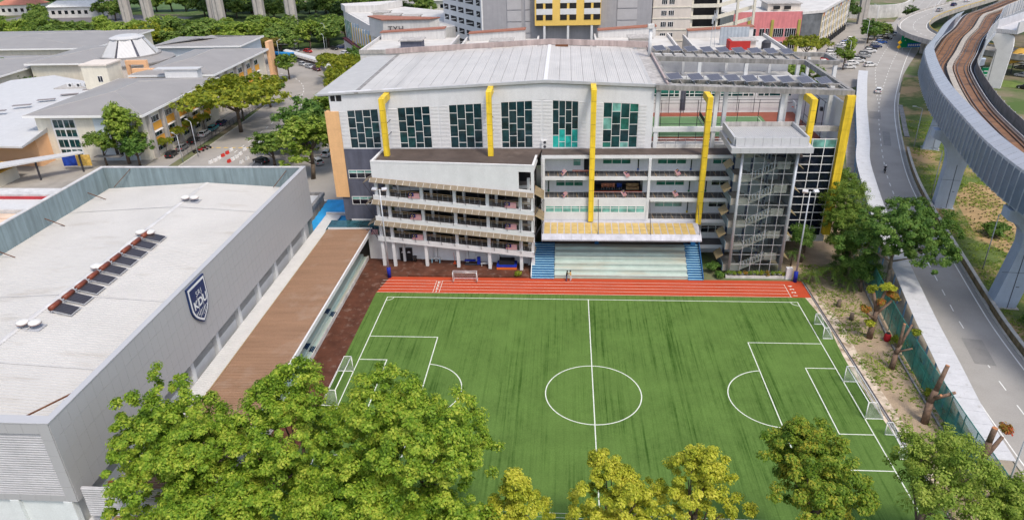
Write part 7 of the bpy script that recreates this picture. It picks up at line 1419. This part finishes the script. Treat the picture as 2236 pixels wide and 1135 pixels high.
def person(lab, x, y, z, rz, joints, edges, radii, bm, hair_z, hair=True, head=(0,0,1.6)):
    t = thing('person', lab, 'person', (x,y,z), None, rz)
    keys = list(joints); me = bpy.data.meshes.new('body'); me.from_pydata([joints[k] for k in keys], [(keys.index(a), keys.index(b)) for a, b in edges], []); me.materials.append(bm); o = obj('body', me, t, local=True)
    mod = o.modifiers.new('skin', 'SKIN'); mod.use_smooth_shade = True
    if not me.skin_vertices: return t
    for i, k in enumerate(keys): me.skin_vertices[0].data[i].radius = (radii[k],)*2 if not hasattr(radii[k], '__len__') else radii[k]; me.skin_vertices[0].data[i].use_root = (k == 'pelvis')
    s = o.modifiers.new('sub', 'SUBSURF'); s.levels = 1; s.render_levels = 2
    if hair:
        hx, hy, hz_ = head; obj('hair', MB().lathe([(.115,-.02),(.13,.05),(.12,.12),(.07,.17),(.01,.185)], 12, (hx-.02,hy,hz_-.02)).mesh('hair', mat('black_hair', HAIR), True), t, local=True)
        obj('face', MB().box(hx+.098,hx+.125,-.012,.012,hz_-.05,hz_+.0).box(hx+.092,hx+.106,-.05,-.025,hz_+.005,hz_+.02).box(hx+.092,hx+.106,.025,.05,hz_+.005,hz_+.02).box(hx+.092,hx+.105,-.03,.03,hz_-.09,hz_-.08).mesh('face', mat('face_dark', (.12,.06,.04))), t, local=True)
    return t
def body(lean=0, arm='down', bend=0):
    J = dict(pelvis=(0,0,.95), belly=(.02+lean*.3,0,1.12), chest=(.03+lean*.6,0,1.32), neck=(.02+lean,0,1.48), chin=(.03+lean*1.1,0,1.55), head=(.04+lean*1.2,0,1.64), crown_=(.03+lean*1.2,0,1.72))
    E = [('pelvis','belly'),('belly','chest'),('chest','neck'),('neck','chin'),('chin','head'),('head','crown_')]; Rr = dict(pelvis=(.15,.12), belly=(.14,.11), chest=(.17,.12), neck=.055, chin=.075, head=.1, crown_=.07)
    for s, n in ((-1,'r'),(1,'l')):
        J.update({n+'hip':(0,s*.1,.9), n+'knee':(.05 if s > 0 else -.02,s*.11,.5), n+'ankle':(.0 if s > 0 else -.08,s*.11,.1), n+'toe':(.16 if s > 0 else .08,s*.12,.04)})
        if arm == 'down': J.update({n+'sh':(.02+lean*.8,s*.2,1.4), n+'el':(.0,s*.26,1.12), n+'wr':(.1,s*.26,.88)})
        else: J.update({n+'sh':(.02+lean*.8,s*.2,1.4), n+'el':(.18+lean,s*.24,1.16), n+'wr':(.40+lean,s*.08,1.3)})
        w_ = Vector(J[n+'wr']); d = (w_-Vector(J[n+'el'])).normalized(); J[n+'palm'] = tuple(w_+d*.07)
        E += [('pelvis',n+'hip'),(n+'hip',n+'knee'),(n+'knee',n+'ankle'),(n+'ankle',n+'toe'),('chest',n+'sh'),(n+'sh',n+'el'),(n+'el',n+'wr'),(n+'wr',n+'palm')]
        Rr.update({n+'hip':.095, n+'knee':.065, n+'ankle':.045, n+'toe':.04, n+'sh':.06, n+'el':.045, n+'wr':.03, n+'palm':(.035,.02)})
        for k in range(5):
            sp = Vector((0,(k-2)*.02,0))+d*(.09 if k else .04)+(Vector((.03,0,0)) if k == 0 else Vector()); J['%sf%d' % (n,k)] = tuple(Vector(J[n+'palm'])+sp); E.append((n+'palm','%sf%d' % (n,k))); Rr['%sf%d' % (n,k)] = .009
    return J, E, Rr
J, E_, Rr = body(.08,'up'); person('person in black top and blue jeans looking at a phone in front of the terrace', -3.2,5.7,.016,.35,J,E_,Rr,ramp_mat('dark_outfit', [(0,(.02,.02,.02)),(.09,(.03,.06,.16)),(.97,(.012,.012,.014)),(1.5,SKIN),(1.68,HAIR)]),1.6,head=(.136,0,1.64))
J, E_, Rr = body(.05,'up'); person('person in yellow top and pale trousers standing beside the one in black', -2.55,5.8,.016,2.9,J,E_,Rr,ramp_mat('light_outfit', [(0,(.4,.4,.4)),(.09,(.55,.56,.6)),(.97,(.55,.34,.10)),(1.5,SKIN),(1.68,HAIR)]),1.6,head=(.10,0,1.64))
J, E_, Rr = body(.1,'up')
for n, s in (('r',-1),('l',1)): J[n+'hip'] = (0,s*.11,.88); J[n+'knee'] = (.42,s*.2,.78); J[n+'ankle'] = (.22,s*.2,.38); J[n+'toe'] = (.38,s*.2,.32); J[n+'el'] = (.3,s*.28,1.2); J[n+'wr'] = (.46,s*.32,1.1); J[n+'palm'] = (.5,s*.32,1.09)
for n, s in (('r',-1),('l',1)):
    for k in range(5): J['%sf%d' % (n,k)] = (.53 if k else .48,s*.32+(k-2)*.02,1.05)
t = person('motorcycle rider in dark clothes and white helmet on the right-hand road', 63.4,55.4,-.02,1.22,J,E_,Rr,ramp_mat('rider_outfit', [(0,(.03,.03,.03)),(.5,(.05,.05,.07)),(1.0,(.02,.02,.022)),(1.5,SKIN)]),1.6,hair=False)
obj('helmet', MB().lathe([(.11,-.12),(.15,-.05),(.16,.04),(.13,.13),(.06,.18),(.01,.19)], 14, (.16,0,1.66)).mesh('helmet', paints['white'], True), t, local=True)
# ---------------------------------------------------------------- flags
fr_, fw_, fb_, fy_ = mat('flag_red', (.42,.05,.06), var=.05), mat('flag_white', (.62,.58,.58), var=.05), mat('flag_blue', (.015,.02,.12), var=.05), mat('flag_yellow', (.65,.45,.04), var=.05)
FM = {}
def flag(lab, p, rz, w_=1.75, h_=.95, group='flags along the ramps', tilt=0, pole=False):
    t = thing('flag', lab, 'flag', p, group, rz); k = (w_,h_)
    if k not in FM:
        cr = MB(); n = 12
        for i in range(n):
            a0 = .6+i*(5.1/n); a1 = .6+(i+1)*(5.1/n); f = lambda a, r, o: (-w_/2+w_*.19+o+r*math.cos(a), -.03, h_*.72+r*math.sin(a)); cr.quad(f(a0,.2*h_,0), f(a0,.14*h_,.02), f(a1,.14*h_,.02), f(a1,.2*h_,0))
        st = MB().add([(-w_/2+w_*.3+.1*h_*(1 if i % 2 else .5)*math.cos(i*.448), -.03, h_*.72+.1*h_*(1 if i % 2 else .5)*math.sin(i*.448)) for i in range(14)], [tuple(range(14))])
        FM[k] = (MB().box(-w_/2,w_/2,-.01,.01,0,h_).mesh('cloth', fw_), [MB().box(-w_/2,w_/2,-.018,-.011,h_*(2*i+1)/14,h_*(2*i+2)/14).mesh('stripe', fr_) for i in range(7)], MB().box(-w_/2,-w_/2+w_*.48,-.026,-.0185,h_*.43,h_).mesh('canton', fb_), cr.mesh('crescent', fy_), st.mesh('star', fy_))
    c, ss, ca, cr, st = FM[k]; o = obj('cloth', c, t, local=True); [obj('stripe', s_, o, local=True) for s_ in ss]; obj('canton', ca, o, local=True); obj('crescent', cr, o, local=True); obj('star', st, o, local=True)
    t.rotation_euler[1] = tilt; return t
wr_ang = math.atan2(WD.y, WD.x)
for lv, (zl, zr_), nm in ((0,FL[0],'lowest'),(1,FL[1],'middle'),(2,FL[2],'top')):
    for x, sd in ((-26.75,'left'),(-11.8,'right')):
        s = (x-P0.x)/WD.x; p = wp(s,-.16,zl+(zr_-zl)*s/WL+.08); flag('striped flag with yellow crescent hung on the %s ramp, %s end' % (nm, sd), tuple(p), wr_ang)
flag('striped flag on the dark wall left of the ramp wing', (-34.9,12.6,4.5),0,1.8,.95); flag('striped flag half hidden behind the lowest ramp', (-25.0,11.7,4.2),0,1.7,.9)
for k, (x, z, nm) in enumerate(((-3.6,14.75,'upper corridor, left'),(5.65,14.5,'upper corridor, middle'),(13.4,14.8,'upper corridor, right'),(-3.4,11.1,'lower corridor, left'),(5.35,11.35,'lower corridor, middle'),(13.3,11.35,'lower corridor, right'))): flag('small drooping flag on the %s' % nm, (x,13.42,z),0,1.05,.6,'small flags on the corridors',tilt=-.9 if k % 3 == 0 else 1.0)
# ---------------------------------------------------------------- things under the ramp wing
t = thing('double_door', 'black double door with two arched panes under the ramp wing', 'door', (-29.55,12.0,0)); zb_ = 0
MB().box(-30.6,-28.5,12.15,12.32,0,2.35).build('frame', steel_d, t)
for x in (-30.5,-29.53): l = MB().box(x,x+.95,12.09,12.147,0,2.25).build('leaf', mat('black_door', (.015,.015,.017), rough=.4), t); MB().prism_y([(x+.2+.27+.27*math.cos(a*math.pi/6), 1.5+.3*math.sin(a*math.pi/6)) for a in range(7)], 12.06, 12.088).build('pane', white, l)
t = thing('litter_bin', 'dark brown litter bin beside the black double door', 'bin', (-27.95,11.45,.28)); obj('body', MB().lathe([(.24,0),(.3,.85)], 12).mesh('body', mat('bin_brown', (.03,.022,.02)), True), t, local=True); obj('rim', MB().lathe([(.33,.851),(.33,.93)], 12).mesh('rim', steel_d), t, local=True)
t = thing('hurdle_bench', 'white bench with pale blue legs under the ramp wing', 'bench', (-24.45,11.15,.28)); obj('seat', MB().box(-.8,.8,-.2,.2,.75,.85).mesh('seat', white), t, local=True); [obj('leg', MB().box(x,x+.12,-.25,.25,0,.75).mesh('leg', mat('pale_blue', (.25,.42,.52))), t, local=True) for x in (-.7,.58)]
t = thing('traffic_cone', 'orange cone with pole near the ramp columns', 'cone', (-21.3,10.8,.28)); obj('cone', MB().lathe([(.3,0),(.3,.05),(.18,.06),(.04,.65)], 12).mesh('cone', mat('cone_orange', (.7,.1,.03))), t, local=True); obj('pole', MB().tube((0,0,.6),(-.1,0,1.9),.03,n=5).mesh('pole', mat('cone_orange', (.7,.1,.03))), t, local=True)
t = thing('table_rack', 'rack of folded blue tables under the ramp wing', 'rack', (-18.3,10.4,.28)); obj('frame', MB().bar((-1.3,0,.12),(1.3,0,.12),.5,.1).mesh('frame', steel_d), t, local=True); obj('table_top', MB().box(-1.3,.5,-.3,.3,.8,.88).mesh('table_top', mat('mat_blue', (.01,.03,.32))), t, local=True); obj('folded_mat', MB().box(.75,1.25,-.25,.25,.2,1.4).mesh('folded_mat', mat('mat_blue', (.01,.03,.32))), t, local=True); [obj('leg', MB().tube((x,-.25,.1),(x,-.25,1.3),.025,n=5).mesh('leg', steel_d), t, local=True) for x in (-1.1,-.4,.3)]
t = thing('slatted_bench', 'white slatted bench beside the folded tables', 'bench', (-16.0,10.2,.28)); [obj('slat', MB().box(-.95,.95,-.3+k*.16,-.18+k*.16,.42,.47).mesh('slat', white), t, local=True) for k in range(4)]; [obj('leg', MB().box(x,x+.08,-.3,.3,0,.42).mesh('leg', white), t, local=True) for x in (-.85,.77)]
t = thing('gym_mat_stack', 'stack of orange and blue gym mats topped by a black mat', 'mats', (-12.7,9.7,.28)); obj('orange_mat', MB().box(-1.6,1.6,-.9,.9,0,.42).mesh('orange_mat', mat('mat_orange', (.62,.13,.02))), t, local=True); obj('blue_mat', MB().box(-1.6,1.6,-.92,.95,.421,.7).mesh('blue_mat', mat('mat_blue', (.01,.03,.32))), t, local=True); o = obj('black_mat', MB().box(-1.2,1.2,-.6,.8,.701,1.35).mesh('black_mat', mat('mat_black', (.015,.016,.02))), t, local=True)
MB().box(-18.0,-16.2,11.2,11.24,1.5,2.4).build('notice_board', white, label='white notice board on the wall under the ramp wing', cat='board')
t = thing('utility_cabinet', 'white cabinet standing beside the right floodlight pole', 'cabinet', (30.6,7.3,0)); obj('body', MB().box(-.45,.45,-.3,.3,.1,1.9).mesh('body', white), t, local=True); obj('plinth', MB().box(-.5,.5,-.35,.35,0,.099).mesh('plinth', concrete), t, local=True)
t = thing('red_bin', 'red bag-like bin at the green fence foot', 'bin', (38.6,-9.8,0)); obj('body', MB().lathe([(.35,0),(.45,.3),(.42,.9),(.25,1.15)], 12).mesh('body', mat('bin_red', (.35,.015,.02)), True), t, local=True); obj('lid', MB().lathe([(.28,1.151),(.2,1.25)], 12).mesh('lid', rubber), t, local=True)
# store furniture on the corridor, air conditioners
for k, (x, c, lb) in enumerate(((3.4,(.5,.2,.12),'tangle of pink and tan chairs stored on the open corridor'),(5.2,(.02,.06,.3),'blue chair stack on the open corridor'),(7.3,(.38,.24,.12),'tan sofa stored on the open corridor'))):
    t = thing('stored_chairs' if k < 2 else 'stored_sofa', lb, 'chairs' if k < 2 else 'sofa', (x,17.6,10.56)); m = mat('store%d' % k, c, var=.3, scale=3)
    if k < 2:
        for i in range(5 if k == 0 else 2): xx = -.9+i*.45 if k == 0 else -.2+i*.4; s_ = obj('seat', MB().box(xx-.2,xx+.2,-.2,.2,.42+.1*(i % 2),.48+.1*(i % 2)).mesh('seat', m), t, local=True); obj('backrest', MB().box(xx-.2,xx+.2,.2,.24,.48,1.0).mesh('backrest', m), t, local=True); obj('legs', MB().box(xx-.18,xx-.15,-.18,.18,0,.42).box(xx+.15,xx+.18,-.18,.18,0,.42).mesh('legs', steel), t, local=True)
    else: obj('seat', MB().box(-1,1,-.4,.4,.1,.45).mesh('seat', m), t, local=True); obj('backrest', MB().box(-1,1,.25,.45,.451,.95).mesh('backrest', m), t, local=True); [obj('arm', MB().box(a,a+.2,-.4,.24,.451,.65).mesh('arm', m), t, local=True) for a in (-1,.8)]
acm = MB().box(-.42,.42,-.32,0,0,.62).mesh('casing', white); acf = MB().tube((.1,-.321,.31),(.1,-.34,.31),.23,n=14).mesh('fan', steel_d)
for k, (x, z, lb) in enumerate(((-6.9,17.7,'lower of two air conditioners on the wall pier by the ridge'),(-6.9,18.4,'upper of two air conditioners on the wall pier by the ridge'))): t = thing('air_conditioner', lb, 'air conditioner', (x,YW-.02,z)); obj('casing', acm, t, local=True); obj('fan', acf, t, local=True)
for k, x in enumerate((-125,-119,-141)): t = thing('air_conditioner', '%s air conditioner from the left on the campus low roof' % ORD[(1,2,0)[k]], 'air conditioner', (x if k == 2 else -146+k*2.5,105,8.5),scale=1.8); obj('casing', acm, t, local=True); obj('fan', acf, t, local=True)
t = thing('basketball_hoop', 'basketball hoop at the right end of the roof court', 'hoop', (34.6,30,17.6)); obj('pole', MB().tube((1.4,0,0),(1.2,0,3.2),.1,n=8).tube((1.2,0,3.2),(.2,0,3.4),.07,n=6).mesh('pole', blue_steel), t, local=True); obj('backboard', MB().box(.1,.16,-.9,.9,2.9,4.0).mesh('backboard', white), t, local=True); obj('rim', MB().tube((0,0,3.05),(0,0,3.08),.23,n=14).mesh('rim', mat('cone_orange', (.7,.1,.03))), t, local=True)
t = thing('court_net', 'dark net strung across the middle of the roof court', 'net', (20.2,29.4,17.65)); obj('net', MB().box(-.02,.02,-5.8,5.8,.25,1.05).mesh('net', mat('dark_net', (.05,.05,.05))), t, local=True); [obj('post', MB().tube((0,y,0),(0,y,1.1),.05,n=6).mesh('post', steel), t, local=True) for y in (-5.9,5.9)]
t = thing('roof_vent_pipe', 'tall white vent pipe with cap rising beside the main roof', 'pipe', (11.3,40.2,27.0)); obj('pipe', MB().tube((0,0,0),(0,0,5.2),.3,n=12).mesh('pipe', white, True), t, local=True); obj('cap', MB().box(-.55,.55,-.55,.55,5.2,5.9).mesh('cap', conc_pale), t, local=True)
